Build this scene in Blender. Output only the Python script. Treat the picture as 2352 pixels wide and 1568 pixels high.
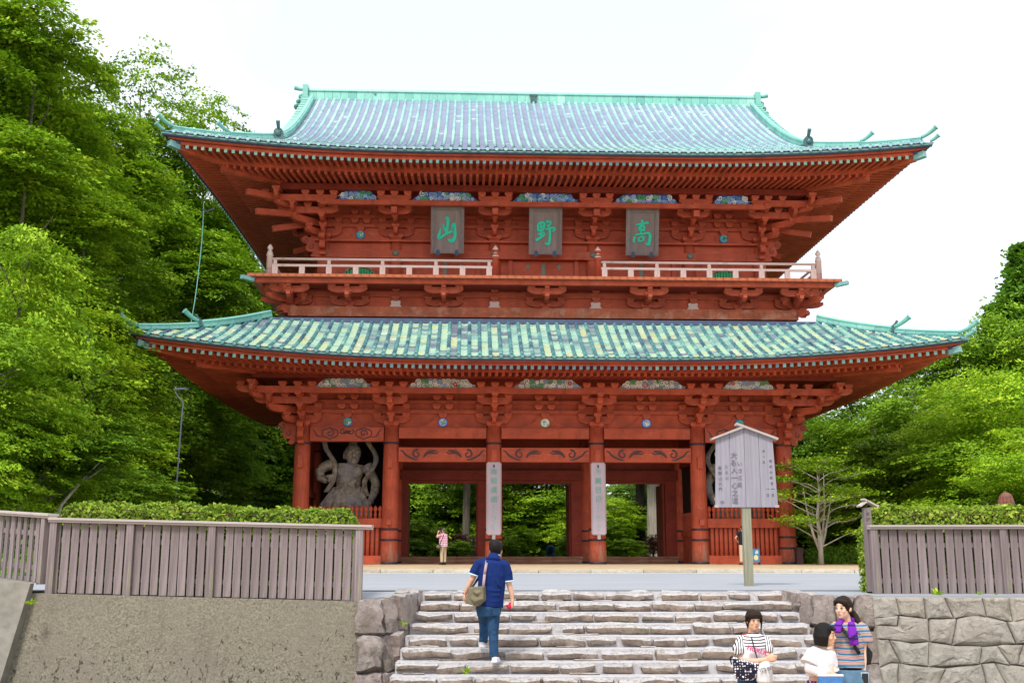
import bpy, math, random
import numpy as np
from mathutils import Vector, Matrix, Euler
random.seed(7)
R = math.radians
PI = math.pi
for o in list(bpy.data.objects):
    bpy.data.objects.remove(o)
scene = bpy.context.scene
col = scene.collection

# ------------------------------------------------------------------ camera
PITCH = 10.913
cam_data = bpy.data.cameras.new('camera')
cam_data.sensor_width = 36.0
cam_data.lens = 36.0 * 2500.0 / 2352.0
cam_data.clip_start = 0.1
cam_data.clip_end = 2000.0
cam = bpy.data.objects.new('camera', cam_data)
col.objects.link(cam)
cam.location = (0, 0, 0.6)
cam.rotation_euler = (R(90 + PITCH), 0, 0)
scene.camera = cam

# ------------------------------------------------------------------ light
SUN_EL, SUN_AZ = 54.0, 203.0      # azimuth measured clockwise from +Y; the sun is behind the camera
world = bpy.data.worlds.new('World')
scene.world = world
world.use_nodes = True
wn = world.node_tree
wn.nodes.clear()
w_out = wn.nodes.new('ShaderNodeOutputWorld')
w_bg = wn.nodes.new('ShaderNodeBackground')
w_sky = wn.nodes.new('ShaderNodeTexSky')
w_sky.sky_type = 'NISHITA'
w_sky.sun_disc = False
w_sky.sun_elevation = R(SUN_EL)
w_sky.sun_rotation = R(SUN_AZ)
w_mix = wn.nodes.new('ShaderNodeMix')
w_mix.data_type = 'RGBA'
w_tc = wn.nodes.new('ShaderNodeTexCoord')
w_no = wn.nodes.new('ShaderNodeTexNoise')
w_no.inputs['Scale'].default_value = 1.6
w_no.inputs['Detail'].default_value = 5.0
w_mr = wn.nodes.new('ShaderNodeMapRange')
w_mr.inputs['From Min'].default_value = 0.35
w_mr.inputs['From Max'].default_value = 0.64
w_mr.inputs['To Min'].default_value = 0.98
w_mr.inputs['To Max'].default_value = 0.46
wn.links.new(w_tc.outputs['Generated'], w_no.inputs['Vector'])
wn.links.new(w_no.outputs['Fac'], w_mr.inputs['Value'])
wn.links.new(w_mr.outputs['Result'], w_mix.inputs['Factor'])
wn.links.new(w_sky.outputs['Color'], w_mix.inputs[6])
w_mix.inputs[7].default_value = (9.6, 9.7, 9.9, 1)       # the cloud layer
wn.links.new(w_mix.outputs[2], w_bg.inputs['Color'])
w_bg.inputs['Strength'].default_value = 0.075
wn.links.new(w_bg.outputs['Background'], w_out.inputs['Surface'])

sun_data = bpy.data.lights.new('sun', 'SUN')
sun_data.energy = 1.5
sun_data.angle = R(12)
sun_data.color = (1.0, 0.965, 0.91)
sun = bpy.data.objects.new('sun', sun_data)
col.objects.link(sun)
_az, _el = R(SUN_AZ), R(SUN_EL)
sdir = Vector((math.sin(_az) * math.cos(_el), math.cos(_az) * math.cos(_el), math.sin(_el)))
sun.rotation_euler = sdir.to_track_quat('Z', 'Y').to_euler()

vs = scene.view_settings
scene.display_settings.display_device = 'sRGB'
vs.view_transform = 'Standard'
vs.look = 'None'
vs.gamma = 1.0
vs.use_curve_mapping = False
vs.exposure = 1.32
scene.cycles.max_bounces = 6
scene.cycles.diffuse_bounces = 3
scene.cycles.transparent_max_bounces = 8
scene.cycles.use_denoising = True

# ------------------------------------------------------------------ helpers
class MB:
    """collects verts and faces, each face with a random value, then links ONE mesh object"""
    def __init__(s):
        s.v = []; s.f = []; s.r = []; s.cur = 0.5; s.mi = []; s.m = 0; s.M = None
    def add(s, vs_, fs, rnd=None):
        n = len(s.v)
        if s.M is not None:
            vs_ = [s.M @ Vector(p) for p in vs_]
        s.v.extend([tuple(p) for p in vs_])
        for f in fs:
            s.f.append([i + n for i in f]); s.r.append(s.cur if rnd is None else rnd); s.mi.append(s.m)
    def box(s, x0, x1, y0, y1, z0, z1, rnd=None):
        v = [(x0,y0,z0),(x1,y0,z0),(x1,y1,z0),(x0,y1,z0),(x0,y0,z1),(x1,y0,z1),(x1,y1,z1),(x0,y1,z1)]
        s.add(v, [(0,3,2,1),(4,5,6,7),(0,1,5,4),(1,2,6,5),(2,3,7,6),(3,0,4,7)], rnd)
    def beam(s, a, b, w, h, up=(0,0,1), rnd=None, w2=None, h2=None):
        a = Vector(a); b = Vector(b); d = (b - a).normalized(); u = Vector(up)
        sd = d.cross(u).normalized(); u = sd.cross(d).normalized()
        w2 = w if w2 is None else w2; h2 = h if h2 is None else h2
        v = []
        for p, ww, hh in ((a, w, h), (b, w2, h2)):
            for i, j in ((-1,-1),(1,-1),(1,1),(-1,1)):
                v.append(p + sd * (i * ww / 2) + u * (j * hh / 2))
        s.add(v, [(0,1,2,3),(7,6,5,4),(0,4,5,1),(1,5,6,2),(2,6,7,3),(3,7,4,0)], rnd)
    def prism(s, pts, y0, y1, axis='y', rnd=None):
        """outline pts (a,b) extruded between y0 and y1 along the axis"""
        n = len(pts)
        def mk(p, t):
            if axis == 'y': return (p[0], t, p[1])
            if axis == 'x': return (t, p[0], p[1])
            return (p[0], p[1], t)
        v = [mk(p, y0) for p in pts] + [mk(p, y1) for p in pts]
        f = [tuple(range(n)), tuple(range(2*n-1, n-1, -1))]
        for i in range(n):
            j = (i + 1) % n
            f.append((i, i + n, j + n, j))
        s.add(v, f, rnd)
    def tube(s, pts, rad, n=8, cap=True, rnd=None, sx=1.0, ref=(0,0,1)):
        pts = [Vector(p) for p in pts]
        if not hasattr(rad, '__len__'): rad = [rad] * len(pts)
        rings = []; a = None
        for i, p in enumerate(pts):
            d = (pts[min(i+1, len(pts)-1)] - pts[max(i-1, 0)])
            d = d.normalized() if d.length > 1e-9 else Vector((0,0,1))
            if a is None:
                rf = Vector(ref)
                if abs(d.dot(rf)) > 0.6: rf = Vector((0,1,0)) if abs(d.y) < 0.8 else Vector((1,0,0))
                a = d.cross(rf).normalized()
            else:
                a = a - d*a.dot(d)
                a = a.normalized() if a.length > 1e-6 else d.orthogonal().normalized()
            b = a.cross(d).normalized()
            rings.append([p + (a * math.cos(2*PI*k/n) * sx + b * math.sin(2*PI*k/n)) * rad[i] for k in range(n)])
        v = [q for r in rings for q in r]; f = []
        for i in range(len(rings) - 1):
            for k in range(n):
                k2 = (k + 1) % n
                f.append((i*n+k, i*n+k2, (i+1)*n+k2, (i+1)*n+k))
        if cap:
            f.append(tuple(range(n-1, -1, -1))); m = (len(rings)-1)*n
            f.append(tuple(range(m, m+n)))
        s.add(v, f, rnd)
    def lathe(s, prof, c=(0,0,0), n=14, rnd=None, sy=1.0, sx=1.0):
        v = []; f = []
        for r, z in prof:
            for k in range(n):
                a = 2*PI*k/n
                v.append((c[0] + r*math.cos(a)*sx, c[1] + r*math.sin(a)*sy, c[2] + z))
        for i in range(len(prof) - 1):
            for k in range(n):
                k2 = (k+1) % n
                f.append((i*n+k, i*n+k2, (i+1)*n+k2, (i+1)*n+k))
        f.append(tuple(range(n-1, -1, -1))); m = (len(prof)-1)*n
        f.append(tuple(range(m, m+n)))
        s.add(v, f, rnd)
    def ell(s, c, r, nu=12, nv=8, rot=None, rnd=None):
        v = []; f = []
        Rm = rot.to_matrix() if rot else None
        for i in range(nv + 1):
            th = PI * i / nv
            for k in range(nu):
                a = 2*PI*k/nu
                p = Vector((r[0]*math.sin(th)*math.cos(a), r[1]*math.sin(th)*math.sin(a), r[2]*math.cos(th)))
                if Rm: p = Rm @ p
                v.append(p + Vector(c))
        for i in range(nv):
            for k in range(nu):
                k2 = (k+1) % nu
                f.append((i*nu+k, (i+1)*nu+k, (i+1)*nu+k2, i*nu+k2))
        s.add(v, f, rnd)
    def mesh(s, name, mats, smooth=False):
        me = bpy.data.meshes.new(name)
        me.from_pydata(s.v, [], s.f)
        at = me.attributes.new('rnd', 'FLOAT', 'FACE')
        at.data.foreach_set('value', s.r)
        if not isinstance(mats, (list, tuple)): mats = [mats]
        for m in mats: me.materials.append(m)
        if len(mats) > 1: me.polygons.foreach_set('material_index', s.mi)
        if smooth: me.polygons.foreach_set('use_smooth', [True] * len(s.f))
        me.update()
        return me
    def build(s, name, mats, parent=None, smooth=False, loc=None, rot=None):
        return obj(name, s.mesh(name, mats, smooth), parent, loc, rot)

def obj(name, data, parent=None, loc=None, rot=None):
    o = bpy.data.objects.new(name, data)
    col.objects.link(o)
    if parent is not None: o.parent = parent
    if loc is not None: o.location = loc
    if rot is not None: o.rotation_euler = rot
    return o
def tag(o, label=None, cat=None, group=None, kind=None):
    if label: o['label'] = label
    if cat: o['category'] = cat
    if group: o['group'] = group
    if kind: o['kind'] = kind
    return o
def empty(name, loc=(0,0,0), rz=0.0, parent=None):
    o = bpy.data.objects.new(name, None)
    col.objects.link(o)
    o.empty_display_size = 0.2
    o.location = loc; o.rotation_euler = (0, 0, rz)
    if parent: o.parent = parent
    return o
def copy_tree(o, parent=None):
    c = o.copy(); col.objects.link(c); c.parent = parent
    for ch in o.children: copy_tree(ch, c)
    return c
def smooth_angle(o, ang=40):
    me = o.data
    me.polygons.foreach_set('use_smooth', [True] * len(me.polygons))
    try:
        me.set_sharp_from_angle(angle=R(ang))
    except Exception:
        pass
    return o

# ------------------------------------------------------------------ materials
def new_mat(name, rough=0.7, spec=0.3):
    m = bpy.data.materials.new(name); m.use_nodes = True
    nt = m.node_tree
    b = nt.nodes['Principled BSDF']
    b.inputs['Roughness'].default_value = rough
    b.inputs['Specular IOR Level'].default_value = spec
    return m, nt, b
def N(nt, t, **kw):
    n = nt.nodes.new(t)
    for k, v in kw.items():
        if k.startswith('i_'):
            n.inputs[k[2:].replace('_', ' ')].default_value = v
        else: setattr(n, k, v)
    return n
def ramp(nt, stops, interp='LINEAR'):
    r = nt.nodes.new('ShaderNodeValToRGB'); cr = r.color_ramp; cr.interpolation = interp
    while len(cr.elements) > 1: cr.elements.remove(cr.elements[-1])
    cr.elements[0].position = stops[0][0]; cr.elements[0].color = (*stops[0][1], 1)
    for p, c in stops[1:]:
        e = cr.elements.new(p); e.color = (*c, 1)
    return r
def mixc(nt, a, b, fac, mode='MIX'):
    m = nt.nodes.new('ShaderNodeMix'); m.data_type = 'RGBA'; m.blend_type = mode
    for sock, val in ((m.inputs[6], a), (m.inputs[7], b), (m.inputs[0], fac)):
        if isinstance(val, bpy.types.NodeSocket): nt.links.new(val, sock)
        elif hasattr(val, '__len__'): sock.default_value = (*val[:3], 1)
        else: sock.default_value = val
    return m.outputs[2]
def coords(nt, scale=(1,1,1), kind='Object'):
    tc = nt.nodes.new('ShaderNodeTexCoord'); mp = nt.nodes.new('ShaderNodeMapping')
    mp.inputs['Scale'].default_value = scale
    nt.links.new(tc.outputs[kind], mp.inputs['Vector'])
    return mp.outputs['Vector']
def noise(nt, vec, scale, detail=4, rough=0.55, dist=0.0):
    n = nt.nodes.new('ShaderNodeTexNoise')
    n.inputs['Scale'].default_value = scale; n.inputs['Detail'].default_value = detail
    n.inputs['Roughness'].default_value = rough; n.inputs['Distortion'].default_value = dist
    nt.links.new(vec, n.inputs['Vector'])
    return n.outputs['Fac']
def mrange(nt, v, a, b, c=0.0, d=1.0):
    m = nt.nodes.new('ShaderNodeMapRange')
    nt.links.new(v, m.inputs['Value'])
    m.inputs['From Min'].default_value = a; m.inputs['From Max'].default_value = b
    m.inputs['To Min'].default_value = c; m.inputs['To Max'].default_value = d
    return m.outputs['Result']
def bump(nt, b, h, strength=0.3, dist=0.02):
    bp = nt.nodes.new('ShaderNodeBump')
    bp.inputs['Strength'].default_value = strength; bp.inputs['Distance'].default_value = dist
    nt.links.new(h, bp.inputs['Height']); nt.links.new(bp.outputs['Normal'], b.inputs['Normal'])
def attr(nt, name='rnd'):
    a = nt.nodes.new('ShaderNodeAttribute'); a.attribute_name = name
    return a.outputs['Fac']
def objrand(nt):
    return nt.nodes.new('ShaderNodeObjectInfo').outputs['Random']
def addv(nt, a, b, op='ADD'):
    m = nt.nodes.new('ShaderNodeMath'); m.operation = op
    for i, v in enumerate((a, b)):
        if isinstance(v, bpy.types.NodeSocket): nt.links.new(v, m.inputs[i])
        else: m.inputs[i].default_value = v
    return m.outputs[0]
def simple(name, c, rough=0.7, spec=0.3, var=0.15, scale=6.0, metal=0.0):
    m, nt, b = new_mat(name, rough, spec)
    b.inputs['Metallic'].default_value = metal
    n = noise(nt, coords(nt), scale)
    lo = tuple(x * (1 - var) for x in c); hi = tuple(min(1, x * (1 + var)) for x in c)
    nt.links.new(mixc(nt, lo, hi, n), b.inputs['Base Color'])
    return m

def painted_wood(name, base, fade, fade_amt=(0.62, 0.8), grain=(3, 3, 30), low_wear=None):
    """vermilion paint, fine grain, faded patches; low_wear = wood rubbed bare near the foot"""
    m, nt, b = new_mat(name, 0.62, 0.3)
    v = coords(nt)
    geo = nt.nodes.new('ShaderNodeNewGeometry')
    n1 = noise(nt, v, 1.3, 5, 0.6)
    dark = tuple(x * 0.62 for x in base)
    c = mixc(nt, dark, base, mrange(nt, n1, 0.35, 0.62))
    rr = mrange(nt, objrand(nt), 0, 1, 0.0, 0.42)
    c = mixc(nt, c, tuple(x * 0.62 for x in base), rr)
    n2 = noise(nt, coords(nt, grain), 1.0, 4, 0.7)
    n7 = noise(nt, coords(nt, tuple(g*3.0 for g in grain)), 1.0, 5, 0.75, 0.4)
    c = mixc(nt, c, tuple(x * 0.45 for x in base), mrange(nt, n7, 0.50, 0.72, 0, 0.55))
    c = mixc(nt, c, tuple(min(1, x * 1.3 + 0.03) for x in base), mrange(nt, n7, 0.46, 0.30, 0, 0.5))
    c = mixc(nt, c, fade, mrange(nt, n2, fade_amt[0], fade_amt[1], 0, 0.75))
    n4 = noise(nt, coords(nt, (2.0, 2.0, 0.6)), 1.1, 6, 0.72)
    c = mixc(nt, c, (0.10, 0.03, 0.02), mrange(nt, n4, 0.56, 0.80, 0, 0.7))
    n8 = noise(nt, coords(nt, (0.7, 2.0, 2.6)), 1.0, 6, 0.7)
    c = mixc(nt, c, fade, mrange(nt, n8, 0.58, 0.80, 0, 0.45))
    if low_wear:
        sep = nt.nodes.new('ShaderNodeSeparateXYZ'); nt.links.new(v, sep.inputs[0])
        zz = mrange(nt, sep.outputs['Z'], low_wear[0], low_wear[1], 1.0, 0.0)
        n3 = noise(nt, coords(nt, (6, 6, 0.8)), 1.2, 5, 0.65)
        f = mrange(nt, addv(nt, n3, addv(nt, zz, 0.48, 'MULTIPLY')), 0.68, 0.94)
        c = mixc(nt, c, (0.42, 0.27, 0.20), addv(nt, f, 0.85, 'MULTIPLY'))
    nt.links.new(c, b.inputs['Base Color'])
    bump(nt, b, n2, 0.25, 0.02)
    return m

RED = (0.58, 0.102, 0.046)
M = {}
M['red'] = painted_wood('vermilion_wood', RED, (0.62, 0.26, 0.17), (0.66, 0.86), (0.8, 8, 14))
M['red_v'] = painted_wood('vermilion_column', RED, (0.62, 0.28, 0.18), (0.66, 0.86), (9, 9, 0.7), low_wear=(-0.4, 1.5))
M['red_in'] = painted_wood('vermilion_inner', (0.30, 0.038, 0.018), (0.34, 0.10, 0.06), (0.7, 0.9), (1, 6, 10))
M['rail'] = painted_wood('faded_railing', (0.60, 0.24, 0.15), (0.74, 0.62, 0.58), (0.22, 0.42), (0.35, 4, 4))
M['floor_edge'] = painted_wood('faded_floor', (0.50, 0.13, 0.055), (0.55, 0.34, 0.24), (0.5, 0.75), (2, 2, 2))
M['sill'] = painted_wood('worn_sill', (0.34, 0.13, 0.07), (0.45, 0.30, 0.2), (0.45, 0.7), (0.6, 5, 9))
M['dark'] = simple('black_iron', (0.03, 0.03, 0.045), 0.5, 0.4)
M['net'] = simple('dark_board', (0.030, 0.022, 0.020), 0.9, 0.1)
M['navy'] = simple('navy_copper', (0.05, 0.07, 0.13), 0.5, 0.4, 0.5, 5)
M['scroll'] = simple('scroll_groove', (0.10, 0.055, 0.06), 0.8, 0.2)
M['bronze'] = simple('bronze_fitting', (0.16, 0.19, 0.15), 0.5, 0.4)
M['window_green'] = simple('green_lattice', (0.06, 0.42, 0.18), 0.6)

def patina(name, stops, seg=True, rough=0.42):
    m, nt, b = new_mat(name, rough, 0.5)
    v = coords(nt)
    r = attr(nt)
    n = noise(nt, coords(nt, (5, 5, 5)), 1.0, 5, 0.7)
    f = addv(nt, r, mrange(nt, n, 0.3, 0.7, -0.13, 0.13))
    cr = ramp(nt, stops)
    nt.links.new(f, cr.inputs['Fac'])
    nt.links.new(cr.outputs['Color'], b.inputs['Base Color'])
    bump(nt, b, n, 0.2, 0.01)
    return m
M['roll_low'] = patina('patina_roll_lower', [(0, (0.05, 0.10, 0.16)), (0.35, (0.08, 0.20, 0.25)), (0.65, (0.12, 0.34, 0.33)), (1, (0.32, 0.58, 0.48))])
M['flat_low'] = patina('patina_tile_lower', [(0, (0.13, 0.14, 0.19)), (0.16, (0.18, 0.24, 0.26)), (0.34, (0.22, 0.36, 0.32)), (0.52, (0.30, 0.48, 0.38)), (0.70, (0.38, 0.52, 0.37)), (0.84, (0.42, 0.48, 0.27)), (0.94, (0.40, 0.35, 0.20)), (1.0, (0.50, 0.57, 0.48))])
M['roll_up'] = patina('patina_roll_upper', [(0, (0.22, 0.30, 0.40)), (0.35, (0.24, 0.40, 0.44)), (0.65, (0.27, 0.54, 0.49)), (1, (0.44, 0.68, 0.58))])
M['flat_up'] = patina('lilac_glare_upper', [(0, (0.18, 0.18, 0.26)), (0.4, (0.23, 0.25, 0.36)), (0.8, (0.28, 0.33, 0.45)), (0.93, (0.35, 0.42, 0.50)), (1.0, (0.46, 0.58, 0.52))], rough=0.34)  # the lilac is reflected glare painted into the tile colour
M['ridge'] = patina('patina_ridge', [(0, (0.08, 0.24, 0.22)), (0.4, (0.13, 0.38, 0.33)), (0.8, (0.22, 0.52, 0.43)), (1, (0.36, 0.62, 0.52))])
M['cap'] = patina('patina_cap', [(0, (0.10, 0.12, 0.20)), (0.4, (0.16, 0.32, 0.34)), (0.75, (0.22, 0.50, 0.40)), (1, (0.38, 0.62, 0.42))])

def wood(name, a, bcol, stain=(0.2, 0.2, 0.1), grain=(40, 40, 1.6), lich=0.0, rough=0.8):
    m, nt, b = new_mat(name, rough, 0.2)
    n = noise(nt, coords(nt, grain), 1.0, 5, 0.65, 0.3)
    c = mixc(nt, a, bcol, mrange(nt, n, 0.3, 0.7))
    rr = mrange(nt, objrand(nt), 0, 1, 0, 0.45)
    c = mixc(nt, c, tuple(x * 0.7 for x in a), rr)
    if lich > 0:
        n2 = noise(nt, coords(nt, (14, 14, 1.2)), 1.0, 5, 0.7)
        c = mixc(nt, c, stain, mrange(nt, n2, 0.58, 0.72, 0, lich))
    n3 = noise(nt, coords(nt), 3.0, 4, 0.7)
    c = mixc(nt, c, tuple(x * 0.55 for x in a), mrange(nt, n3, 0.6, 0.85, 0, 0.6))
    nt.links.new(c, b.inputs['Base Color'])
    bump(nt, b, n, 0.35, 0.01)
    return m
M['fence'] = wood('grey_fence_wood', (0.15, 0.118, 0.118), (0.31, 0.255, 0.26), (0.30, 0.34, 0.10), lich=0.8)
M['rail_wood'] = wood('pale_rail_wood', (0.38, 0.33, 0.31), (0.52, 0.45, 0.44), (0.3, 0.28, 0.22), (1.2, 30, 30))
M['sign_wood'] = wood('sign_board_wood', (0.25, 0.235, 0.275), (0.39, 0.37, 0.42), (0.3, 0.25, 0.2), (30, 30, 1.0), 0.2)
M['post_wood'] = wood('mossy_post_wood', (0.20, 0.20, 0.13), (0.36, 0.33, 0.25), (0.5, 0.48, 0.42), (30, 30, 1.4), 0.6)
M['plaque'] = wood('plaque_wood', (0.22, 0.17, 0.16), (0.31, 0.25, 0.24), (0.16, 0.12, 0.11), (8, 8, 0.9), 0.4)
M['plaque_frame'] = wood('plaque_frame_wood', (0.21, 0.17, 0.165), (0.32, 0.27, 0.26), (0.2, 0.15, 0.12), (14, 14, 6))
M['board_white'] = wood('pale_lilac_board', (0.50, 0.40, 0.48), (0.66, 0.55, 0.62), (0.42, 0.34, 0.40), (14, 14, 0.5), 0.5)
M['ink'] = simple('ink', (0.16, 0.145, 0.175), 0.8, 0.1, 0.6, 30)
M['green_ink'] = simple('verdigris_letter', (0.02, 0.55, 0.36), 0.5, 0.3, 0.1)
M['green_ink2'] = simple('pale_verdigris_letter', (0.14, 0.50, 0.38), 0.6, 0.3, 0.2)

def stone(name, a, b2, dk, moss=0.0, scale=2.2, warm=None, lit_top=0.0):
    m, nt, b = new_mat(name, 0.85, 0.25)
    v = coords(nt)
    oi = nt.nodes.new('ShaderNodeObjectInfo')
    vm = nt.nodes.new('ShaderNodeVectorMath'); vm.operation = 'ADD'
    nt.links.new(v, vm.inputs[0]); nt.links.new(oi.outputs['Location'], vm.inputs[1])
    vv = vm.outputs[0]
    n = noise(nt, vv, scale, 8, 0.68, 0.4)
    c = mixc(nt, a, b2, mrange(nt, n, 0.36, 0.64))
    c = mixc(nt, c, warm or (0.40, 0.30, 0.22), mrange(nt, oi.outputs['Random'], 0.3, 1, 0, 0.45))
    n2 = noise(nt, vv, scale * 3.1, 8, 0.75, 0.6)
    c = mixc(nt, c, dk, mrange(nt, n2, 0.52, 0.68, 0, 0.9))
    n6 = noise(nt, vv, scale * 7, 6, 0.8)
    c = mixc(nt, c, tuple(min(0.9, x * 1.55) for x in b2), mrange(nt, n6, 0.58, 0.72, 0, 0.7))
    if moss:
        n3 = noise(nt, vv, 1.4, 5, 0.7)
        c = mixc(nt, c, (0.14, 0.17, 0.05), mrange(nt, n3, 0.56, 0.7, 0, moss))
    if lit_top:      # light from above painted in: up-facing faces mixed towards near-white
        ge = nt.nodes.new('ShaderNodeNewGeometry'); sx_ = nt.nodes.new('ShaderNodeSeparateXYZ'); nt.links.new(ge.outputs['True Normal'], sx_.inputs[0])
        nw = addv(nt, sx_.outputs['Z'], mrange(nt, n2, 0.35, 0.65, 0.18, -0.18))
        c = mixc(nt, c, (0.72, 0.71, 0.71), mrange(nt, nw, 0.62, 0.98, 0, lit_top))
    nt.links.new(c, b.inputs['Base Color'])
    n5 = noise(nt, vv, scale * 4, 8, 0.8, 0.5)
    bump(nt, b, n5, 1.0, 0.06)
    return m
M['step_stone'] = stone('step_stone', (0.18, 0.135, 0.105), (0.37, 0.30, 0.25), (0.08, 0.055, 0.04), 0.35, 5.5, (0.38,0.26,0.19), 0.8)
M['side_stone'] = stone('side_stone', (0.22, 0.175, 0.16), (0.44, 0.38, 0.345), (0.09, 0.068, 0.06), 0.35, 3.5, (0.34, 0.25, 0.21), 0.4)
M['wall_stone'] = stone('wall_stone', (0.32, 0.29, 0.25), (0.45, 0.41, 0.36), (0.19, 0.165, 0.145), 0.12, 2.2, (0.42, 0.36, 0.29))
M['mortar'] = stone('mortar', (0.62, 0.60, 0.63), (0.80, 0.78, 0.80), (0.30, 0.26, 0.24), 0.12, 5.0, (0.55,0.5,0.48))
M['pad_stone'] = stone('pad_stone', (0.5, 0.4, 0.28), (0.6, 0.5, 0.36), (0.3, 0.25, 0.18), 0.0, 3.0)

def concrete():
    m, nt, b = new_mat('stained_concrete', 0.9, 0.2)
    v = coords(nt)
    n = noise(nt, v, 30, 6, 0.75)
    n1 = noise(nt, v, 1.2, 5, 0.6)
    c = mixc(nt, (0.13, 0.115, 0.085), (0.30, 0.27, 0.205), mrange(nt, n, 0.36, 0.64))
    c = mixc(nt, c, (0.21, 0.18, 0.145), mrange(nt, n1, 0.40, 0.68, 0, 0.7))
    n3 = noise(nt, coords(nt, (1, 1, 0.75)), 14, 8, 0.70, 0.6)
    sep = nt.nodes.new('ShaderNodeSeparateXYZ'); nt.links.new(v, sep.inputs[0])
    low = mrange(nt, sep.outputs['Z'], -0.1, -1.2, -0.035, 0.05)
    hole = mrange(nt, addv(nt, n3, low), 0.625, 0.67, 0, 0.8)
    c = mixc(nt, c, (0.05, 0.042, 0.035), hole)
    n4 = noise(nt, coords(nt, (5, 5, 0.5)), 1.0, 5, 0.7)
    c = mixc(nt, c, (0.12, 0.10, 0.08), mrange(nt, n4, 0.55, 0.8, 0, 0.5))
    nt.links.new(c, b.inputs['Base Color'])
    bump(nt, b, addv(nt, n, addv(nt, hole, -1.2, 'MULTIPLY')), 0.9, 0.03)
    return m
M['concrete'] = concrete()
M['concrete2'] = simple('light_concrete', (0.22, 0.205, 0.175), 0.9, 0.2, 0.5, 7)

def asphalt():
    m, nt, b = new_mat('worn_asphalt', 0.9, 0.2)
    v = coords(nt)
    n = noise(nt, v, 60, 4, 0.8); n1 = noise(nt, coords(nt, (0.25, 1.2, 1)), 1.0, 6, 0.65)
    c = mixc(nt, (0.22, 0.237, 0.26), (0.37, 0.385, 0.415), mrange(nt, n, 0.3, 0.7))
    c = mixc(nt, c, (0.24, 0.25, 0.28), mrange(nt, n1, 0.4, 0.65, 0, 0.6))
    nt.links.new(c, b.inputs['Base Color'])
    bump(nt, b, n, 0.6, 0.01)
    return m
M['asphalt'] = asphalt()
M['gravel'] = stone('tan_gravel', (0.43, 0.32, 0.19), (0.56, 0.43, 0.27), (0.28, 0.20, 0.12), 0.0, 0.6)
M['kerb'] = stone('kerb_stone', (0.52, 0.47, 0.37), (0.66, 0.60, 0.50), (0.4, 0.34, 0.26), 0.0, 1.5)
M['white_paint'] = simple('white_line_paint', (0.75, 0.74, 0.72), 0.7)
M['earth'] = stone('dark_earth', (0.05, 0.055, 0.02), (0.09, 0.10, 0.035), (0.02, 0.02, 0.01), 0.8, 0.5, (0.06,0.07,0.02))

def leafmat(name, a, b2, c3, trans=0.22, nscale=0.35):
    m, nt, b = new_mat(name, 0.62, 0.12)
    r = attr(nt)
    cr = ramp(nt, [(0, a), (0.55, b2), (1, c3)])
    n = noise(nt, coords(nt), nscale, 3, 0.5)
    f = addv(nt, r, mrange(nt, n, 0.3, 0.7, -0.22, 0.22))
    f = addv(nt, f, mrange(nt, objrand(nt), 0, 1, -0.12, 0.12))
    nt.links.new(f, cr.inputs['Fac'])
    nt.links.new(cr.outputs['Color'], b.inputs['Base Color'])
    tr = nt.nodes.new('ShaderNodeBsdfTranslucent')
    nt.links.new(mixc(nt, cr.outputs['Color'], (1.2, 1.1, 0.35), 0.25, 'MULTIPLY'), tr.inputs['Color'])
    mx = nt.nodes.new('ShaderNodeMixShader'); mx.inputs[0].default_value = trans
    out = nt.nodes['Material Output']
    nt.links.new(b.outputs[0], mx.inputs[1]); nt.links.new(tr.outputs[0], mx.inputs[2])
    nt.links.new(mx.outputs[0], out.inputs['Surface'])
    return m
M['leaf_a'] = leafmat('maple_leaf', (0.10, 0.20, 0.008), (0.22, 0.39, 0.016), (0.42, 0.56, 0.035), 0.28)
M['leaf_b'] = leafmat('dark_leaf', (0.07, 0.15, 0.010), (0.16, 0.31, 0.018), (0.30, 0.47, 0.03), 0.28)
M['leaf_c'] = leafmat('bright_leaf', (0.15, 0.30, 0.010), (0.31, 0.51, 0.02), (0.52, 0.66, 0.05), 0.3)
M['leaf_con'] = leafmat('conifer_leaf', (0.07, 0.17, 0.02), (0.15, 0.32, 0.03), (0.27, 0.46, 0.045), 0.25)
M['leaf_hedge'] = leafmat('hedge_leaf', (0.10, 0.19, 0.02), (0.25, 0.36, 0.03), (0.48, 0.50, 0.11), 0.25, 6.0)
M['leaf_red'] = leafmat('reddish_leaf', (0.10, 0.05, 0.04), (0.22, 0.10, 0.08), (0.34, 0.17, 0.12), 0.25)
M['hedge_core'] = simple('hedge_twigs', (0.05, 0.04, 0.02), 0.9, 0.1, 0.5, 20)
def barkm(name, a, b2):
    m, nt, b = new_mat(name, 0.9, 0.15)
    n = noise(nt, coords(nt, (7, 7, 0.8)), 1.0, 6, 0.7)
    nt.links.new(mixc(nt, a, b2, mrange(nt, n, 0.35, 0.65)), b.inputs['Base Color'])
    bump(nt, b, n, 0.8, 0.05)
    return m
M['bark'] = barkm('grey_bark', (0.08, 0.065, 0.05), (0.20, 0.17, 0.14))
M['bark_pale'] = barkm('pale_bark', (0.26, 0.22, 0.18), (0.46, 0.41, 0.35))
M['bark_dark'] = barkm('dark_bark', (0.03, 0.025, 0.02), (0.08, 0.065, 0.055))
# ================================================================== THE GATE
GX, GD, YAW = 1.47, 48.3, R(2.3)
gate = empty('temple_gate', (GX, GD, 0), YAW)
tag(gate, 'two-storey vermilion wooden temple gate with green patina tiled roofs', 'temple gate')
CX = [-10.69, -6.80, -2.28, 2.28, 6.80, 10.69]
CY = [0.0, 3.95, 7.9, 15.5]
UX = [-10.1, -6.80, -2.28, 2.28, 6.80, 10.1]

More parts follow.
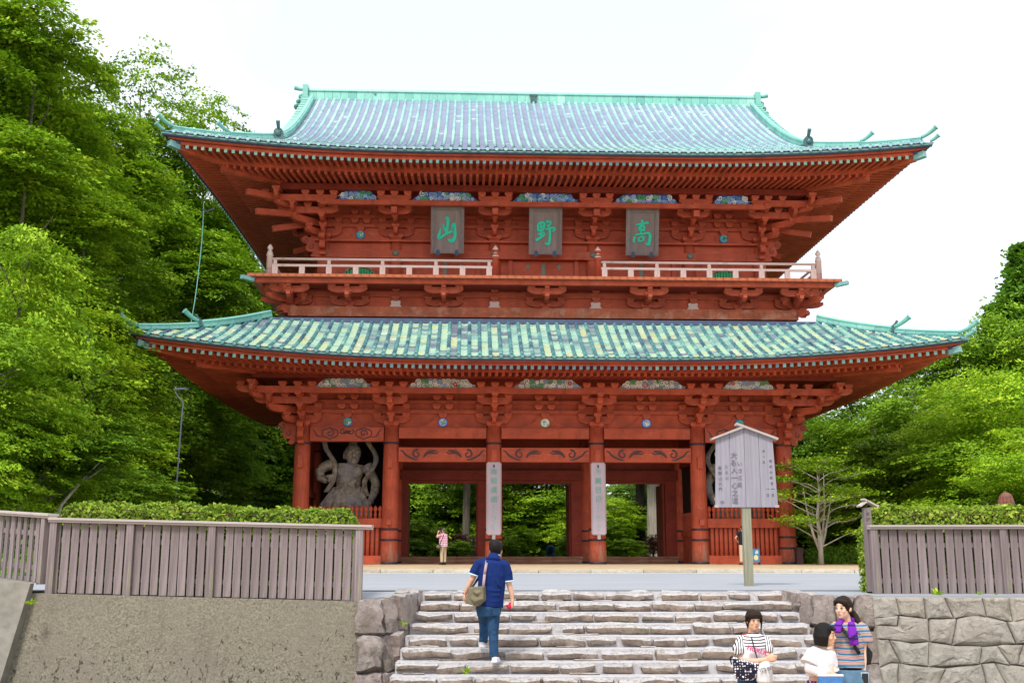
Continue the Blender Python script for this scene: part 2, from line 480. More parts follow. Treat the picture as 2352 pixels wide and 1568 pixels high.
def gbox(name, x0, x1, y0, y1, z0, z1, mat='red', parent=None):
    """a box-shaped timber with its own origin, so that each timber takes its own tint"""
    mb = MB(); cx, cy, cz = (x0+x1)/2, (y0+y1)/2, (z0+z1)/2
    mb.box(x0-cx, x1-cx, y0-cy, y1-cy, z0-cz, z1-cz)
    return mb.build(name, M[mat], parent or gate, loc=(cx, cy, cz))

# ---- lower columns with iron bands
colm = MB(); colm.lathe([(0.37,0.06),(0.37,0.8),(0.36,2.5),(0.345,4.5),(0.33,6.0)], n=20)
colmesh = colm.mesh('column', M['red_v']); colmesh.polygons.foreach_set('use_smooth', [len(p.vertices) == 4 for p in colmesh.polygons])
bandm = MB(); bandm.lathe([(0.375,-0.045),(0.39,-0.04),(0.39,0.04),(0.375,0.045)], n=20)
bandmesh = bandm.mesh('iron_band', M['dark'], True)
padm = MB(); padm.box(-0.62,0.62,-0.6,0.6,0.0,0.055)
padmesh = padm.mesh('column_pad', M['pad_stone'])
for i, x in enumerate(CX):
    for j, y in enumerate(CY):
        if j == 3 and 0 < i < 5: continue
        c = obj('column', colmesh, gate, (x, y, 0))
        if j <= 1:
            zs = [0.11, 0.75, 1.22, 5.26] if i in (0, 5) else [0.11, 1.10, 1.55, 5.28]
            for z in zs:
                b_ = obj('iron_band', bandmesh, c, (0, 0, z)); b_.scale = (0.97, 0.97, 1) if z > 4 else (1, 1, 1)
        obj('column_pad', padmesh, gate, (x, y, 0.003))
# wedge blocks proud of the columns
for i, x in enumerate(CX):
    zt = 4.45 if i in (0, 1, 4, 5) else 4.72
    gbox('tenon_block', x-0.11, x+0.11, -0.50, -0.30, zt-0.27, zt+0.27)
    if i in (0, 1, 4, 5): gbox('tenon_block', x-0.10, x+0.10, -0.52, -0.33, 1.72, 1.98)
# ---- front beams and wall of the lower storey
for k in range(5):
    x0, x1 = CX[k] + 0.335, CX[k+1] - 0.335
    outer = k in (0, 4)
    if outer:
        gbox('tie_beam', x0, x1, -0.19, 0.19, 5.36, 5.965)
    else:
        gbox('tie_beam', x0, x1, -0.17, 0.17, 5.50, 5.96)
        gbox('rainbow_beam', x0, x1, -0.22, 0.20, 4.47, 5.09)
    gbox('wall_board', x0-0.5, x1+0.5, 0.10, 0.18, 5.97, 8.25)
    gbox('wall_beam', x0-0.6, x1+0.6, -0.06, 0.10, 6.61, 6.77)
    gbox('wall_beam', x0-0.6, x1+0.6, -0.07, 0.10, 7.04, 7.20)
    # frog-leg strut, medallion, small bearing blocks
    xc = (x0 + x1) / 2
    mb = MB()
    w = (x1 - x0) * 0.36
    pr = [(-w,0),(-w*0.92,0.03),(-w*0.78,0.09),(-w*0.62,0.10),(-w*0.5,0.2),(-w*0.36,0.27),(-w*0.28,0.42),(-0.28,0.58),(-0.14,0.60)]
    pr = pr + [(-a, b_) for a, b_ in reversed(pr)]
    mb.prism([(a + xc, b_ + 5.965) for a, b_ in pr], 0.03, 0.10)
    mb.build('frog_leg_strut', M['red'], gate)
    mb = MB(); mb.lathe([(0.21,-0.03),(0.21,0.03)], n=20, rnd=0.1); mb.build('medallion_rim', simple('medallion_blue', (0.04,0.16,0.62) if k != 2 else (0.25,0.5,0.25), 0.5) , gate, loc=(xc, 0.02, 6.22), rot=(R(90),0,0))
# scroll grooves on the beams (dark relief lines)
def spiral_pts(cx, cz, r0, r1, turns, a0, dirn=1, n=26):
    out = []
    for i in range(n + 1):
        t = i / n; r = r0 + (r1 - r0) * t; a = a0 + dirn * turns * 2 * PI * t
        out.append((cx + r * math.cos(a), cz + r * math.sin(a)))
    return out
def ribbon(mb, pts, widths, y0, y1, rnd=None):
    """flat brush stroke in the xz plane, extruded between y0 (front) and y1"""
    P = [Vector((p[0], p[1])) for p in pts]; n = len(P)
    if not hasattr(widths, '__len__'): widths = [widths] * n
    L, Rr = [], []
    for i in range(n):
        d = (P[min(i+1, n-1)] - P[max(i-1, 0)])
        d = d.normalized() if d.length > 1e-9 else Vector((1, 0))
        nn = Vector((-d.y, d.x)) * widths[i] / 2
        L.append(P[i] + nn); Rr.append(P[i] - nn)
    v = []; f = []
    for i in range(n):
        for q in (L[i], Rr[i]):
            v.append((q.x, y0, q.y)); v.append((q.x, y1, q.y))
    for i in range(n - 1):
        a = i * 4; b_ = a + 4
        f += [(a, b_, b_+2, a+2), (a+1, a+3, b_+3, b_+1), (a, a+1, b_+1, b_), (a+2, b_+2, b_+3, a+3)]
    f += [(0,2,3,1), (4*(n-1), 4*(n-1)+1, 4*(n-1)+3, 4*(n-1)+2)]
    mb.add(v, f, rnd)
def smooth_poly(pts, k=6):
    out = []
    n = len(pts)
    for i in range(n - 1):
        p0 = pts[max(i-1,0)]; p1 = pts[i]; p2 = pts[i+1]; p3 = pts[min(i+2,n-1)]
        for j in range(k):
            t = j / k
            out.append(tuple(0.5*((2*p1[c]) + (-p0[c]+p2[c])*t + (2*p0[c]-5*p1[c]+4*p2[c]-p3[c])*t*t + (-p0[c]+3*p1[c]-3*p2[c]+p3[c])*t**3) for c in range(len(p1))))
    out.append(tuple(pts[-1]))
    return out
def taper(n, w, a=0.15):
    return [w * (a + (1 - a) * math.sin(PI * min(1, max(0, i / (n - 1)))) ** 0.6) for i in range(n)]
for k in range(5):
    x0, x1 = CX[k] + 0.36, CX[k+1] - 0.36
    for sgn, xe in ((1, x0), (-1, x1)):
        mb = MB()
        if k in (0, 4):
            zc, xs, yf = 5.70, xe + sgn * 0.85, -0.205
            s1 = spiral_pts(xs, zc, 0.04, 0.17, 1.15, 0.5, sgn)
            ribbon(mb, s1, 0.055, yf, yf + 0.03)
            cl = smooth_poly([(xs-0.36,zc-0.02),(xs-0.30,zc+0.13),(xs-0.12,zc+0.19),(xs,zc+0.235),(xs+0.14,zc+0.19),(xs+0.30,zc+0.12),(xs+0.35,zc-0.03),(xs+0.24,zc-0.16),(xs+0.1,zc-0.2),(xs,zc-0.27),(xs-0.1,zc-0.2),(xs-0.25,zc-0.15),(xs-0.36,zc-0.02)])
            ribbon(mb, cl, 0.05, yf, yf + 0.03)
            tl = smooth_poly([(xe+sgn*0.04,zc+0.2),(xe+sgn*0.18,zc+0.08),(xe+sgn*0.3,zc-0.12),(xs-sgn*0.3,zc-0.16)])
            ribbon(mb, tl, taper(len(tl), 0.055), yf, yf + 0.03)
            s2 = spiral_pts(xs + sgn*0.56, zc + 0.06, 0.03, 0.13, 1.0, 1.2, -sgn, 18)
            ribbon(mb, s2, 0.05, yf, yf + 0.03)
            for dz in (0.02, 0.1):
                t3 = smooth_poly([(xs+sgn*0.60,zc-0.04+dz*0.3),(xs+sgn*0.74,zc+0.0+dz),(xs+sgn*0.86,zc+0.06+dz*0.6)])
                ribbon(mb, t3, taper(len(t3), 0.045), yf, yf + 0.03)
        else:
            zc, xs, yf = 4.80, xe + sgn * 0.78, -0.235
            s1 = spiral_pts(xs, zc, 0.05, 0.20, 1.1, 2.0 if sgn > 0 else PI - 2.0, -sgn, 22)
            ribbon(mb, s1, [0.045 + 0.05 * i / 22 for i in range(23)], yf, yf + 0.03)
            tl = smooth_poly([(xe+sgn*0.04,zc+0.17),(xe+sgn*0.18,zc+0.1),(xe+sgn*0.32,zc-0.06),(xs-sgn*0.12,zc-0.22),(xs+sgn*0.05,zc-0.24)])
            ribbon(mb, tl, taper(len(tl), 0.085), yf, yf + 0.03)
            lf = smooth_poly([(xs+sgn*0.28,zc-0.15),(xs+sgn*0.42,zc+0.02),(xs+sgn*0.62,zc+0.12),(xs+sgn*0.88,zc+0.14)])
            ribbon(mb, lf, taper(len(lf), 0.13, 0.05), yf, yf + 0.03)
            lf = smooth_poly([(xs+sgn*0.5,zc+0.02),(xs+sgn*0.66,zc+0.04),(xs+sgn*0.85,zc+0.03),(xs+sgn*0.98,zc+0.12)])
            ribbon(mb, lf, taper(len(lf), 0.06, 0.05), yf, yf + 0.03)
        mb.build('scroll_carving', M['scroll'], gate)
# medallion faces: small coloured relief
palm = {}
def flat(name, c):
    if name not in palm: palm[name] = simple(name, c, 0.6, 0.3, 0.12)
    return palm[name]
random.seed(11)
cols_m = [('pigment_teal',(0.10,0.42,0.38)),('pigment_blue',(0.14,0.34,0.72)),('pigment_white',(0.88,0.88,0.82)),('pigment_green',(0.12,0.45,0.16)),('pigment_brown',(0.40,0.20,0.10)),('pigment_red',(0.55,0.06,0.04)),('pigment_ochre',(0.62,0.45,0.15)),('pigment_sky',(0.36,0.52,0.80)),('pigment_dark',(0.04,0.06,0.05)),('pigment_shadow',(0.36,0.35,0.36)),('pigment_deep_blue',(0.05,0.13,0.42))]
def medallion(x, y, z, r, idx):
    mats = [flat(*cols_m[i]) for i in idx]
    mb = MB(); random.seed(int(abs(x)*10)+3)
    mb.m = 0; mb.prism([(x + r*0.86*math.cos(a*PI/10), z + r*0.86*math.sin(a*PI/10)) for a in range(20)], y-0.05, y)
    for q in range(9):
        a = random.random()*6.28; rr = r*0.5*random.random()**0.5
        mb.m = 1 + q % (len(mats)-1)
        pts = smooth_poly([(x+rr*math.cos(a)+r*0.3*random.uniform(-1,1), z+rr*math.sin(a)+r*0.3*random.uniform(-1,1)) for _ in range(3)], 3)
        ribbon(mb, pts, r*0.2, y-0.06-q*0.002, y-0.045)
    mb.build('medallion_face', mats, gate)
for k, idx in zip(range(5), ([0,3,2,4],[7,2,4,3],[2,6,4,7],[7,1,2,2],[0,3,6,1])):
    medallion((CX[k]+CX[k+1])/2, -0.005, 6.22, 0.20, idx)

# ---- bracket sets
def hijiki(L, h, t):
    """boat-shaped bracket arm along x, centred, bottom at z=0"""
    p = [(-L,h),(-L,h*0.62),(-L*0.93,h*0.40),(-L*0.82,h*0.2),(-L*0.68,h*0.06),(-L*0.5,0),(L*0.5,0),(L*0.68,h*0.06),(L*0.82,h*0.2),(L*0.93,h*0.40),(L,h*0.62),(L,h)]
    mb = MB(); mb.prism(p, -t/2, t/2); return mb
def masu(w, h):
    """bearing block: square upper half, curved-in foot"""
    mb = MB()
    zs = [(0,0.62),(h*0.12,0.66),(h*0.3,0.76),(h*0.5,1.0),(h,1.0)]
    v = []; f = []
    for z, s in zs:
        for i, j in ((-1,-1),(1,-1),(1,1),(-1,1)): v.append((i*w/2*s, j*w/2*s, z))
    for i in range(len(zs)-1):
        for k in range(4):
            k2 = (k+1)%4; f.append((i*4+k, i*4+k2, i*4+4+k2, i*4+4+k))
    f.append((3,2,1,0)); n = (len(zs)-1)*4; f.append((n,n+1,n+2,n+3))
    mb.add(v, f); return mb
ARM = hijiki(0.76, 0.30, 0.17).mesh('bracket_arm', M['red'])
ARMW = hijiki(0.80, 0.34, 0.14).mesh('bracket_arm', M['red'])
BLK = masu(0.34, 0.20).mesh('bearing_block', M['red'])
BIG = masu(0.64, 0.30).mesh('capital_block', M['red'])
def proj_mesh(length, h, t, nose=False):
    """arm projecting towards -y from the wall plane, rounded below at its end"""
    p = [(0.1,h),(0.1,0),(-length*0.62,0),(-length*0.86,h*0.16),(-length,h*0.5),(-length,h)]
    mb = MB(); mb.prism(p, -t/2, t/2, axis='x'); return mb.mesh('bracket_arm', M['red'])
PR = [proj_mesh(0.62+0.12, 0.28, 0.17), proj_mesh(1.24+0.12, 0.28, 0.17), proj_mesh(1.86+0.05, 0.26, 0.17)]
nm = MB(); nm.prism([(0,0.26),(0,0),(-0.30,-0.02),(-0.36,0.05),(-0.36,0.24),(-0.28,0.28)], -0.12, 0.12, axis='x')
NOSE = nm.mesh('beam_nose', M['red'])
def bracket_set(x, y0, z, corner=0, rot=0.0):
    r = empty('bracket_set', (x, y0, z), rot, gate)
    obj('capital_block', BIG, r)
    obj('bracket_arm', ARMW, r, (0, 0.0, 0.22))
    for dx in (-0.64, 0.64): obj('bearing_block', BLK, r, (dx, 0, 0.48))
    a2 = obj('bracket_arm', ARMW, r, (0, 0.0, 0.66)); 
    for dx in (-0.64, 0.64): obj('bearing_block', BLK, r, (dx, 0, 0.90))
    obj('bracket_arm', PR[0], r, (0, 0, 0.20)); obj('bearing_block', BLK, r, (0, -0.62, 0.44))
    obj('bracket_arm', PR[1], r, (0, 0, 0.62)); obj('bearing_block', BLK, r, (0, -1.24, 0.80))
    obj('bracket_arm', PR[2], r, (0, 0, 1.12)); obj('beam_nose', NOSE, r, (0, -1.30, 0.96))
    obj('bracket_arm', ARM, r, (0, -1.24, 0.92))
    for dx in (-0.60, 0.60): obj('bearing_block', BLK, r, (dx, -1.24, 1.19))
    obj('bearing_block', BLK, r, (0, -1.86, 1.22))
    obj('bracket_arm', ARM, r, (0, -1.86, 1.30))
    for dx in (-0.60, 0, 0.60): obj('bearing_block', BLK, r, (dx, -1.86, 1.58))
    return r
def long_arm(L0, L1, h, t):
    mb = MB()
    mb.prism([(L0,h),(L0,h*0.55),(L0+0.12,h*0.2),(L0+0.3,0),(L1-0.3,0),(L1-0.12,h*0.2),(L1,h*0.55),(L1,h)], -t/2, t/2)
    return mb.mesh('bracket_arm', M['red'])
CARM_A = long_arm(-0.75, 1.24+0.72, 0.30, 0.17); CARM_B = long_arm(-0.75, 1.86+0.72, 0.28, 0.17)
CDIAG = [long_arm(0, L*1.414, 0.30, 0.2) for L in (0.75, 1.35, 2.0)]
def corner_set(x, y0, z, sx, sy=-1, upper=False):
    """corner set; sx = +1 on the right"""
    r = empty('corner_bracket_set', (x, y0, z), 0, gate)
    obj('capital_block', BIG, r)
    for rz in (0, R(90)):
        obj('bracket_arm', ARMW, r, (0,0,0.22), (0,0,rz)); obj('bracket_arm', ARMW, r, (0,0,0.66), (0,0,rz))
    for q in (0.64,-0.64):
        for zz in (0.48, 0.90):
            obj('bearing_block', BLK, r, (q, 0, zz)); obj('bearing_block', BLK, r, (0, q, zz))
    fr = 0 if sy < 0 else R(180)
    sd = R(90) if sx > 0 else R(-90)
    for k, (L, zz) in enumerate(((0.62,0.20),(1.24,0.62),(1.86,1.12))):
        obj('bracket_arm', PR[k], r, (0,0,zz), (0,0,fr)); obj('bracket_arm', PR[k], r, (0,0,zz+0.004), (0,0,sd))
        bz = (0.44, 0.80, 1.22)[k]
        obj('bearing_block', BLK, r, (0, sy*L, bz)); obj('bearing_block', BLK, r, (sx*L, 0, bz)); obj('bearing_block', BLK, r, (sx*L, sy*L, bz))
        obj('bracket_arm', CDIAG[k], r, (0,0,zz-0.02), (0,0,math.atan2(sy, sx)))
    for (mesh, L, zz) in ((CARM_A, 1.24, 0.92), (CARM_B, 1.86, 1.30)):
        a = obj('bracket_arm', mesh, r, (0, sy*L, zz)); a.scale = (sx, 1, 1)
        b_ = obj('bracket_arm', mesh, r, (sx*L, 0, zz+0.004), (0,0,R(90)*sy)); 
        b_.scale = (1, 1, 1)
        for q in (-0.60, 0, 0.65, L, L+0.55):
            if q == 0.65 and L < 1.5: q = 0.62
            obj('bearing_block', BLK, r, (sx*q, sy*L, zz+0.27)); obj('bearing_block', BLK, r, (sx*L, sy*q, zz+0.27))
    return r
for i in range(1, 5):
    bracket_set(CX[i], 0.0, 5.95); bracket_set(UX[i], 0.5, 14.65)
    bracket_set(CX[i], 15.5, 5.95, rot=PI); bracket_set(UX[i], 15.0, 14.65, rot=PI)
for sx in (-1, 1):
    corner_set(sx*10.69, 0.0, 5.95, sx); corner_set(sx*10.1, 0.5, 14.65, sx)
    corner_set(sx*10.69, 15.5, 5.95, sx, 1); corner_set(sx*10.1, 15.0, 14.65, sx, 1)
    for yb_ in (3.95, 7.9, 11.7): bracket_set(sx*10.69, yb_, 5.95, rot=sx*PI/2); bracket_set(sx*10.1, yb_, 14.65, rot=sx*PI/2)
# little blocks between the sets on the wall
for (XS, y, zb) in ((CX, -0.04, 5.95), (UX, 0.46, 14.65)):
    for k in range(5):
        xc = (XS[k] + XS[k+1]) / 2
        for dx, dz in ((0, 0.46), (-0.28, 0.85), (0.28, 0.85), (-0.28, 1.27), (0.28, 1.27)):
            b_ = obj('bearing_block', BLK, gate, (xc + dx, y, zb + dz)); b_.scale = (1.05, 0.7, 1.15)
# carved nosings beside the corner columns
def cloud_nose(x, y, z, s, rz=0.0):
    r = empty('carved_nosing', (x, y, z), rz, gate)
    mb = MB()
    pr = smooth_poly([(0,-0.45),(0.28,-0.50),(0.34,-0.38),(0.24,-0.28),(0.52,-0.22),(0.60,-0.02),(0.52,0.1),(0.74,0.2),(0.78,0.38),(0.62,0.5),(0.44,0.42),(0.30,0.52),(0,0.45)], 4)
    mb.prism([(a*s, b_) for a, b_ in pr], -0.13, 0.13)
    b0 = mb.build('nosing_body', M['red'], r)
    mb = MB()
    for yf in (-0.145, 0.12):
        ribbon(mb, [(a*s, b_) for a, b_ in spiral_pts(0.58, 0.3, 0.03, 0.12, 1.0, 0, 1, 14)], 0.035, yf, yf+0.025)
        ribbon(mb, [(a*s, b_) for a, b_ in spiral_pts(0.36, -0.02, 0.03, 0.14, 1.0, 2, -1, 14)], 0.035, yf, yf+0.025)
    mb.build('nosing_scroll', M['scroll'], r)
for s in (-1, 1):
    cloud_nose(s*(10.69+0.28), 0, 5.72, s)
    cloud_nose(s*(10.69), -0.28, 5.72, 1, R(-90))
    cloud_nose(s*(10.1+0.24), 0.5, 14.35, s)
    cloud_nose(s*10.1, 0.26, 14.35, 1, R(-90))

# ---- carved painted transoms between the bracket sets
def transom(x0, x1, y, z0, z1, palette, seed):
    random.seed(seed)
    mats = [flat(*cols_m[i]) for i in palette]
    r = empty('carved_transom', (0, 0, 0), 0, gate)
    w = x1 - x0; h = z1 - z0
    pr = smooth_poly([(x0,z0),(x0+0.03*w,z0+0.28*h),(x0+0.08*w,z0+0.5*h),(x0+0.13*w,z0+0.85*h),(x0+0.2*w,z1)], 3) + list(reversed(smooth_poly([(x1,z0),(x1-0.03*w,z0+0.28*h),(x1-0.08*w,z0+0.5*h),(x1-0.13*w,z0+0.85*h),(x1-0.2*w,z1)], 3)))
    mb = MB(); mb.prism(pr, y, y+0.08); mb.build('carving_panel', mats[0], r)
    mb = MB()
    n = int(w * 5.0)
    for q in range(n):
        cx = x0 + w*(0.06 + 0.88*(q+0.5)/n) + random.uniform(-0.05,0.05)
        edge = min(cx-x0, x1-cx)/w
        top = z0 + h*min(1, 0.2+edge*5)
        for row in range(2):
            cz = z0 + 0.1 + row*0.19 + random.uniform(-0.03,0.03)
            if cz > top - 0.06: continue
            rr = random.uniform(0.09, 0.14)
            mb.m = 1 + (q + row*2 + random.randint(0,2)) % (len(mats)-2)
            st = spiral_pts(cx, cz, 0.01, rr, random.uniform(1.2,1.9), random.random()*6, random.choice((-1,1)), 16)
            ribbon(mb, st, 0.036, y-0.035-row*0.006, y+0.01)
    for q in range(max(2, int(w*1.2))):
        cx = x0 + w*random.uniform(0.15,0.85); cz = z0 + h*random.uniform(0.3,0.75); rr = random.uniform(0.06,0.11)
        mb.m = len(mats)-1 if q % 2 else 2
        mb.prism([(cx+rr*(1+0.15*math.sin(a*5*PI/8*2))*math.cos(a*PI/8), cz+rr*math.sin(a*PI/8)) for a in range(16)], y-0.07, y)
        mb.m = 3 % len(mats)
        mb.prism([(cx+rr*0.35*math.cos(a*PI/4), cz+rr*0.35*math.sin(a*PI/4)) for a in range(8)], y-0.085, y-0.07)
    for q in range(10):
        cx = x0 + w*(0.08+0.84*random.random()); mb.m = 1 + q % (len(mats)-1)
        pts = smooth_poly([(cx-0.2,z0+0.08+0.1*random.random()),(cx-0.05,z0+0.15+0.1*random.random()),(cx+0.12,z0+0.06+0.1*random.random()),(cx+0.25,z0+0.14)],4)
        ribbon(mb, pts, 0.02, y-0.03, y+0.01)
    mb.build('carving_relief', mats, r)
    return r
for k in range(5):
    a, b_ = CX[k] + 0.78, CX[k+1] - 0.78
    if k in (0,): a -= 0.05
    xm = (a+b_)/2; hw = min(1.58, (b_-a)/2 - 0.0)
    transom(xm-hw, xm+hw, -1.82, 7.49, 7.88, [9,2,2,7,2,2,3,5], 20+k)
    gbox('bracket_beam', CX[k], CX[k+1], -1.95, -1.77, 7.25, 7.48)
    a, b_ = UX[k] + 0.78, UX[k+1] - 0.78
    xm = (a+b_)/2; hw = min(1.58, (b_-a)/2)
    transom(xm-hw, xm+hw, -1.32, 16.03, 16.46, [10,7,7,1,3,2,7,3], 40+k)
    gbox('bracket_beam', UX[k], UX[k+1], -1.45, -1.27, 15.80, 16.02)
def ring_beam(name, hx, y0, y1, w, z0, z1, mat='red'):
    """rectangular ring of four timbers round the building"""
    gbox(name, -hx-w/2, hx+w/2, y0-w/2, y0+w/2, z0, z1, mat)
    gbox(name, -hx-w/2, hx+w/2, y1-w/2, y1+w/2, z0, z1, mat)
    for s in (-1, 1): gbox(name, s*hx-w/2, s*hx+w/2, y0+w/2+0.002, y1-w/2-0.002, z0+0.002, z1-0.002, mat)
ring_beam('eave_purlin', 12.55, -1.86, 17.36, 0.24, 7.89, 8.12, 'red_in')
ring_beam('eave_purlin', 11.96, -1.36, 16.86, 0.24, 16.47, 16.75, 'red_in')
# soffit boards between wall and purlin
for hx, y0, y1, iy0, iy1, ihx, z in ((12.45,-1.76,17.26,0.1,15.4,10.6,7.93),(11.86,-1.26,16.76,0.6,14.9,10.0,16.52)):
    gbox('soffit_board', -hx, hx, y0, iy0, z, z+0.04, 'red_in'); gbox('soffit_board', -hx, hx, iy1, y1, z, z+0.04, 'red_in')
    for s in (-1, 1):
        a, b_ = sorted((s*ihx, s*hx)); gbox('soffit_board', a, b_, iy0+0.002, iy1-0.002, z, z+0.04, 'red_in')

# ---- lower storey: sides, back, middle row with door frames
for s in (-1, 1):
    xs = s*10.69
    for y0, y1 in ((0.33, 3.62), (4.28, 7.57), (8.23, 15.17)):
        gbox('side_wall', xs-0.05, xs+0.05, y0, y1, 0.05, 8.2, 'red')
        for z0, z1 in ((5.5,5.96),(3.0,3.25),(1.6,1.85),(0.05,0.4),(6.61,6.77),(7.04,7.2)): gbox('side_beam', xs-0.15, xs+0.15, y0, y1, z0, z1, 'red')
    # inner walls of the statue bays
    xi = s*6.80
    gbox('bay_wall', xi-0.06, xi+0.06, 0.34, 3.62, 0.06, 1.25, 'red')
    gbox('bay_beam', xi-0.13, xi+0.13, 0.34, 3.62, 1.25, 1.50, 'red')
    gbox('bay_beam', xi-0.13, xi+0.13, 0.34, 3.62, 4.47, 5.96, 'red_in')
    for q in range(12):
        y = 0.5 + q*0.27
        gbox('bay_slat', xi-0.05, xi+0.05, y, y+0.12, 1.50, 2.35, 'red')
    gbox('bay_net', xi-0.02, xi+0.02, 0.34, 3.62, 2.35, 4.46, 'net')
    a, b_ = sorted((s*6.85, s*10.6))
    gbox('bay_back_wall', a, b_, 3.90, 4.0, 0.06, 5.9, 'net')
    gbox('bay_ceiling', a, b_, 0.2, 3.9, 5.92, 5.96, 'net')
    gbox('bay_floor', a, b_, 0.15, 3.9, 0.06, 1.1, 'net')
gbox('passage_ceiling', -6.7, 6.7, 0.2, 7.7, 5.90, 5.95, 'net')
for k in range(1, 4):
    x0, x1 = CX[k]+0.34, CX[k+1]-0.34
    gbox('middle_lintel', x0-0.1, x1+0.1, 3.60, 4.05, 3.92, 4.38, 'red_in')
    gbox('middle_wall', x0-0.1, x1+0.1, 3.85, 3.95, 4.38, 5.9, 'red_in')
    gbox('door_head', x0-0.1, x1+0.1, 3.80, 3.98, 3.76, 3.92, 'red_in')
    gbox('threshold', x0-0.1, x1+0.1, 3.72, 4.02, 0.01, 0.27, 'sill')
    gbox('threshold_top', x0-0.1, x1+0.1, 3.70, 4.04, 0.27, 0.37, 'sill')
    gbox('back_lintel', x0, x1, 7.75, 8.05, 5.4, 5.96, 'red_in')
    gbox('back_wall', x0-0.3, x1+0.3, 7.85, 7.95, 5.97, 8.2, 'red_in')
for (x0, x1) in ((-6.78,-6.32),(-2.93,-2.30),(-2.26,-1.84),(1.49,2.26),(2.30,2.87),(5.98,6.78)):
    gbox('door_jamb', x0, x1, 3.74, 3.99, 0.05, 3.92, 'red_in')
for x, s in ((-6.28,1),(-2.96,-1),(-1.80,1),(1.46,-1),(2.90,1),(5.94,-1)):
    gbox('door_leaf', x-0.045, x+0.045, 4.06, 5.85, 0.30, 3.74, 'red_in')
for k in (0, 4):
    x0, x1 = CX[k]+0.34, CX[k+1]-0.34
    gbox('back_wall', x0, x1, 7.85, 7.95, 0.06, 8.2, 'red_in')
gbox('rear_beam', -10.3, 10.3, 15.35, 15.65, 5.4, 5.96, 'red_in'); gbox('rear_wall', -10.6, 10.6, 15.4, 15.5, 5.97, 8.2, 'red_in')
# interior ceiling beams seen above the scroll beams
for x in CX[1:5]:
    gbox('cross_beam', x-0.2, x+0.2, 0.35, 3.6, 4.95, 5.45, 'red_in')
# ---- picket fences of the statue bays
pm = MB(); pm.lathe([(0.062,0),(0.062,0.40),(0.075,0.41),(0.082,0.47),(0.075,0.53),(0.02,0.62)], n=8)
PTOP = pm.mesh('picket', M['red'], True)
pm = MB()
pm.lathe([(0.068,0),(0.068,0.22),(0.05,0.26),(0.045,0.29),(0.082,0.33),(0.092,0.40),(0.075,0.47),(0.02,0.55)], n=8)
PICK = pm.mesh('picket', M['red'], True)
pm = MB(); pm.box(-0.075,0.075,-0.03,0.03,0,1.2)
PLOW = pm.mesh('picket', M['red'])
pm = MB(); pm.lathe([(0.085,0),(0.085,1.2)], n=8)
PLOWR = pm.mesh('picket', M['red'], True)
for k in (0, 4):
    x0, x1 = CX[k]+0.34, CX[k+1]-0.34
    fr = empty('picket_fence', (0,0,0), 0, gate)
    gbox('fence_rail', x0, x1, -0.14, 0.10, 1.62, 2.02, 'red', fr)
    gbox('fence_rail', x0, x1, -0.16, 0.12, 0.06, 0.43, 'red', fr)
    gbox('fence_board', x0, x1, 0.06, 0.10, 0.43, 1.62, 'red_in', fr)
    n = 16
    for q in range(n):
        x = x0 + 0.09 + (x1-x0-0.18)*q/(n-1)
        obj('picket', PICK, fr, (x, -0.02, 2.02)); 
        if q < n-1: obj('picket', PLOWR, fr, (x+ (x1-x0-0.18)/(n-1)/2, -0.03, 0.43)).scale = (1,0.6,0.99)
# ================================================================== upper storey, balcony, roofs
uc = MB(); uc.lathe([(0.30,0),(0.285,2.3)], n=16); UCOL = uc.mesh('upper_column', M['red'], False)
UCOL.polygons.foreach_set('use_smooth', [len(p.vertices) == 4 for p in UCOL.polygons])
for x in UX:
    for y in (0.5, 15.0): obj('upper_column', UCOL, gate, (x, y, 12.3))
for s in (-1, 1): obj('upper_column', UCOL, gate, (s*10.1, 7.75, 12.3))
gbox('upper_wall', -10.0, 10.0, 0.56, 0.66, 12.3, 16.6); gbox('upper_wall', -10.0, 10.0, 14.84, 14.94, 12.3, 16.6)
for s in (-1, 1): gbox('upper_wall', s*10.0-0.05, s*10.0+0.05, 0.66, 14.84, 12.3, 16.6)
for name, hx, yo, z0, z1 in (('nageshi_beam',10.45,0.20,13.88,14.15),('nageshi_beam',10.48,0.17,13.79,13.875),('head_beam',10.2,0.38,14.20,14.54),('plate_beam',10.5,0.12,14.55,14.645)):
    gbox(name, -hx, hx, yo, 0.56, z0, z1); gbox(name, -hx, hx, 14.94, 15.5-yo, z0, z1)
    for s in (-1, 1):
        a, b_ = sorted((s*9.95, s*(hx-0.01))); gbox(name, a, b_, 0.57, 14.93, z0+0.002, z1-0.002)
for k in range(5):
    x0, x1 = UX[k], UX[k+1]
    gbox('wall_beam', x0, x1, 0.42, 0.56, 15.31, 15.46); gbox('wall_beam', x0, x1, 0.41, 0.56, 15.74, 15.90)
mb = MB(); mb.lathe([(0.145,0),(0.15,0.03),(0.10,0.06),(0.05,0.085)], n=14); BOSS = mb.mesh('bronze_boss', M['bronze'], True)
for x in (-10.05, -6.8, -2.28, 2.28, 6.8, 10.05): obj('bronze_boss', BOSS, gate, (x, 0.20, 14.02), (R(90),0,0))
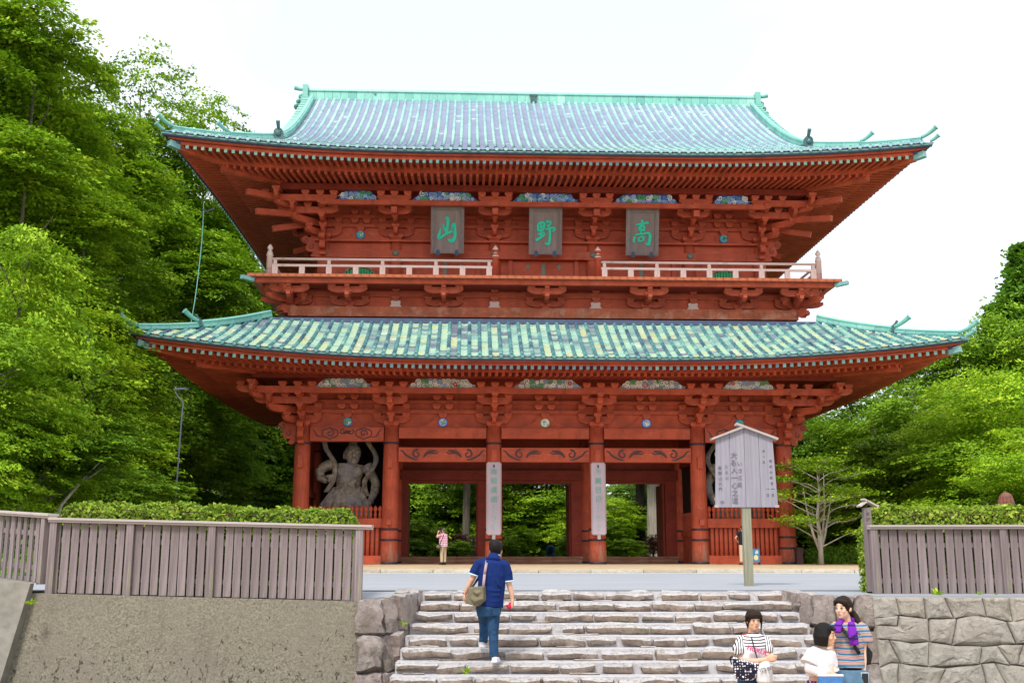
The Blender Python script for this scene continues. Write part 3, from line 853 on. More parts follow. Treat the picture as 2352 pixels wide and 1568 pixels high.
# doors of the three central bays
for k in (1, 2, 3):
    x0, x1 = UX[k]+0.3, UX[k+1]-0.3; xm = (x0+x1)/2
    for s in (-1, 1):
        a, b_ = sorted((xm+s*0.01, xm+s*1.42))
        d = gbox('door', a, b_, 0.47, 0.55, 12.42, 13.74)
        mb = MB()
        for px, pz, rr in ((s*0.72, 0.30, 0.14),):
            mb.prism([(px+rr*c_[0], pz+rr*c_[1]) for c_ in ((0,1),(0.45,0.5),(1,0.1),(0.4,-0.5),(0,-1.1),(-0.4,-0.5),(-1,0.1),(-0.45,0.5))], -0.02, 0.0)
        e = mb.build('door_fitting', M['bronze'], d, loc=(xm-(a+b_)/2 - 0.0, -0.04, 0.12))
        gbox('door_post', *sorted((xm+s*1.43, xm+s*1.62)), 0.40, 0.56, 12.37, 13.79)
    mb = MB(); mb.box(-0.09,0.09,-0.02,0,-0.55,0.56); mb.lathe([(0.18,0),(0.18,0.02)], (0,0,0), 14)
    mb.v = mb.v[:8] + [(p[0], -0.025 - p[2], p[1]-0.25) for p in mb.v[8:]]
    mb.build('door_lock_plate', M['bronze'], gate, loc=(xm, 0.465, 13.1))
# bell-shaped windows with green bars in the outer bays
for s in (-1, 1):
    xm = s*8.45
    w = empty('bell_window', (xm, 0.5, 12.42), 0, gate)
    fr = smooth_poly([(-1.0,0),(-0.86,0.3),(-0.74,0.62),(-0.5,0.92),(-0.2,1.02),(0,1.08),(0.2,1.02),(0.5,0.92),(0.74,0.62),(0.86,0.3),(1.0,0)], 4)
    mb = MB(); ribbon(mb, fr, 0.10, -0.05, 0.03); mb.build('window_frame', M['sill'], w)
    for q in range(13):
        x = -0.78 + q*0.13
        h = 0.95*math.sqrt(max(0.05, 1-(x/0.98)**2))
        mb = MB(); mb.lathe([(0.058,0),(0.058,h)], n=8); mb.build('window_bar', M['window_green'], w, True, loc=(x, 0.0, 0))
    # flower medallion over the window
    medallion(s*8.45, 0.42, 14.93, 0.2, [0,3,2,4] if s < 0 else [0,8,3,8])
    mb = MB(); mb.lathe([(0.21,-0.03),(0.21,0.03)], n=20); mb.build('medallion_rim', simple('medallion_blue', (0.05,0.14,0.5), 0.5), gate, loc=(s*8.45, 0.44, 14.93), rot=(R(90),0,0))
    mb = MB()
    pr = [(-0.75,0),(-0.6,0.12),(-0.4,0.22),(-0.3,0.42),(-0.12,0.46)]; pr = pr + [(-a, b_) for a, b_ in reversed(pr)]
    mb.prism([(a+s*8.45, b_+14.65) for a, b_ in pr], 0.46, 0.56); mb.build('frog_leg_strut', M['red'], gate)

# ---- balcony
BX, BYF, BYB = 12.98, -2.32, 17.82
nb = 74
mb = MB()
for i in range(nb):
    x = -BX + 2*BX*i/nb
    d_ = random.uniform(-0.012, 0.012)
    gbox('floor_plank', x+0.004, x+2*BX/nb-0.004, BYF+d_, 0.2, 12.24, 12.37, 'floor_edge')
gbox('balcony_floor', -BX, BX, 15.3, BYB, 12.25, 12.36, 'floor_edge')
for s in (-1, 1):
    a, b_ = sorted((s*10.2, s*BX)); gbox('balcony_floor', a, b_, 0.21, 15.29, 12.25, 12.36, 'floor_edge')
ring_beam('balcony_beam', 12.55, -1.95, 17.45, 0.22, 12.04, 12.235)
gbox('balcony_soffit', -12.4, 12.4, -1.8, -0.5, 12.10, 12.13, 'red_in')
# base wall
gbox('base_wall', -11.2, 11.2, -0.45, -0.33, 10.5, 12.23); gbox('base_wall', -11.2, 11.2, 15.83, 15.95, 10.5, 12.23)
for s in (-1, 1): gbox('base_wall', s*11.15-0.06, s*11.15+0.06, -0.32, 15.82, 10.5, 12.23)
gbox('base_beam', -11.45, 11.45, -0.72, -0.46, 10.85, 11.30, 'floor_edge')
for s in (-1, 1): gbox('base_beam', s*11.35-0.12, s*11.35+0.12, -0.44, 15.9, 10.86, 11.29)
gbox('base_tie_beam', -11.3, 11.3, -0.56, -0.46, 11.78, 12.02)
KARM = hijiki(0.86, 0.28, 0.18).mesh('bracket_arm', M['red'])
nm = MB(); nm.prism([(0,0.34),(0,0),(-0.16,-0.03),(-0.2,0.06),(-0.30,0.08),(-0.34,0.2),(-0.28,0.34),(-0.16,0.42)], -0.10, 0.10, axis='x')
LION = nm.mesh('carved_nose', M['red'])
KX = [-8.745, -4.54, 0, 4.54, 8.745]
def balcony_bracket(x, y, z, rot=0.0, name='balcony_bracket'):
    r = empty(name, (x, y, z), rot, gate)
    obj('capital_block', BIG, r, (0,0,0)).scale = (0.7,0.7,0.7)
    obj('bracket_arm', KARM, r, (0, 0, 0.06)); 
    for dx in (-0.7, 0.7): obj('bearing_block', BLK, r, (dx, 0, 0.30))
    obj('bracket_arm', PR[1], r, (0, 0, 0.14)); obj('bearing_block', BLK, r, (0, -1.0, 0.34)).scale = (1.15,1.15,1)
    obj('bracket_arm', KARM, r, (0, -1.0, 0.42))
    for dx in (-0.68, 0.68): obj('bearing_block', BLK, r, (dx, -1.0, 0.66)).scale = (1,1,0.6)
    obj('carved_nose', LION, r, (0, -1.05, 0.56))
    return r
for x in KX: balcony_bracket(x, -0.55, 11.30)
for x in KX: balcony_bracket(x, 16.05, 11.30, PI)
for s in (-1, 1):
    for rz, (dx, dy) in ((0, (0.15, 0)), (s*PI/2, (0.25, 0.1)), (s*PI/4, (0.2, 0))):
        balcony_bracket(s*(11.2+dx*0.5), -0.55+dy, 11.30+abs(rz)*0.004, rz, 'balcony_corner_bracket')
        balcony_bracket(s*(11.2+dx*0.5), 16.05-dy, 11.30+abs(rz)*0.004, PI-rz, 'balcony_corner_bracket')
    obj('carved_nose', LION, gate, (s*11.5, -0.75, 10.95), (0,0,s*PI/4)).scale = (1.6,1.3,0.9)
    # green capped corner joists
    mb = MB(); mb.beam((0,0,0), (s*0.42,-0.42,0.03), 0.20, 0.16); mb.build('corner_joist_cap', M['cap'], gate, loc=(s*12.75, -2.08, 12.13))
for x in (-6.7, -2.28, 2.28, 6.7):
    mb = MB()
    pr = [(-0.3,0),(-0.2,0.12),(-0.22,0.28),(-0.1,0.34)]; pr = pr + [(-a, b_) for a, b_ in reversed(pr)]
    mb.prism(pr, -0.05, 0.05); st = mb.build('base_strut', M['rail'], gate, loc=(x, -0.52, 11.31))
    obj('bearing_block', BLK, gate, (x, -0.56, 11.60)); obj('bearing_block', BLK, gate, (x, -0.60, 12.0)).scale = (1,1,0.6)
# railing
GIB = [(0.135,0),(0.135,0.92),(0.15,0.93),(0.15,0.98),(0.125,1.02),(0.115,1.12),(0.07,1.15),(0.06,1.18),(0.115,1.24),(0.125,1.30),(0.08,1.38),(0.02,1.46)]
mb = MB(); mb.lathe(GIB, n=16); RPOST = mb.mesh('rail_post', M['rail'], True)
mb = MB(); mb.lathe([(r*1.08, z) for r, z in GIB], n=16); RPOST2 = mb.mesh('rail_post', M['red'], True)
mb = MB(); mb.lathe([(0.15,0.0),(0.155,0.1),(0.125,0.14),(0.115,0.22),(0.07,0.25),(0.06,0.28),(0.125,0.34),(0.135,0.42),(0.08,0.50),(0.02,0.6)], n=16); GCAP = mb.mesh('post_finial', M['rail'], True)
rl = empty('balcony_railing', (0,0,0), 0, gate)
for s in (-1, 1):
    for (x, y, me) in ((12.15,-1.72,RPOST),(2.27,-1.72,RPOST2),(12.15,17.2,RPOST)):
        p = obj('rail_post', me, rl, (s*x, y, 12.37))
        if me is RPOST2: obj('post_finial', GCAP, p, (0,0,0.92))
    a, b_ = sorted((s*2.4, s*12.05))
    def railpart(name, x0, x1, y0, y1, z0, z1): return gbox(name, x0, x1, y0, y1, z0, z1, 'rail', rl)
    mb = MB(); mb.tube([(-(b_-a)/2,0,0),((b_-a)/2,0,0)], 0.062, 8); mb.build('top_rail', M['rail'], rl, True, loc=((a+b_)/2, -1.72, 13.17))
    railpart('middle_rail', a, b_, -1.77, -1.67, 12.83, 12.93); railpart('bottom_rail', a, b_, -1.80, -1.64, 12.375, 12.50)
    mb = MB(); mb.tube([(0,-9.4,0),(0,9.4,0)], 0.062, 8); mb.build('top_rail', M['rail'], rl, True, loc=(s*12.15, 7.74, 13.17))
    railpart('middle_rail', s*12.15-0.05, s*12.15+0.05, -1.6, 17.1, 12.83, 12.93); railpart('bottom_rail', s*12.15-0.08, s*12.15+0.08, -1.6, 17.1, 12.375, 12.50)
    n = 8
    for q in range(n+1):
        x = s*(2.55 + (11.9-2.55)*q/n)
        railpart('stub_post', x-0.12, x+0.12, -1.79, -1.65, 12.50, 12.83)
        if q % 2 == 0:
            railpart('stub_post', x-0.07, x+0.07, -1.78, -1.66, 12.93, 13.12)
    for q in range(14):
        y = -0.6 + q*1.35
        railpart('stub_post', s*12.15-0.07, s*12.15+0.07, y-0.12, y+0.12, 12.50, 12.83)
        if q % 2 == 1: railpart('stub_post', s*12.15-0.06, s*12.15+0.06, y-0.07, y+0.07, 12.93, 13.12)
gbox('top_rail', -12.0, 12.0, 17.15, 17.25, 13.1, 13.2, 'rail', rl)

# ================================================================== roofs
class Roof:
    def __init__(s, W, Wy, yc, Z0, a, b, L, O, Lc=13.0, pw=2.3):
        s.W, s.Wy, s.yc, s.Z0, s.a, s.b, s.L, s.O, s.Lc, s.pw = W, Wy, yc, Z0, a, b, L, O, Lc, pw
    def warp(s, x, y, z):
        cx = max(0, s.W - abs(x)); cy = max(0, s.Wy - abs(y - s.yc))
        m = max(0.0, 1 - (cx + cy) / s.Lc) ** s.pw
        fy = min(1, abs(y - s.yc) / (s.Wy * 0.5))
        fx = min(1, abs(x) / (s.W * 0.5))
        return Vector((x + math.copysign(s.O * m * fx, x), y + math.copysign(s.O * m * fy, y - s.yc), z + s.L * m))
    def zz(s, d): return s.Z0 + s.a * d + s.b * d * d
    def pt(s, side, t, d, dz=0.0):
        if side == 'F': x, y = t, s.yc - s.Wy + d
        elif side == 'B': x, y = t, s.yc + s.Wy - d
        elif side == 'R': x, y = s.W - d, t
        else: x, y = -s.W + d, t
        return s.warp(x, y, s.zz(d) + dz)
    def raw(s, x, y, z): return s.warp(x, y, z)
LOW = Roof(15.99, 13.05, 7.75, 8.30, 0.50, 0.016, 0.80, 0.75)
UPP = Roof(15.50, 12.65, 7.75, 17.16, 0.391, 0.0168, 0.40, 0.62, 11.0)
ND = 3.75     # lower roof: depth of slope up to the balcony base
GH = 3.25     # upper roof: depth where hips end and the gables begin
UD = 12.40     # upper roof: depth up to the ridge

def eave_loop(rf, name, d0, d1, z0, z1, mat, parent, nseg=40, zslope=0.0):
    """a timber running round all four eaves; z0,z1 absolute before the corner lift"""
    cs = []
    W, Wy, yc = rf.W, rf.Wy, rf.yc
    for side in range(4):
        for i in range(nseg):
            t = -1 + 2*i/nseg
            cs.append((side, t))
    v = []; f = []
    for side, t in cs:
        for d, z in ((d0, z0), (d0, z1), (d1, z1+zslope), (d1, z0+zslope)):
            w, wy = W - d, Wy - d
            if side == 0: x, y = t*w, yc - wy
            elif side == 1: x, y = w, yc + t*wy
            elif side == 2: x, y = -t*w, yc + wy
            else: x, y = -w, yc - t*wy
            v.append(rf.warp(x, y, z))
    n = len(cs)
    for i in range(n):
        j = (i+1) % n
        for k in range(4):
            k2 = (k+1) % 4
            f.append((i*4+k, i*4+k2, j*4+k2, j*4+k))
    mb = MB(); mb.add(v, f)
    return mb.build(name, M[mat], parent)

def roof_build(rf, name, top, mats, zr, purl_in, is_up):
    """zr: dict of heights"""
    root = empty(name, (0,0,0), 0, gate)
    # deck
    mb = MB()
    def dmax(side, t):
        c = (rf.W - abs(t)) if side in 'FB' else (rf.Wy - abs(t - rf.yc))
        if is_up:
            if side in 'FB': return top if abs(t) <= rf.W - GH + 0.001 else max(0, c)
            return min(c, GH + 0.95)
        return max(0, min(c, top))
    def grid(side, t0, t1, nt_, nd, dz=-0.05, mbx=None):
        mbx = mbx or mb
        v = []; f = []
        for i in range(nt_+1):
            t = t0 + (t1-t0)*i/nt_
            dm = dmax(side, t)
            for j in range(nd+1): v.append(rf.pt(side, t, dm*j/nd, dz))
        for i in range(nt_):
            for j in range(nd):
                a = i*(nd+1)+j; f.append((a, a+nd+1, a+nd+2, a+1))
        mbx.add(v, f, 0.3)
    hx = rf.W - GH if is_up else rf.W
    if is_up:
        for sd in 'FB':
            grid(sd, -hx, hx, 40, 14)
            grid(sd, hx+0.002, rf.W, 10, 6); grid(sd, -rf.W, -hx-0.002, 10, 6)
    else:
        for sd in 'FB': grid(sd, -rf.W, rf.W, 70, 6)
    for sd in 'LR': grid(sd, rf.yc-rf.Wy, rf.yc+rf.Wy, 40, 6)
    mb.build('roof_deck', M[mats[1]], root)
    # tile rolls and flat tiles
    sp = 0.424 if not is_up else 0.385
    disc = MB(); disc.lathe([(0.088,-0.03),(0.088,0.0),(0.07,0.012),(0.06,0.004),(0.03,0.015)], n=12)
    DISC = disc.mesh('eave_tile_cap', M[mats[0]], True)
    flat_stuff = MB(); side_stuff = MB(); side_flat = MB()
    rnd = random.Random(5)
    def row_positions(half):
        n = int(half / sp); return [i*sp for i in range(-n, n+1)]
    def roll(mbx, side, t, dm, R_=0.082):
        seg = 0.36; nsg = max(2, int(dm/seg)); 
        d_prev = -0.04
        base = 0.5 + 0.3*math.sin(t*0.55+1.0)*math.sin(t*1.7)
        for q in range(nsg):
            d0 = -0.04 + (dm+0.04)*q/nsg; d1 = -0.04 + (dm+0.04)*(q+1)/nsg
            col_ = min(1, max(0, rnd.gauss(0.5, 0.2) if not is_up else rnd.gauss(0.62+0.2*math.sin(t*0.3+d0*0.5), 0.16)))
            ring = []
            for d, rr in ((d0, R_*1.12), (d0+(d1-d0)*0.18, R_*1.12), (d0+(d1-d0)*0.2, R_*0.94), (d1, R_)):
                c = rf.pt(side, t, max(0,d) if d > 0 else d, 0.0)
                c2 = rf.pt(side, t + (0.05 if side in 'FB' else 0.05), max(0,d) if d>0 else d, 0.0)
                e = rf.pt(side, t, d+0.05, 0.0)
                ax = (c2-c).normalized(); dn = (e-c).normalized(); up = ax.cross(dn)
                if up.z < 0: up = -up
                pts = [c + ax*(rr*math.cos(PI*k/5)) + up*(rr*math.sin(PI*k/5)*1.15+0.0) for k in range(6)]
                ring.append(pts)
            v = [p for r_ in ring for p in r_]; f = []
            for i in range(3):
                for k in range(5): f.append((i*6+k, i*6+k+1, i*6+7+k, i*6+6+k))
            mbx.add(v, f, col_)
    def flats(mbx, side, t0, t1, dm0, dm1, store=None):
        cl = 0.22; dm = min(dm0, dm1); n = max(1, int(dm/cl))
        clump = rnd.random()
        for q in range(n):
            d0 = dm*q/n; d1 = dm*(q+1)/n + 0.02
            if rnd.random() < (0.5 if not is_up else 0.5): clump = rnd.betavariate(2.4, 2.2)
            colv = min(1, max(0, clump + rnd.gauss(0, 0.10)))
            if is_up:
                # copper sheet: lilac glare put into the colour, sparse pale tiles, greener towards the right
                x_ = t0/rf.W
                colv = 0.25 + 0.4*clump
                if rnd.random() < 0.012 + 0.05*max(0, x_): colv = 0.97
            a0 = rf.pt(side, t0, d0, 0.045); b0 = rf.pt(side, t1, d0, 0.045); tm = (t0+t1)/2
            m0 = rf.pt(side, tm, d0, 0.012)
            a1 = rf.pt(side, t0, d1, 0.005); b1 = rf.pt(side, t1, d1, 0.005); m1 = rf.pt(side, tm, d1, -0.028)
            al = a0 - Vector((0,0,0.045)); bl = b0 - Vector((0,0,0.045)); ml = m0 - Vector((0,0,0.045))
            vv = [a0,m0,b0,b1,m1,a1,al,ml,bl]; ff = [(0,1,4,5),(1,2,3,4),(6,7,1,0),(7,8,2,1)]
            if store is not None and store(q): 
                m_ = MB(); m_.add([p-m0 for p in vv], ff, colv)
                m_.build('roof_tile', M[mats[1]], root, loc=m0)
            else: mbx.add(vv, ff, colv)
    half = (rf.W - 0.12)
    xs = row_positions(half)
    for i, t in enumerate(xs):
        dm = dmax('F', t)
        if is_up and abs(t) > rf.W-GH-0.35 and abs(t) < rf.W-GH: dm = dmax('F', t)
        if dm > 0.15:
            m_ = MB(); roll(m_, 'F', t, dm)
            o = m_.build('tile_roll', M[mats[0]], root, True)
            c = rf.pt('F', t, -0.05, 0.02)
            dd = obj('eave_tile_cap', DISC, o, c, (R(90), 0, 0))
        if i < len(xs)-1:
            keep = (lambda q: q < 4 and abs(t) < 15.85) if not is_up else None
            flats(flat_stuff, 'F', t, xs[i+1], dmax('F', t), dmax('F', xs[i+1]), keep)
        roll(side_stuff, 'B', t, dmax('B', t)) if i % 1 == 0 and dmax('B', t) > 0.2 else None
        if i < len(xs)-1: flats(side_flat, 'B', t, xs[i+1], dmax('B', t), dmax('B', xs[i+1]))
    ys = [rf.yc + i*sp for i in range(-int((rf.Wy-0.12)/sp), int((rf.Wy-0.12)/sp)+1)]
    for sd in 'LR':
        for i, t in enumerate(ys):
            dm = dmax(sd, t)
            if dm > 0.15: roll(side_stuff, sd, t, dm)
            if i < len(ys)-1: flats(side_flat, sd, t, ys[i+1], dmax(sd, t), dmax(sd, ys[i+1]))
            c = rf.pt(sd, t, -0.05, 0.02); s_ = 1 if sd == 'R' else -1
            side_stuff.tube([c, c+Vector((s_*0.03,0,0))], 0.088, 10, rnd=0.5)
    tag(flat_stuff.build('tile_courses', M[mats[1]], root), kind='stuff')
    tag(side_stuff.build('side_tile_rolls', M[mats[0]], root, True), kind='stuff')
    tag(side_flat.build('side_tile_courses', M[mats[1]], root), kind='stuff')
    # eave edge: dark copper band, stacked boards, bright fascia
    z = rf.Z0
    eave_loop(rf, 'eave_copper_edge', 0.03, 0.35, z-0.115, z-0.055, 'cap', root)
    eave_loop(rf, 'eave_dark_band', 0.07, 0.5, z-0.165, z-0.115, 'navy', root)
    eave_loop(rf, 'eave_board', 0.22, 0.6, z-0.225, z-0.166, 'red', root)
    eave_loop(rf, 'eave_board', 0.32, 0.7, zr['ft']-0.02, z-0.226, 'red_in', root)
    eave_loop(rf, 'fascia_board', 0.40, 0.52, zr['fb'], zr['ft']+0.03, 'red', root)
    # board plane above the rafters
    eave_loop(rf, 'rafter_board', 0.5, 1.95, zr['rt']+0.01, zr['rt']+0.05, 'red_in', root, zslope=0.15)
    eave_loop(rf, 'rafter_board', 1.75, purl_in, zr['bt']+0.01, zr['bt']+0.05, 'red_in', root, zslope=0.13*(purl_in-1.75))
    eave_loop(rf, 'rafter_tie', 1.60, 1.76, zr['bt']+0.005, zr['rt']+0.12, 'red', root)
    # rafters
    rs = 0.282; n = int((rf.W-0.62)/rs)
    stf = MB()
    rm = random.Random(9)
    FL = [None]*6
    for i in range(-n, n+1):
        x = i*rs
        c = rf.W - abs(x)
        yF = rf.yc - rf.Wy
        def raf(mbx, side, t, d0, d1, za, zb, w, h, rnd_=0.5):
            if d1 - d0 < 0.08: return False
            def P(d, z_):
                if side == 'F': return rf.raw(t, yF+d, z_)
                if side == 'B': return rf.raw(t, rf.yc+rf.Wy-d, z_)
                return rf.raw((rf.W-d)*(1 if side=='R' else -1), t, z_)
            mbx.beam(P(d0, za), P(d1, zb), w, h, rnd=rnd_)
            return True
        d0, d1 = 0.42, min(1.95, c-0.05)
        zc = zr['rt'] - 0.07
        m_ = MB()
        if raf(m_, 'F', x, d0+0.012, d1, zc, zc+0.10*(d1-d0), 0.115, 0.14):
            o = m_.build('flying_rafter', M['red'], root)
            p0 = rf.raw(x, yF+d0, zc)
            mc = MB(); f_ = abs(x)/rf.W
            mc.box(-0.064,0.064,-0.02,0.012,-0.076,0.076, rnd=min(1,max(0, rm.gauss(0.22+0.55*f_*f_ if not is_up else 0.30+0.55*f_, 0.10))))
            mc.build('rafter_cap', M['cap'], o, loc=p0)
        d0b, d1b = 1.62, min(purl_in, c-0.05)
        zcb = zr['bt'] - 0.07
        m_ = MB()
        if raf(m_, 'F', x, d0b, d1b, zcb, zcb+0.13*(d1b-d0b), 0.12, 0.15): m_.build('base_rafter', M['red'], root)
        raf(stf, 'B', x, d0, d1, zc, zc+0.1*(d1-d0), 0.115, 0.14); raf(stf, 'B', x, d0b, d1b, zcb, zcb+0.13*(d1b-d0b), 0.12, 0.15)
    ny = int((rf.Wy-0.62)/rs)
    for i in range(-ny, ny+1):
        t = rf.yc + i*rs; c = rf.Wy - abs(t-rf.yc)
        for sd in 'LR':
            d1 = min(1.95, c-0.05); raf(stf, sd, t, 0.42, d1, zc, zc+0.1*max(0,d1-0.42), 0.115, 0.14)
            d1b = min(purl_in, c-0.05); raf(stf, sd, t, 1.62, d1b, zcb, zcb+0.13*max(0,d1b-1.62), 0.12, 0.15)
    tag(stf.build('side_rafters', M['red'], root), kind='stuff')
    # hip rafters with green caps
    for sx in (-1, 1):
        for sy in (-1, 1):
            def H(d, z_): return rf.raw(sx*(rf.W-d), rf.yc + sy*(rf.Wy-d), z_)
            m_ = MB(); m_.beam(H(0.5, zr['rt']-0.09), H(2.1, zr['rt']+0.05), 0.26, 0.30)
            m_.beam(H(1.75, zr['bt']-0.13), H(5.6, zr['bt']+0.36), 0.30, 0.34)
            hr = m_.build('hip_rafter', M['red'], root)
            m_ = MB(); m_.beam(H(0.24, zr['rt']-0.07), H(0.58, zr['rt']-0.09), 0.26, 0.26); m_.build('hip_rafter_cap', M['cap'], hr)
            m_ = MB(); m_.beam(H(0.40, zr['rt']+0.14), H(0.52, zr['rt']+0.14), 0.30, 0.30); m_.build('fascia_joint_cap', M['navy'], hr)
    return root
lowroof = roof_build(LOW, 'lower_roof', ND, ('roll_low', 'flat_low'), dict(ft=8.13, fb=7.98, rt=7.97, bt=7.90), 5.4, False)
uproof = roof_build(UPP, 'upper_roof', UD, ('roll_up', 'flat_up'), dict(ft=16.95, fb=16.80, rt=16.81, bt=16.66), 5.5, True)

# ---- ridges
def ridge(rf, path, w, h, name, parent, horn=True, base=0.0, hornlen=0.6, rnd=0.6, steps=2):
    """box ridge along a list of points lying on the roof surface, with cover rolls on top"""
    r = MB()
    P = [Vector(p) for p in path]
    n = len(P)
    for a, b_ in zip(P[:-1], P[1:]):
        L = (b_-a).length; k = max(1, int(L/0.42))
        for q in range(k):
            p = a.lerp(b_, q/k); p2 = a.lerp(b_, (q+1)/k - 0.012/max(L,0.1))
            rv = random.gauss(rnd, 0.12)
            up = Vector((0,0,1))
            r.beam(p + up*(base+h*0.40), p2 + up*(base+h*0.40), w*0.86, h*0.80, rnd=rv)
            r.beam(p + up*(base+h*0.08), p2 + up*(base+h*0.08), w*1.06, h*0.13, rnd=rv-0.3)
            r.beam(p + up*(base+h*0.80), p2 + up*(base+h*0.80), w*1.0, h*0.07, rnd=rv-0.35)
    top = [p + Vector((0,0,base+h*0.92)) for p in P]
    r.tube(top, w*0.27, 8, rnd=rnd+0.1)
    o = r.build(name, M['ridge'], parent)
    return o
def horn(p, dirv, L, rad, parent, name='ridge_horn'):
    d = Vector(dirv).normalized(); m_ = MB()
    pts = [p + d*L*t + Vector((0,0,1))*(L*0.42*t**1.7) for t in (0, 0.25, 0.5, 0.75, 1.0)]
    m_.tube(pts, [rad*0.8, rad*0.8, rad*0.85, rad*0.95, rad*1.05], 10, rnd=0.55)
    e = pts[-1]; dd = (pts[-1]-pts[-2]).normalized()
    m_.tube([e, e+dd*0.05], [rad*1.2, rad*1.2], 12, rnd=0.35)
    return m_.build(name, M['ridge'], parent, False)
def ogre(p, rz, s, parent, mat='navy2'):
    m_ = MB()
    pr = [(-0.42,0),(-0.5,0.1),(-0.38,0.16),(-0.26,0.2),(-0.24,0.5),(-0.14,0.62),(0.14,0.62),(0.24,0.5),(0.26,0.2),(0.38,0.16),(0.5,0.1),(0.42,0)]
    m_.prism([(a*s, b_*s) for a, b_ in pr], -0.09*s, 0.09*s, rnd=0.15)
    m_.ell((0,-0.1*s,0.34*s), (0.16*s,0.12*s,0.15*s), 8, 6, rnd=0.3)
    m_.ell((-0.1*s,-0.16*s,0.42*s), (0.05*s,0.05*s,0.05*s), 6, 4, rnd=0.1); m_.ell((0.1*s,-0.16*s,0.42*s), (0.05*s,0.05*s,0.05*s), 6, 4, rnd=0.1)
    m_.tube([(0,0.05,0.55*s),(0,-0.12*s,0.72*s),(0,-0.32*s,0.95*s)], [0.09*s,0.09*s,0.11*s], 10, rnd=0.3)
    return m_.build('ogre_tile', M['ogre'], parent, False, loc=p, rot=(0,0,rz))
M['ogre'] = patina('patina_ogre', [(0, (0.03,0.06,0.06)), (0.5, (0.07,0.20,0.19)), (1, (0.14,0.34,0.30))])
def hip_pt(rf, sx, sy, d, dz=0.0):
    return rf.warp(sx*(rf.W-d), rf.yc + sy*(rf.Wy-d), rf.zz(d)+dz)
for sx in (-1, 1):
    for sy in (-1, 1):
        # lower roof hips, in two stages
        pts = [hip_pt(LOW, sx, sy, d) for d in (ND+0.25, 3.3, 2.8, 2.3, 1.9)]
        ridge(LOW, pts, 0.26, 0.27, 'hip_ridge', lowroof)
        e = pts[-1]; dv = (pts[-1]-pts[-2]); dv.z = 0
        horn(e + Vector((0,0,0.22)), dv, 0.80, 0.10, lowroof); 
        pts = [hip_pt(LOW, sx, sy, d) for d in (1.9, 1.5, 1.0, 0.55, 0.25)]
        ridge(LOW, pts, 0.22, 0.21, 'hip_ridge', lowroof)
        horn(pts[-1] + Vector((0,0,0.17)), dv, 0.75, 0.095, lowroof)
        horn(hip_pt(LOW, sx, sy, 0.1) + Vector((0,0,0.03)), dv, 0.34, 0.085, lowroof, 'corner_tile')
        ogre(hip_pt(LOW, sx, sy, 1.82)+Vector((0,0,0.0)), math.atan2(dv.y, dv.x)+PI/2, 0.55, lowroof)
        # upper roof hips
        pts = [hip_pt(UPP, sx, sy, d) for d in (3.3, 2.9, 2.4, 1.9)]
        ridge(UPP, pts, 0.26, 0.28, 'hip_ridge', uproof)
        dv = pts[-1]-pts[-2]; dv.z = 0
        horn(pts[-1] + Vector((0,0,0.30)), dv, 0.55, 0.095, uproof)
        pts = [hip_pt(UPP, sx, sy, d) for d in (1.9, 1.4, 0.9, 0.55, 0.3)]
        ridge(UPP, pts, 0.23, 0.24, 'hip_ridge', uproof)
        horn(pts[-1] + Vector((0,0,0.25)), dv, 0.62, 0.095, uproof)
        horn(hip_pt(UPP, sx, sy, 0.1) + Vector((0,0,0.03)), dv, 0.34, 0.085, uproof, 'corner_tile')
        # descending ridges along the gables
        sd = 'F' if sy < 0 else 'B'
        xr = sx*(UPP.W-GH-0.30)
        pts = [UPP.pt(sd, xr, d) for d in (12.15, 11.0, 9.8, 8.6, 7.5, 6.4, 5.4, 4.6, 3.9, 3.45)]
        ridge(UPP, pts, 0.27, 0.33, 'descending_ridge', uproof)
        ogre(UPP.pt(sd, xr, 3.30), 0 if sy < 0 else PI, 0.85, uproof)
        # verge tiles outside the descending ridge, and bargeboard
        v_ = MB()
        for q in range(31):
            d = 3.35 + q*(12.2-3.35)/30
            a = UPP.pt(sd, sx*(UPP.W-GH-0.2), d, 0.06); b_ = UPP.pt(sd, sx*(UPP.W-GH+0.22), d, 0.04)
            v_.tube([a, b_], 0.085, 8, rnd=random.gauss(0.6, 0.12))
        tag(v_.build('verge_tiles', M['ridge'], uproof), kind='stuff')
        bp = [UPP.pt(sd, sx*(UPP.W-GH+0.02), d, -0.1) for d in (3.2, 5.0, 7.0, 9.0, 11.0, 12.65)]
        m_ = MB()
        for a, b_ in zip(bp[:-1], bp[1:]): m_.beam(a - Vector((0,0,0.22)), b_ - Vector((0,0,0.22)), 0.10, 0.42)
        m_.build('bargeboard', M['red'], uproof)
# gable walls
for sx in (-1, 1):
    x = sx*(UPP.W-GH-0.9)
    top = UPP.zz(12.65)-0.1
    prof = [(UPP.yc-UPP.Wy+d, UPP.zz(d)-0.12) for d in (3.6, 5.4, 7.2, 9.0, 10.8, 12.65)]
    prof = prof + [(2*UPP.yc - a, b_) for a, b_ in reversed(prof[:-1])]
    m_ = MB(); m_.prism(prof, x-0.05, x+0.05, axis='x'); m_.build('gable_wall', M['red'], uproof)
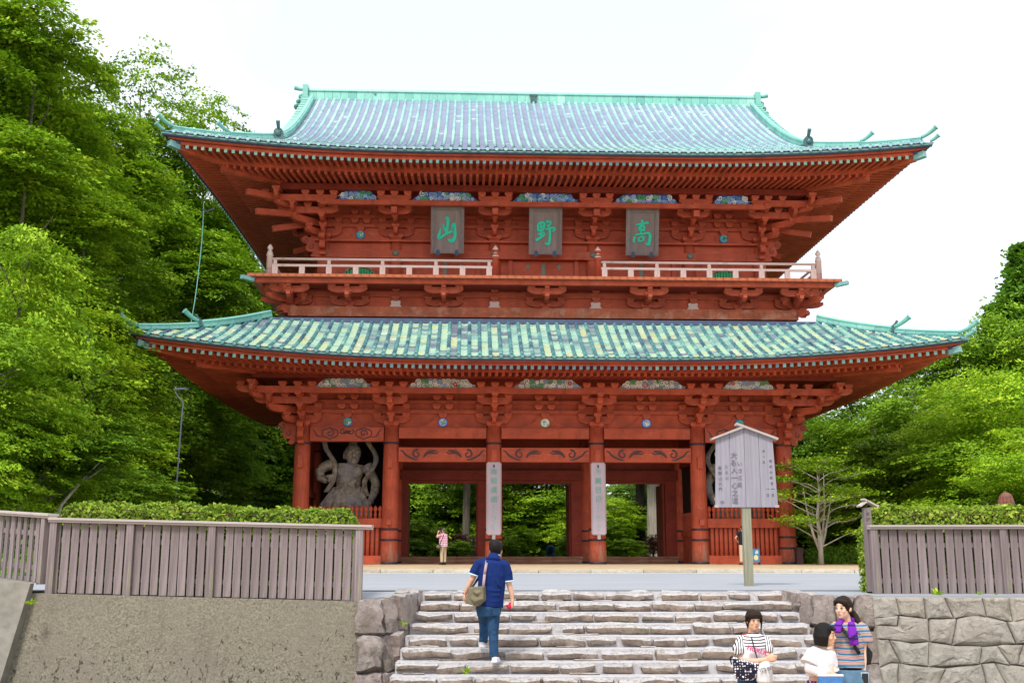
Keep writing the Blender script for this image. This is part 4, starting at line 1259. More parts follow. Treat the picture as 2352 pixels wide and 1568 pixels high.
# main ridge
zt = UPP.zz(12.35)
mr = ridge(UPP, [(x, 7.75, zt) for x in np.linspace(-12.2, 12.2, 9)], 0.56, 0.72, 'main_ridge', uproof, base=-0.05, rnd=0.68)
for sx in (-1, 1):
    m_ = MB()
    m_.box(-0.14, 0.14, -0.42, 0.42, -0.15, 0.82, rnd=0.6); m_.box(-0.22,0.22,-0.5,0.5,-0.15,0.12, rnd=0.5)
    m_.tube([(sx*0.0,0,0.72),(sx*0.35,0,0.72),(sx*0.62,0,0.80)], [0.10,0.10,0.13], 10, rnd=0.55)
    for q in range(3): m_.ell((sx*(0.2+0.12*q), 0, 0.25-0.28*q), (0.22,0.36,0.16), 8, 6, rnd=0.5)
    m_.build('ridge_end_ornament', M['ridge'], uproof, loc=(sx*12.35, 7.75, zt))
m_ = MB(); m_.box(-0.16,0.16,-0.36,-0.27,-0.02,0.42, rnd=0.1); m_.box(-0.22,0.22,-0.38,-0.3,0.32,0.42, rnd=0.1)
m_.build('ridge_crest_box', M['ogre'], uproof, loc=(0, 7.75, zt+0.06))
for x in (-8.6, 8.0):
    m_ = MB(); m_.lathe([(0.07,0),(0.07,0.03)], n=10); m_.build('ridge_emblem', M['ogre'], uproof, loc=(x, 7.75-0.27, zt+0.42), rot=(R(90),0,0))
for a, b_, nm_ in (((-11.9,-1.05), (11.9,-1.05), 'flashing'),):
    m_ = MB(); yb = LOW.yc-LOW.Wy+ND
    m_.beam((-12.2, yb, LOW.zz(ND)+0.08), (12.2, yb, LOW.zz(ND)+0.08), 0.16, 0.2, rnd=0.2)
    m_.build('roof_flashing', M['navy'], lowroof)
    m_ = MB()
    z_ = LOW.zz(ND)
    m_.add([(-12.2,yb,z_+0.05),(12.2,yb,z_+0.05),(11.5,-0.5,z_+0.42),(-11.5,-0.5,z_+0.42)], [(0,1,2,3)], 0.2)
    m_.build('apron_flashing', M['navy'], lowroof)
# tail rafters jutting from the upper corner bracket sets
for s in (-1, 1):
    for (a, b_) in (((11.55,-1.0,16.12),(13.15,-2.35,16.02)), ((11.35,-0.6,15.55),(12.75,-2.05,15.22)), ((10.9,0.3,15.35),(12.35,-0.3,14.95)), ((10.6,3.6,15.3),(12.0,3.4,14.9))):
        m_ = MB(); m_.beam((s*a[0],a[1],a[2]), (s*b_[0],b_[1],b_[2]), 0.22, 0.26); m_.build('tail_rafter', M['red'], gate)
for i in range(1, 5):
    m_ = MB(); m_.beam((UX[i], -0.3, 15.72), (UX[i], -1.5, 15.55), 0.26, 0.28); m_.build('tail_rafter', M['red'], gate)
# ================================================================== ground, road, steps, walls, fences
def sheet(name, pts, mat, z=None, kind='structure'):
    mb = MB(); mb.add(pts, [tuple(range(len(pts)))])
    return tag(mb.build(name, M[mat]), kind=kind)
# base terrain: low ground in front, plateau behind it, rising into wooded hills at the sides and back
def terrain_z(x, y):
    if y < 17.6: return -1.46
    z = -0.03
    if y > 68:
        t = min(1, (y-68)/2.5); z += -0.55*t*t*(3-2*t)
    hl = max(0, min(1, (y-40)/70)) * max(0, min(1, (-x-15)/45)); z += 26*hl**1.3
    hr = max(0, min(1, (y-52)/80)) * max(0, min(1, (x-17)/50)); z += 10*hr**1.3
    hb = max(0, min(1, (y-95)/90)); z += 14*hb*max(0.05, min(1, abs(x-13)/45))
    return z
mb = MB(); v = []; f = []
xs_ = [-400,-250,-150,-100,-80,-65,-55,-47,-40,-34,-28,-23,-19,-15,-10,-5,0,5,10,14,18,22,27,32,38,45,55,65,80,100,150,250,400]
ys_ = [-200,-60,-20,0,8,13,17.59,17.6,20,30,40,46,52,60,66,68,68.8,69.6,70.5,76,80,90,100,112,125,140,160,190,240,320,400]
for y in ys_:
    for x in xs_: v.append((x, y, terrain_z(x, y)))
nx = len(xs_)
for j in range(len(ys_)-1):
    if ys_[j] == 17.59: continue
    for i in range(nx-1): f.append((j*nx+i, j*nx+i+1, (j+1)*nx+i+1, (j+1)*nx+i))
mb.add(v, f); tag(mb.build('ground', M['earth'], smooth=False), kind='structure')
sheet('low_ground', [(-60,-60,-1.44),(60,-60,-1.44),(60,13.3,-1.44),(-60,13.3,-1.44)], 'gravel')
sheet('road', [(-60,17.58,0.0),(60,17.58,0.0),(60,31.6,0.0),(-60,31.6,0.0)], 'asphalt')
# the road's near edge fills in behind the side walls
mb = MB()
for P in ([(-9.6,15.80,-0.02),(-2.14,15.68,-0.11),(-1.84,15.74,-0.07),(-1.62,16.05,-0.04),(-1.46,16.8,-0.012),(-1.40,17.7,-0.005)], [(4.19,17.7,-0.005),(4.30,17.2,-0.012),(4.6,16.80,-0.03),(4.95,16.66,-0.035),(5.3,16.60,-0.04),(14,16.60,-0.04)]):
    back_ = [(a, 17.8 if True else b_, -0.005) for a, b_, c in P]
    n_ = len(P)
    lip = [(a, b_-0.01, c-0.22) for a, b_, c in P]
    mb.add(P + back_ + lip, [(k, k+1, n_+k+1, n_+k) for k in range(n_-1)] + [(2*n_+k, 2*n_+k+1, k+1, k) for k in range(n_-1)])
tag(mb.build('road_edge', M['asphalt']), kind='structure')
mb = MB(); mb.add([(-60,17.64,-0.012),(60,17.64,-0.012),(60,17.59,-1.5),(-60,17.59,-1.5)], [(0,1,2,3)]); tag(mb.build('road_bank', M['earth']), kind='structure')
sheet('white_line', [(-60,31.15,0.004),(60,31.15,0.004),(60,31.5,0.004),(-60,31.5,0.004)], 'white_paint')
kr = empty('kerb'); tag(kr, kind='structure')
kb = MB(); kb.box(-0.74,0.74,-0.14,0.14,-0.2,0.10); KB = kb.mesh('kerb_stone', M['kerb'])
for i in range(44): obj('kerb_stone', KB, kr, (-33+i*1.5, 31.8, 0))
sheet('gravel_forecourt', [(-60,31.9,0.055),(60,31.9,0.055),(60,67.6,0.055),(-60,67.6,0.055)], 'gravel')

# ---- stone steps: a mortar core with tread stones, each its own object
rnd = random.Random(3)
RZ, TR, Y0, NST = 0.141, 0.385, 17.35, 10
def edge_l(n): return -1.37 - 0.027*n
def edge_r(n): return 4.24 + (0.04*(n-2) if n > 2 else 0)
st = empty('stone_steps', (0, 0, 0)); tag(st, kind='structure')
mb = MB()
for n in range(0, NST+1):
    y1 = Y0 - n*TR
    z = -n*RZ - 0.012
    mb.box(edge_l(n)-0.03, edge_r(n)+0.03, y1+0.07, y1+TR+(0.08 if n else -0.08), z-1.5, z)
cr = mb.build('mortar_core', M['mortar'], st)
from mathutils import noise as mnoise
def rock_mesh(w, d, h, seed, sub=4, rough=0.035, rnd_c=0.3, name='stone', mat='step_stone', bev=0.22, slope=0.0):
    """a rounded irregular block, centred on x and y, top near z=0, cheap grid box pushed in and out by noise"""
    nx_, ny_, nz_ = max(2, min(9, int(w/0.09))), max(2, min(6, int(d/0.1))), max(2, min(6, int(h/0.06)))
    verts = {}; v = []; f = []
    def vid(i, j, k):
        key = (i, j, k)
        if key not in verts:
            x, y, z = -1+2*i/nx_, -1+2*j/ny_, -1+2*k/nz_
            e = 0.0
            px, py, pz = x*w/2, y*d/2, z*h/2
            r_ = bev * min(w, d, h)
            cx_ = max(-w/2+r_, min(w/2-r_, px)); cy_ = max(-d/2+r_, min(d/2-r_, py)); cz_ = max(-h/2+r_, min(h/2-r_, pz))
            dv = Vector((px-cx_, py-cy_, pz-cz_))
            if dv.length > 1e-6: p = Vector((cx_, cy_, cz_)) + dv.normalized()*min(dv.length, r_)
            else: p = Vector((px, py, pz))
            if slope: p.z -= slope*h*max(0.0, -p.y/(d/2)*0.5+0.5)*max(0.0, p.z/(h/2)*0.5+0.5)
            q = Vector((p.x*3+seed*7.3, p.y*3+seed*1.7, p.z*5))
            nvec = Vector((mnoise.noise(q), mnoise.noise(q+Vector((31,0,0))), mnoise.noise(q+Vector((0,47,0)))))
            q2 = q*3.1
            nvec += 0.45*Vector((mnoise.noise(q2), mnoise.noise(q2+Vector((31,0,0))), mnoise.noise(q2+Vector((0,47,0)))))
            p = p + Vector((nvec.x*rough*1.3, nvec.y*rough, nvec.z*rough))
            verts[key] = len(v); v.append((p.x, p.y, p.z-h/2))
        return verts[key]
    for a in range(nx_):
        for b_ in range(ny_):
            f.append((vid(a,b_,nz_), vid(a+1,b_,nz_), vid(a+1,b_+1,nz_), vid(a,b_+1,nz_)))
            f.append((vid(a,b_,0), vid(a,b_+1,0), vid(a+1,b_+1,0), vid(a+1,b_,0)))
    for a in range(nx_):
        for c in range(nz_):
            f.append((vid(a,0,c), vid(a+1,0,c), vid(a+1,0,c+1), vid(a,0,c+1)))
            f.append((vid(a,ny_,c), vid(a,ny_,c+1), vid(a+1,ny_,c+1), vid(a+1,ny_,c)))
    for b_ in range(ny_):
        for c in range(nz_):
            f.append((vid(0,b_,c), vid(0,b_,c+1), vid(0,b_+1,c+1), vid(0,b_+1,c)))
            f.append((vid(nx_,b_,c), vid(nx_,b_+1,c), vid(nx_,b_+1,c+1), vid(nx_,b_,c+1)))
    mb = MB(); mb.add(v, f)
    me = mb.mesh(name, M[mat])
    me.polygons.foreach_set('use_smooth', [True]*len(f))
    try: me.set_sharp_from_angle(angle=R(38))
    except Exception: pass
    return me
for n in range(0, NST+1):
    xl, xr = edge_l(n), edge_r(n)
    x = xl
    while x < xr - 0.12:
        w = rnd.choice((0.34, 0.44, 0.52, 0.6, 0.7, 0.85)) * rnd.uniform(0.85, 1.1)
        if x + w > xr - 0.15: w = xr - x
        h = RZ * rnd.uniform(0.86, 1.10) if w > 0.3 else RZ*0.8
        d = rnd.uniform(0.15, 0.23) if n else 0.25
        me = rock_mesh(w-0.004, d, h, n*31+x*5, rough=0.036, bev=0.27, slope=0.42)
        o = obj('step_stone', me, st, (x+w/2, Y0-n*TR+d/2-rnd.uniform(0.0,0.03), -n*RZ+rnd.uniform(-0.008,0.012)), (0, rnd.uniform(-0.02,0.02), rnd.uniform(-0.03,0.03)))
        x += w + rnd.uniform(0.0, 0.035) + (0.10 if rnd.random() < 0.12 else 0)
# flat slabs set in the treads
for n in range(1, NST+1):
    for q in range(5):
        x = rnd.uniform(edge_l(n)+0.2, edge_r(n)-0.3)
        w = rnd.uniform(0.2, 0.42)
        me = rock_mesh(w, 0.12, 0.05, n*7+q, rough=0.015)
        obj('tread_slab', me, st, (x, Y0-n*TR+TR-0.03, -n*RZ+0.008))
# ---- side walls of the steps: large rough stones on a ruled surface
def side_wall(name, label, top, bot, cols, rows, seed, thick=0.4):
    r = empty(name, (top[0][0], top[0][1], 0)); tag(r, label, 'stone wall')
    rr = random.Random(seed)
    def lerp_poly(P, t):
        L = [0]
        for a, b_ in zip(P[:-1], P[1:]): L.append(L[-1] + (Vector(b_)-Vector(a)).length)
        s = t*L[-1]
        for i in range(len(P)-1):
            if s <= L[i+1] + 1e-9: return Vector(P[i]).lerp(Vector(P[i+1]), (s-L[i])/(L[i+1]-L[i]))
        return Vector(P[-1])
    back = MB()
    O_ = Vector((top[0][0], top[0][1], 0))
    for i in range(12):
        t0, t1 = i/12, (i+1)/12
        a, b_, c, d = lerp_poly(top, t0), lerp_poly(top, t1), lerp_poly(bot, t1), lerp_poly(bot, t0)
        nrm = (b_-a).cross(d-a).normalized()
        back.add([p - O_ + nrm*0.10 for p in (a, b_, c, d)], [(0,1,2,3)])
    back.build('wall_core', M['side_stone'], r)
    for row in range(rows):
        t = 0.0
        v0, v1 = row/rows, (row+1)/rows
        nc = cols + rr.choice((-1, 0, 0, 1))
        cuts = sorted([0, 1] + [(k + rr.uniform(-0.25, 0.25))/nc for k in range(1, nc)])
        for a_, b_ in zip(cuts[:-1], cuts[1:]):
            tm, vm = (a_+b_)/2, (v0+v1)/2
            ctop, cbot = lerp_poly(top, tm), lerp_poly(bot, tm)
            c = ctop.lerp(cbot, vm)
            w = (lerp_poly(top, b_).lerp(lerp_poly(bot, b_), vm) - lerp_poly(top, a_).lerp(lerp_poly(bot, a_), vm)).length
            h = (ctop-cbot).length/rows
            if w < 0.06: continue
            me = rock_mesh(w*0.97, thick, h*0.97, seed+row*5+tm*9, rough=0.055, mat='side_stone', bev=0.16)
            ex = (lerp_poly(top, min(1, tm+0.04)) - lerp_poly(top, max(0, tm-0.04))).normalized()
            ez = (ctop-cbot).normalized(); ey = ez.cross(ex).normalized(); ez = ex.cross(ey).normalized()
            Mx = Matrix((ex, ey, ez)).transposed().to_4x4()
            o = obj('stone', me, r)
            o.matrix_local = Matrix.Translation(c - O_ + ez*h/2 + ey*(0.16+rr.uniform(-0.04,0.05))) @ Mx @ Matrix.Rotation(rr.uniform(-0.05,0.05), 4, 'Y')
side_wall('stair_side_wall', 'rough dark stone side wall left of the steps, beside the stained concrete wall',
    [(-2.14,15.56,-0.07),(-1.84,15.62,-0.05),(-1.64,15.95,-0.03),(-1.50,16.7,0.0),(-1.40,17.6,0.02)],
    [(-2.14,15.25,-1.5),(-1.74,15.28,-1.5),(-1.54,15.65,-1.5),(-1.44,16.6,-1.5),(-1.36,17.5,-1.5)], 7, 3, 5)
side_wall('stair_side_wall', 'rough dark stone side wall curving out right of the steps, behind the woman',
    [(4.20,17.5,0.03),(4.30,17.05,0.0),(4.55,16.72,-0.02),(4.95,16.56,-0.04),(5.34,16.52,-0.05)],
    [(4.14,17.4,-1.5),(4.24,16.9,-1.5),(4.52,16.45,-1.5),(4.95,16.30,-1.5),(5.36,16.26,-1.5)], 5, 3, 9)
# ---- right retaining wall: irregular polygonal stones
def clip_poly(poly, a, b_, c):
    """keep the part of poly where a*x+b*y<=c"""
    out = []
    for i in range(len(poly)):
        p, q = poly[i], poly[(i+1) % len(poly)]
        dp, dq = a*p[0]+b_*p[1]-c, a*q[0]+b_*q[1]-c
        if dp <= 0: out.append(p)
        if dp*dq < 0:
            t = dp/(dp-dq); out.append((p[0]+(q[0]-p[0])*t, p[1]+(q[1]-p[1])*t))
    return out
rw = empty('stone_retaining_wall', (5.3, 16.5, 0)); tag(rw, 'grey retaining wall of large fitted polygonal stones under the right fence', 'stone wall')
rr = random.Random(21)
WX0, WX1, WZ0, WZ1 = 0.0, 7.2, -1.62, -0.06
rows_z = [WZ1, -0.36, -0.70, -1.02, -1.34, WZ0]
def zrow(k, x):
    if k == 0: return WZ1
    return rows_z[k] + 0.12*mnoise.noise(Vector((x*1.3, k*5.1, 0.3))) + 0.05*mnoise.noise(Vector((x*3.7, k*9.1, 1.3)))
polys = []
for k in range(5):
    x = WX0; slo = 0.0
    while x < WX1:
        w = rr.choice((0.24, 0.36, 0.48, 0.62, 0.76))*rr.uniform(0.9, 1.1); x2 = min(WX1, x+w); s2 = rr.uniform(-0.09, 0.09)
        a0, a1, b0, b1 = x+slo, x-slo, x2+s2, x2-s2
        mx = (x+x2)/2 + rr.uniform(-0.06, 0.06)
        if k == 0: top = [(a0, WZ1), (b0, WZ1)]
        else: top = [(a0, zrow(k, a0)), (mx, zrow(k, mx)), (b0, zrow(k, b0))]
        bot = [(b1, zrow(k+1, b1)), (mx+0.03, zrow(k+1, mx+0.03)), (a1, zrow(k+1, a1))]
        if w > 0.5 and rr.random() < 0.22:     # a small filler stone in a corner
            zm = zrow(k, a0)*0.62 + zrow(k+1, a1)*0.38; xm = x + w*0.45
            polys.append([(a0, top[0][1]), (xm, zrow(k, xm) if k else WZ1), (xm-0.03, zm), (x, zm)])
            polys.append([(xm, zrow(k, xm) if k else WZ1), (b0, top[-1][1]), (b1, bot[0][1]), bot[1], (a1, bot[2][1]), (x, zm), (xm-0.03, zm)])
        else: polys.append(top + bot)
        x, slo = x2, s2
BAT = 0.16
core = MB()
core.add([(0,0.03,WZ1-0.01),(WX1,0.03,WZ1-0.01),(WX1,0.03+BAT*(WZ0)*1.0,WZ0),(0,0.03+BAT*WZ0,WZ0),(0,0.5,WZ1-0.01),(WX1,0.5,WZ1-0.01)], [(0,3,2,1),(0,1,5,4)])
core.build('wall_core', M['wall_stone'], rw)
for i, poly in enumerate(polys):
    poly = [tuple(q_) for q_ in reversed(poly)]
    cx_ = sum(p[0] for p in poly)/len(poly); cz_ = sum(p[1] for p in poly)/len(poly)
    # rings: outline at depth, chamfer, irregular face
    def inset(g):
        out = []
        for p in poly:
            d = Vector((cx_-p[0], cz_-p[1])); L = max(d.length, 1e-3)
            q = Vector(p) + d*(g/L*1.2)
            out.append((q.x, q.y))
        return out
    # subdivide the outline a little for uneven edges
    def subdiv(pl):
        o_ = []
        for a_ in range(len(pl)):
            p, q = pl[a_], pl[(a_+1) % len(pl)]
            o_.append(p); o_.append(((p[0]+q[0])/2 , (p[1]+q[1])/2))
        return o_
    lv = [(subdiv(inset(0.003)), 0.03), (subdiv(inset(0.006)), -0.060), (subdiv(inset(0.022)), -0.088), (subdiv(inset(0.06)), -0.102), (subdiv(inset(0.11)), -0.106), (subdiv(inset(0.16)), -0.108)]
    v = []; f = []; m_ = len(lv[0][0]); tx_, tz_ = rr.uniform(-0.10, 0.10), rr.uniform(-0.10, 0.10)
    for li, (pl, dep) in enumerate(lv):
        for p in pl:
            k_ = min(1, li/2.0)
            nz = mnoise.noise(Vector((p[0]*4.5, p[1]*4.5, i*3.1)))*0.035*k_ + abs(mnoise.noise(Vector((p[0]*11, p[1]*11, i*1.7))))*0.03*k_ + (tx_*(p[0]-cx_) + tz_*(p[1]-cz_))*k_
            jx = mnoise.noise(Vector((p[0]*9, p[1]*9, 7.0)))*(0.012 if li < 3 else 0.02)
            v.append((p[0]-cx_+jx, dep+nz+BAT*p[1], p[1]-cz_+jx))
    for li in range(len(lv)-1):
        for a_ in range(m_):
            b2 = (a_+1) % m_
            f.append((li*m_+a_, li*m_+b2, (li+1)*m_+b2, (li+1)*m_+a_))
    last = v[(len(lv)-1)*m_:]
    v.append((sum(q_[0] for q_ in last)/m_, sum(q_[1] for q_ in last)/m_ + rr.uniform(-0.012, 0.012), sum(q_[2] for q_ in last)/m_)); cidx = len(v)-1
    for a_ in range(m_):
        f.append(((len(lv)-1)*m_+a_, (len(lv)-1)*m_+(a_+1) % m_, cidx))
    mb = MB(); mb.add(v, f)
    mb.build('stone', M['wall_stone'], rw, loc=(cx_, 0, cz_))
# ---- left concrete wall, battered, and the return piece at the far left
mb = MB()
mb.add([(-7.3,15.74,0.035),(-2.12,15.62,-0.085),(-2.12,15.36,-1.6),(-7.3,15.40,-1.6),(-7.3,16.1,0.035),(-2.12,16.0,-0.085)], [(0,3,2,1),(0,1,5,4),(1,2,5)])
cw = mb.build('concrete_wall', M['concrete']); tag(cw, 'stained grey concrete retaining wall with dark pits under the left fence', 'concrete wall')
mb = MB()
mb.add([(-6.74,15.72,0.16),(-6.74,15.60,0.16),(-9.6,15.2,0.33),(-9.6,17.7,0.33),(-6.74,17.7,0.16),(-6.98,15.20,-1.6),(-9.6,14.9,-1.6),(-6.98,15.72,-1.6)], [(0,1,2,3,4),(1,5,6,2),(0,7,5,1)])
cw2 = mb.build('concrete_wall', M['concrete2']); tag(cw2, 'pale smooth concrete wall end at the far left edge', 'concrete wall')
# ---- wooden board fences
def fence(label, x0, z0, x1, z1, y, y1b, n, h, slat_w, posts, seed, rail_mat='rail_wood', lean=0.0, rail_over=0.1, backrails=True):
    r = empty('board_fence', (x0, y, z0)); tag(r, label, 'fence')
    rr = random.Random(seed)
    dx = (x1-x0)/n
    ang = math.atan2(y1b-y, x1-x0)
    def P(t, z_): return Vector(((x1-x0)*t, (y1b-y)*t, (z1-z0)*t + z_))
    for i in range(n):
        t = (i+0.5)/n
        m_ = MB(); hh = h - 0.05 + rr.uniform(-0.008, 0.008)
        w = slat_w*rr.uniform(0.94, 1.04)
        m_.box(-w/2, w/2, -0.013, 0.013, 0, hh)
        m_.build('slat', M['fence'], r, loc=P(t, 0.012+rr.uniform(0,0.008)), rot=(rr.uniform(-0.006,0.006), rr.uniform(-0.006, 0.006)+lean, ang+rr.uniform(-0.04,0.04)))
    for t in posts:
        m_ = MB(); m_.box(-0.05, 0.05, -0.045, 0.05, 0, h-0.02)
        m_.build('post', M['fence'], r, loc=P(t, 0.0) + Vector((0, -0.022, 0)), rot=(0, lean, ang))
    m_ = MB(); a, b_ = P(-rail_over*0.3/abs(x1-x0), h), P(1+rail_over/abs(x1-x0), h)
    m_.beam(a+Vector((0,-0.02,0)), b_+Vector((0,-0.02,0)), 0.17, 0.032)
    m_.beam(a+Vector((0,-0.02,-0.034)), b_+Vector((0,-0.02,-0.034)), 0.12, 0.03)
    m_.build('cap_rail', M[rail_mat], r)
    for zz_ in (0.22, h*0.72):
        m_ = MB(); m_.beam(P(0, zz_)+Vector((0,0.035,0)), P(1, zz_)+Vector((0,0.035,0)), 0.035, 0.07)
        m_.build('back_rail', M['fence'], r)
    return r
fence('long weathered grey board fence on the concrete wall in front of the left hedge', -6.56, 0.015, -2.14, -0.088, 15.80, 15.72, 34, 1.045, 0.108, (0.005, 0.255, 0.52, 0.995), 4, rail_over=0.16)
fence('open grey slat fence returning at the far left edge', -9.3, 0.32, -6.66, 0.14, 17.9, 15.86, 19, 0.98, 0.095, (0.02, 0.98), 6)
fence('lilac grey board fence on top of the right stone wall', 5.50, -0.06, 10.6, -0.05, 16.98, 16.96, 36, 1.045, 0.116, (0.008, 0.395, 0.8), 8)
# ---- hedges
def leaf_quads(n, pos_fn, size, seed, droop=0.0, tilt=0.9, mb=None, elong=1.5):
    """leaf-shaped quads (numpy) -> verts, faces"""
    rg = np.random.default_rng(seed)
    P, nrm = pos_fn(rg, n)
    d = rg.normal(size=(n, 3)) * tilt + nrm
    d /= np.linalg.norm(d, axis=1)[:, None]
    a = np.cross(d, rg.normal(size=(n, 3))); a /= np.linalg.norm(a, axis=1)[:, None]
    b_ = np.cross(d, a)
    s = size * rg.uniform(0.6, 1.3, n)[:, None]
    V = np.empty((n, 4, 3))
    V[:, 0] = P - a*s*elong*0.5; V[:, 1] = P + b_*s*0.5; V[:, 2] = P + a*s*elong*0.5; V[:, 3] = P - b_*s*0.5
    return V.reshape(-1, 3), rg
def quads_mesh(name, V, mat, rnd_vals):
    n = len(V)//4
    me = bpy.data.meshes.new(name)
    me.vertices.add(len(V)); me.vertices.foreach_set('co', np.asarray(V, dtype=np.float32).ravel())
    me.loops.add(4*n); me.loops.foreach_set('vertex_index', np.arange(4*n, dtype=np.int32))
    me.polygons.add(n); me.polygons.foreach_set('loop_start', np.arange(0, 4*n, 4, dtype=np.int32))
    try: me.polygons.foreach_set('loop_total', np.full(n, 4, dtype=np.int32))
    except Exception: pass
    at = me.attributes.new('rnd', 'FLOAT', 'FACE'); at.data.foreach_set('value', np.asarray(rnd_vals, dtype=np.float32))
    me.materials.append(M[mat] if isinstance(mat, str) else mat)
    me.update(calc_edges=True); me.validate()
    return me
def box_surface(lx, ly, lz, jit):
    def fn(rg, n):
        A = np.array([lx*lz*1.4, lx*ly*1.6, ly*lz, ly*lz]); A = A/A.sum()
        c = rg.choice(4, n, p=A)
        u = rg.uniform(-1, 1, n); w = rg.uniform(-1, 1, n); P = np.zeros((n, 3)); Nn = np.zeros((n, 3))
        m = c == 0; P[m] = np.stack([u[m]*lx/2, -ly/2+0*u[m], w[m]*lz/2], 1); Nn[m] = (0,-1,0)
        m = c == 1; P[m] = np.stack([u[m]*lx/2, w[m]*ly/2, lz/2+0*u[m]], 1); Nn[m] = (0,0,1)
        m = c == 2; P[m] = np.stack([-lx/2+0*u[m], u[m]*ly/2, w[m]*lz/2], 1); Nn[m] = (-1,0,0)
        m = c == 3; P[m] = np.stack([lx/2+0*u[m], u[m]*ly/2, w[m]*lz/2], 1); Nn[m] = (1,0,0)
        bump_ = 0.03*np.sin(P[:, 0]*5+1)*np.sin(P[:, 0]*2.3) + 0.02*np.sin(P[:, 0]*13)
        P += Nn*(rg.normal(0, jit, n) + bump_ - 0.01)[:, None]
        # round the edges
        k = 0.06
        ez = np.clip(np.abs(P[:, 2])/(lz/2), 0, 1)**8 ; ey = np.clip(np.abs(P[:, 1])/(ly/2), 0, 1)**8; ex = np.clip(np.abs(P[:, 0])/(lx/2), 0, 1)**40
        P[:, 1] -= np.sign(P[:, 1])*k*ez; P[:, 2] -= np.sign(P[:, 2])*k*ey; P[:, 2] -= np.where(P[:, 2] > 0, k*ex, 0)
        return P, Nn
    return fn
def hedge(label, x0, x1, y0, y1, z0, z1, n, size, seed, rot=0.0, mat='leaf_hedge', z1b=None):
    lx, ly, lz = x1-x0, y1-y0, z1-z0
    r = empty('clipped_hedge', ((x0+x1)/2, (y0+y1)/2, z0), rot); tag(r, label, 'hedge')
    V, rg = leaf_quads(n, box_surface(lx, ly, lz, 0.022), size, seed)
    V[:, 2] += lz/2
    if z1b is not None:
        V[:, 2] += (z1b-z1)*(V[:, 0]/lx+0.5)*(V[:, 2]/lz)
    vals = np.clip(rg.normal(0.42, 0.24, n), 0, 1)
    hgt = V.reshape(-1, 4, 3)[:, 0, 2]/lz
    me = quads_mesh('foliage', V, mat, vals)
    obj('foliage', me, r)
    m_ = MB(); q = 0.05; m_.box(-lx/2+q, lx/2-q, -ly/2+q, ly/2-q, 0, lz-q-0.02)
    if z1b is not None: m_.v = [(p[0], p[1], p[2] + (z1b-z1)*(p[0]/lx+0.5)*(p[2]/lz)) for p in m_.v]
    m_.build('twigs', M['hedge_core'], r)
    # bare twigs poking through the clipped face
    tw = MB(); rr_ = random.Random(seed)
    for _ in range(int(lx*22)):
        x = rr_.uniform(-lx/2, lx/2); z_ = rr_.uniform(0.3*lz, lz*0.95)
        a = Vector((x, -ly/2+0.01, z_)); b_ = a + Vector((rr_.uniform(-0.09,0.09), -0.035, rr_.uniform(-0.02,0.09)))
        tw.beam(a, b_, 0.008, 0.008)
    tw.build('bare_twigs', M['bark'], r)
    return r
hedge('low clipped green hedge behind the long left fence', -6.55, -2.42, 15.98, 16.9, -0.02, 1.30, 26000, 0.045, 1, z1b=1.17)
hedge('low clipped green hedge behind the right fence', 5.74, 10.8, 17.12, 18.1, -0.02, 1.27, 26000, 0.045, 2)
hedge('narrow end of hedge growing down past the right fence corner', 5.46, 5.60, 17.14, 17.5, -0.02, 0.96, 1800, 0.045, 3)
hedge('far clipped hedge on the lawn right of the gate', 13.0, 24.0, 49.0, 50.2, 0.0, 0.62, 14000, 0.09, 4, mat='leaf_b', z1b=1.6)
# ---- little gabled wooden post at the corner of the right fence
def small_post():
    r = empty('signpost', (5.50, 17.08, 0.95)); tag(r, 'small weathered wooden post with a tiny gabled cap at the right fence corner', 'post')
    m_ = MB(); m_.box(-0.055, 0.055, -0.05, 0.05, -0.95, 0.32); m_.build('shaft', M['fence'], r)
    m_ = MB(); m_.beam((-0.10,0,0.30), (0.0,0,0.41), 0.17, 0.018, up=(0,1,0)); m_.beam((0.13,0,0.31), (-0.04,0,0.42), 0.17, 0.02, up=(0,1,0))
    m_ = MB()
    for s_, L in ((-1, 0.12), (1, 0.16)):
        a = Vector((0,0,0.42)); b_ = Vector((s_*L,0,0.42-0.085))
        m_.beam(a + (a-b_).normalized()*(0.06 if s_ > 0 else 0), b_, 0.2, 0.022)
    m_.build('cap', M['rail_wood'], r)
    for i, c in enumerate('高野山'):
        t = text_mesh(c, 0.06, 'ink', 'lettering', r, (0, -0.054, 0.22-i*0.08))
    return r
# ---- lettering
def text_mesh(s, size, mat, name, parent, loc, rot=(R(90), 0, 0), ext=0.004, align='CENTER'):
    cu = bpy.data.curves.new(name, 'FONT')
    cu.body = s; cu.size = size; cu.extrude = ext; cu.align_x = align; cu.align_y = 'CENTER'
    cu.resolution_u = 3
    o = bpy.data.objects.new(name, cu); col.objects.link(o)
    dg = bpy.context.evaluated_depsgraph_get(); dg.update()
    me = bpy.data.meshes.new_from_object(o.evaluated_get(dg))
    bpy.data.objects.remove(o)
    me.materials.clear(); me.materials.append(M[mat]); me.name = name
    return obj(name, me, parent, loc, rot)
small_post()
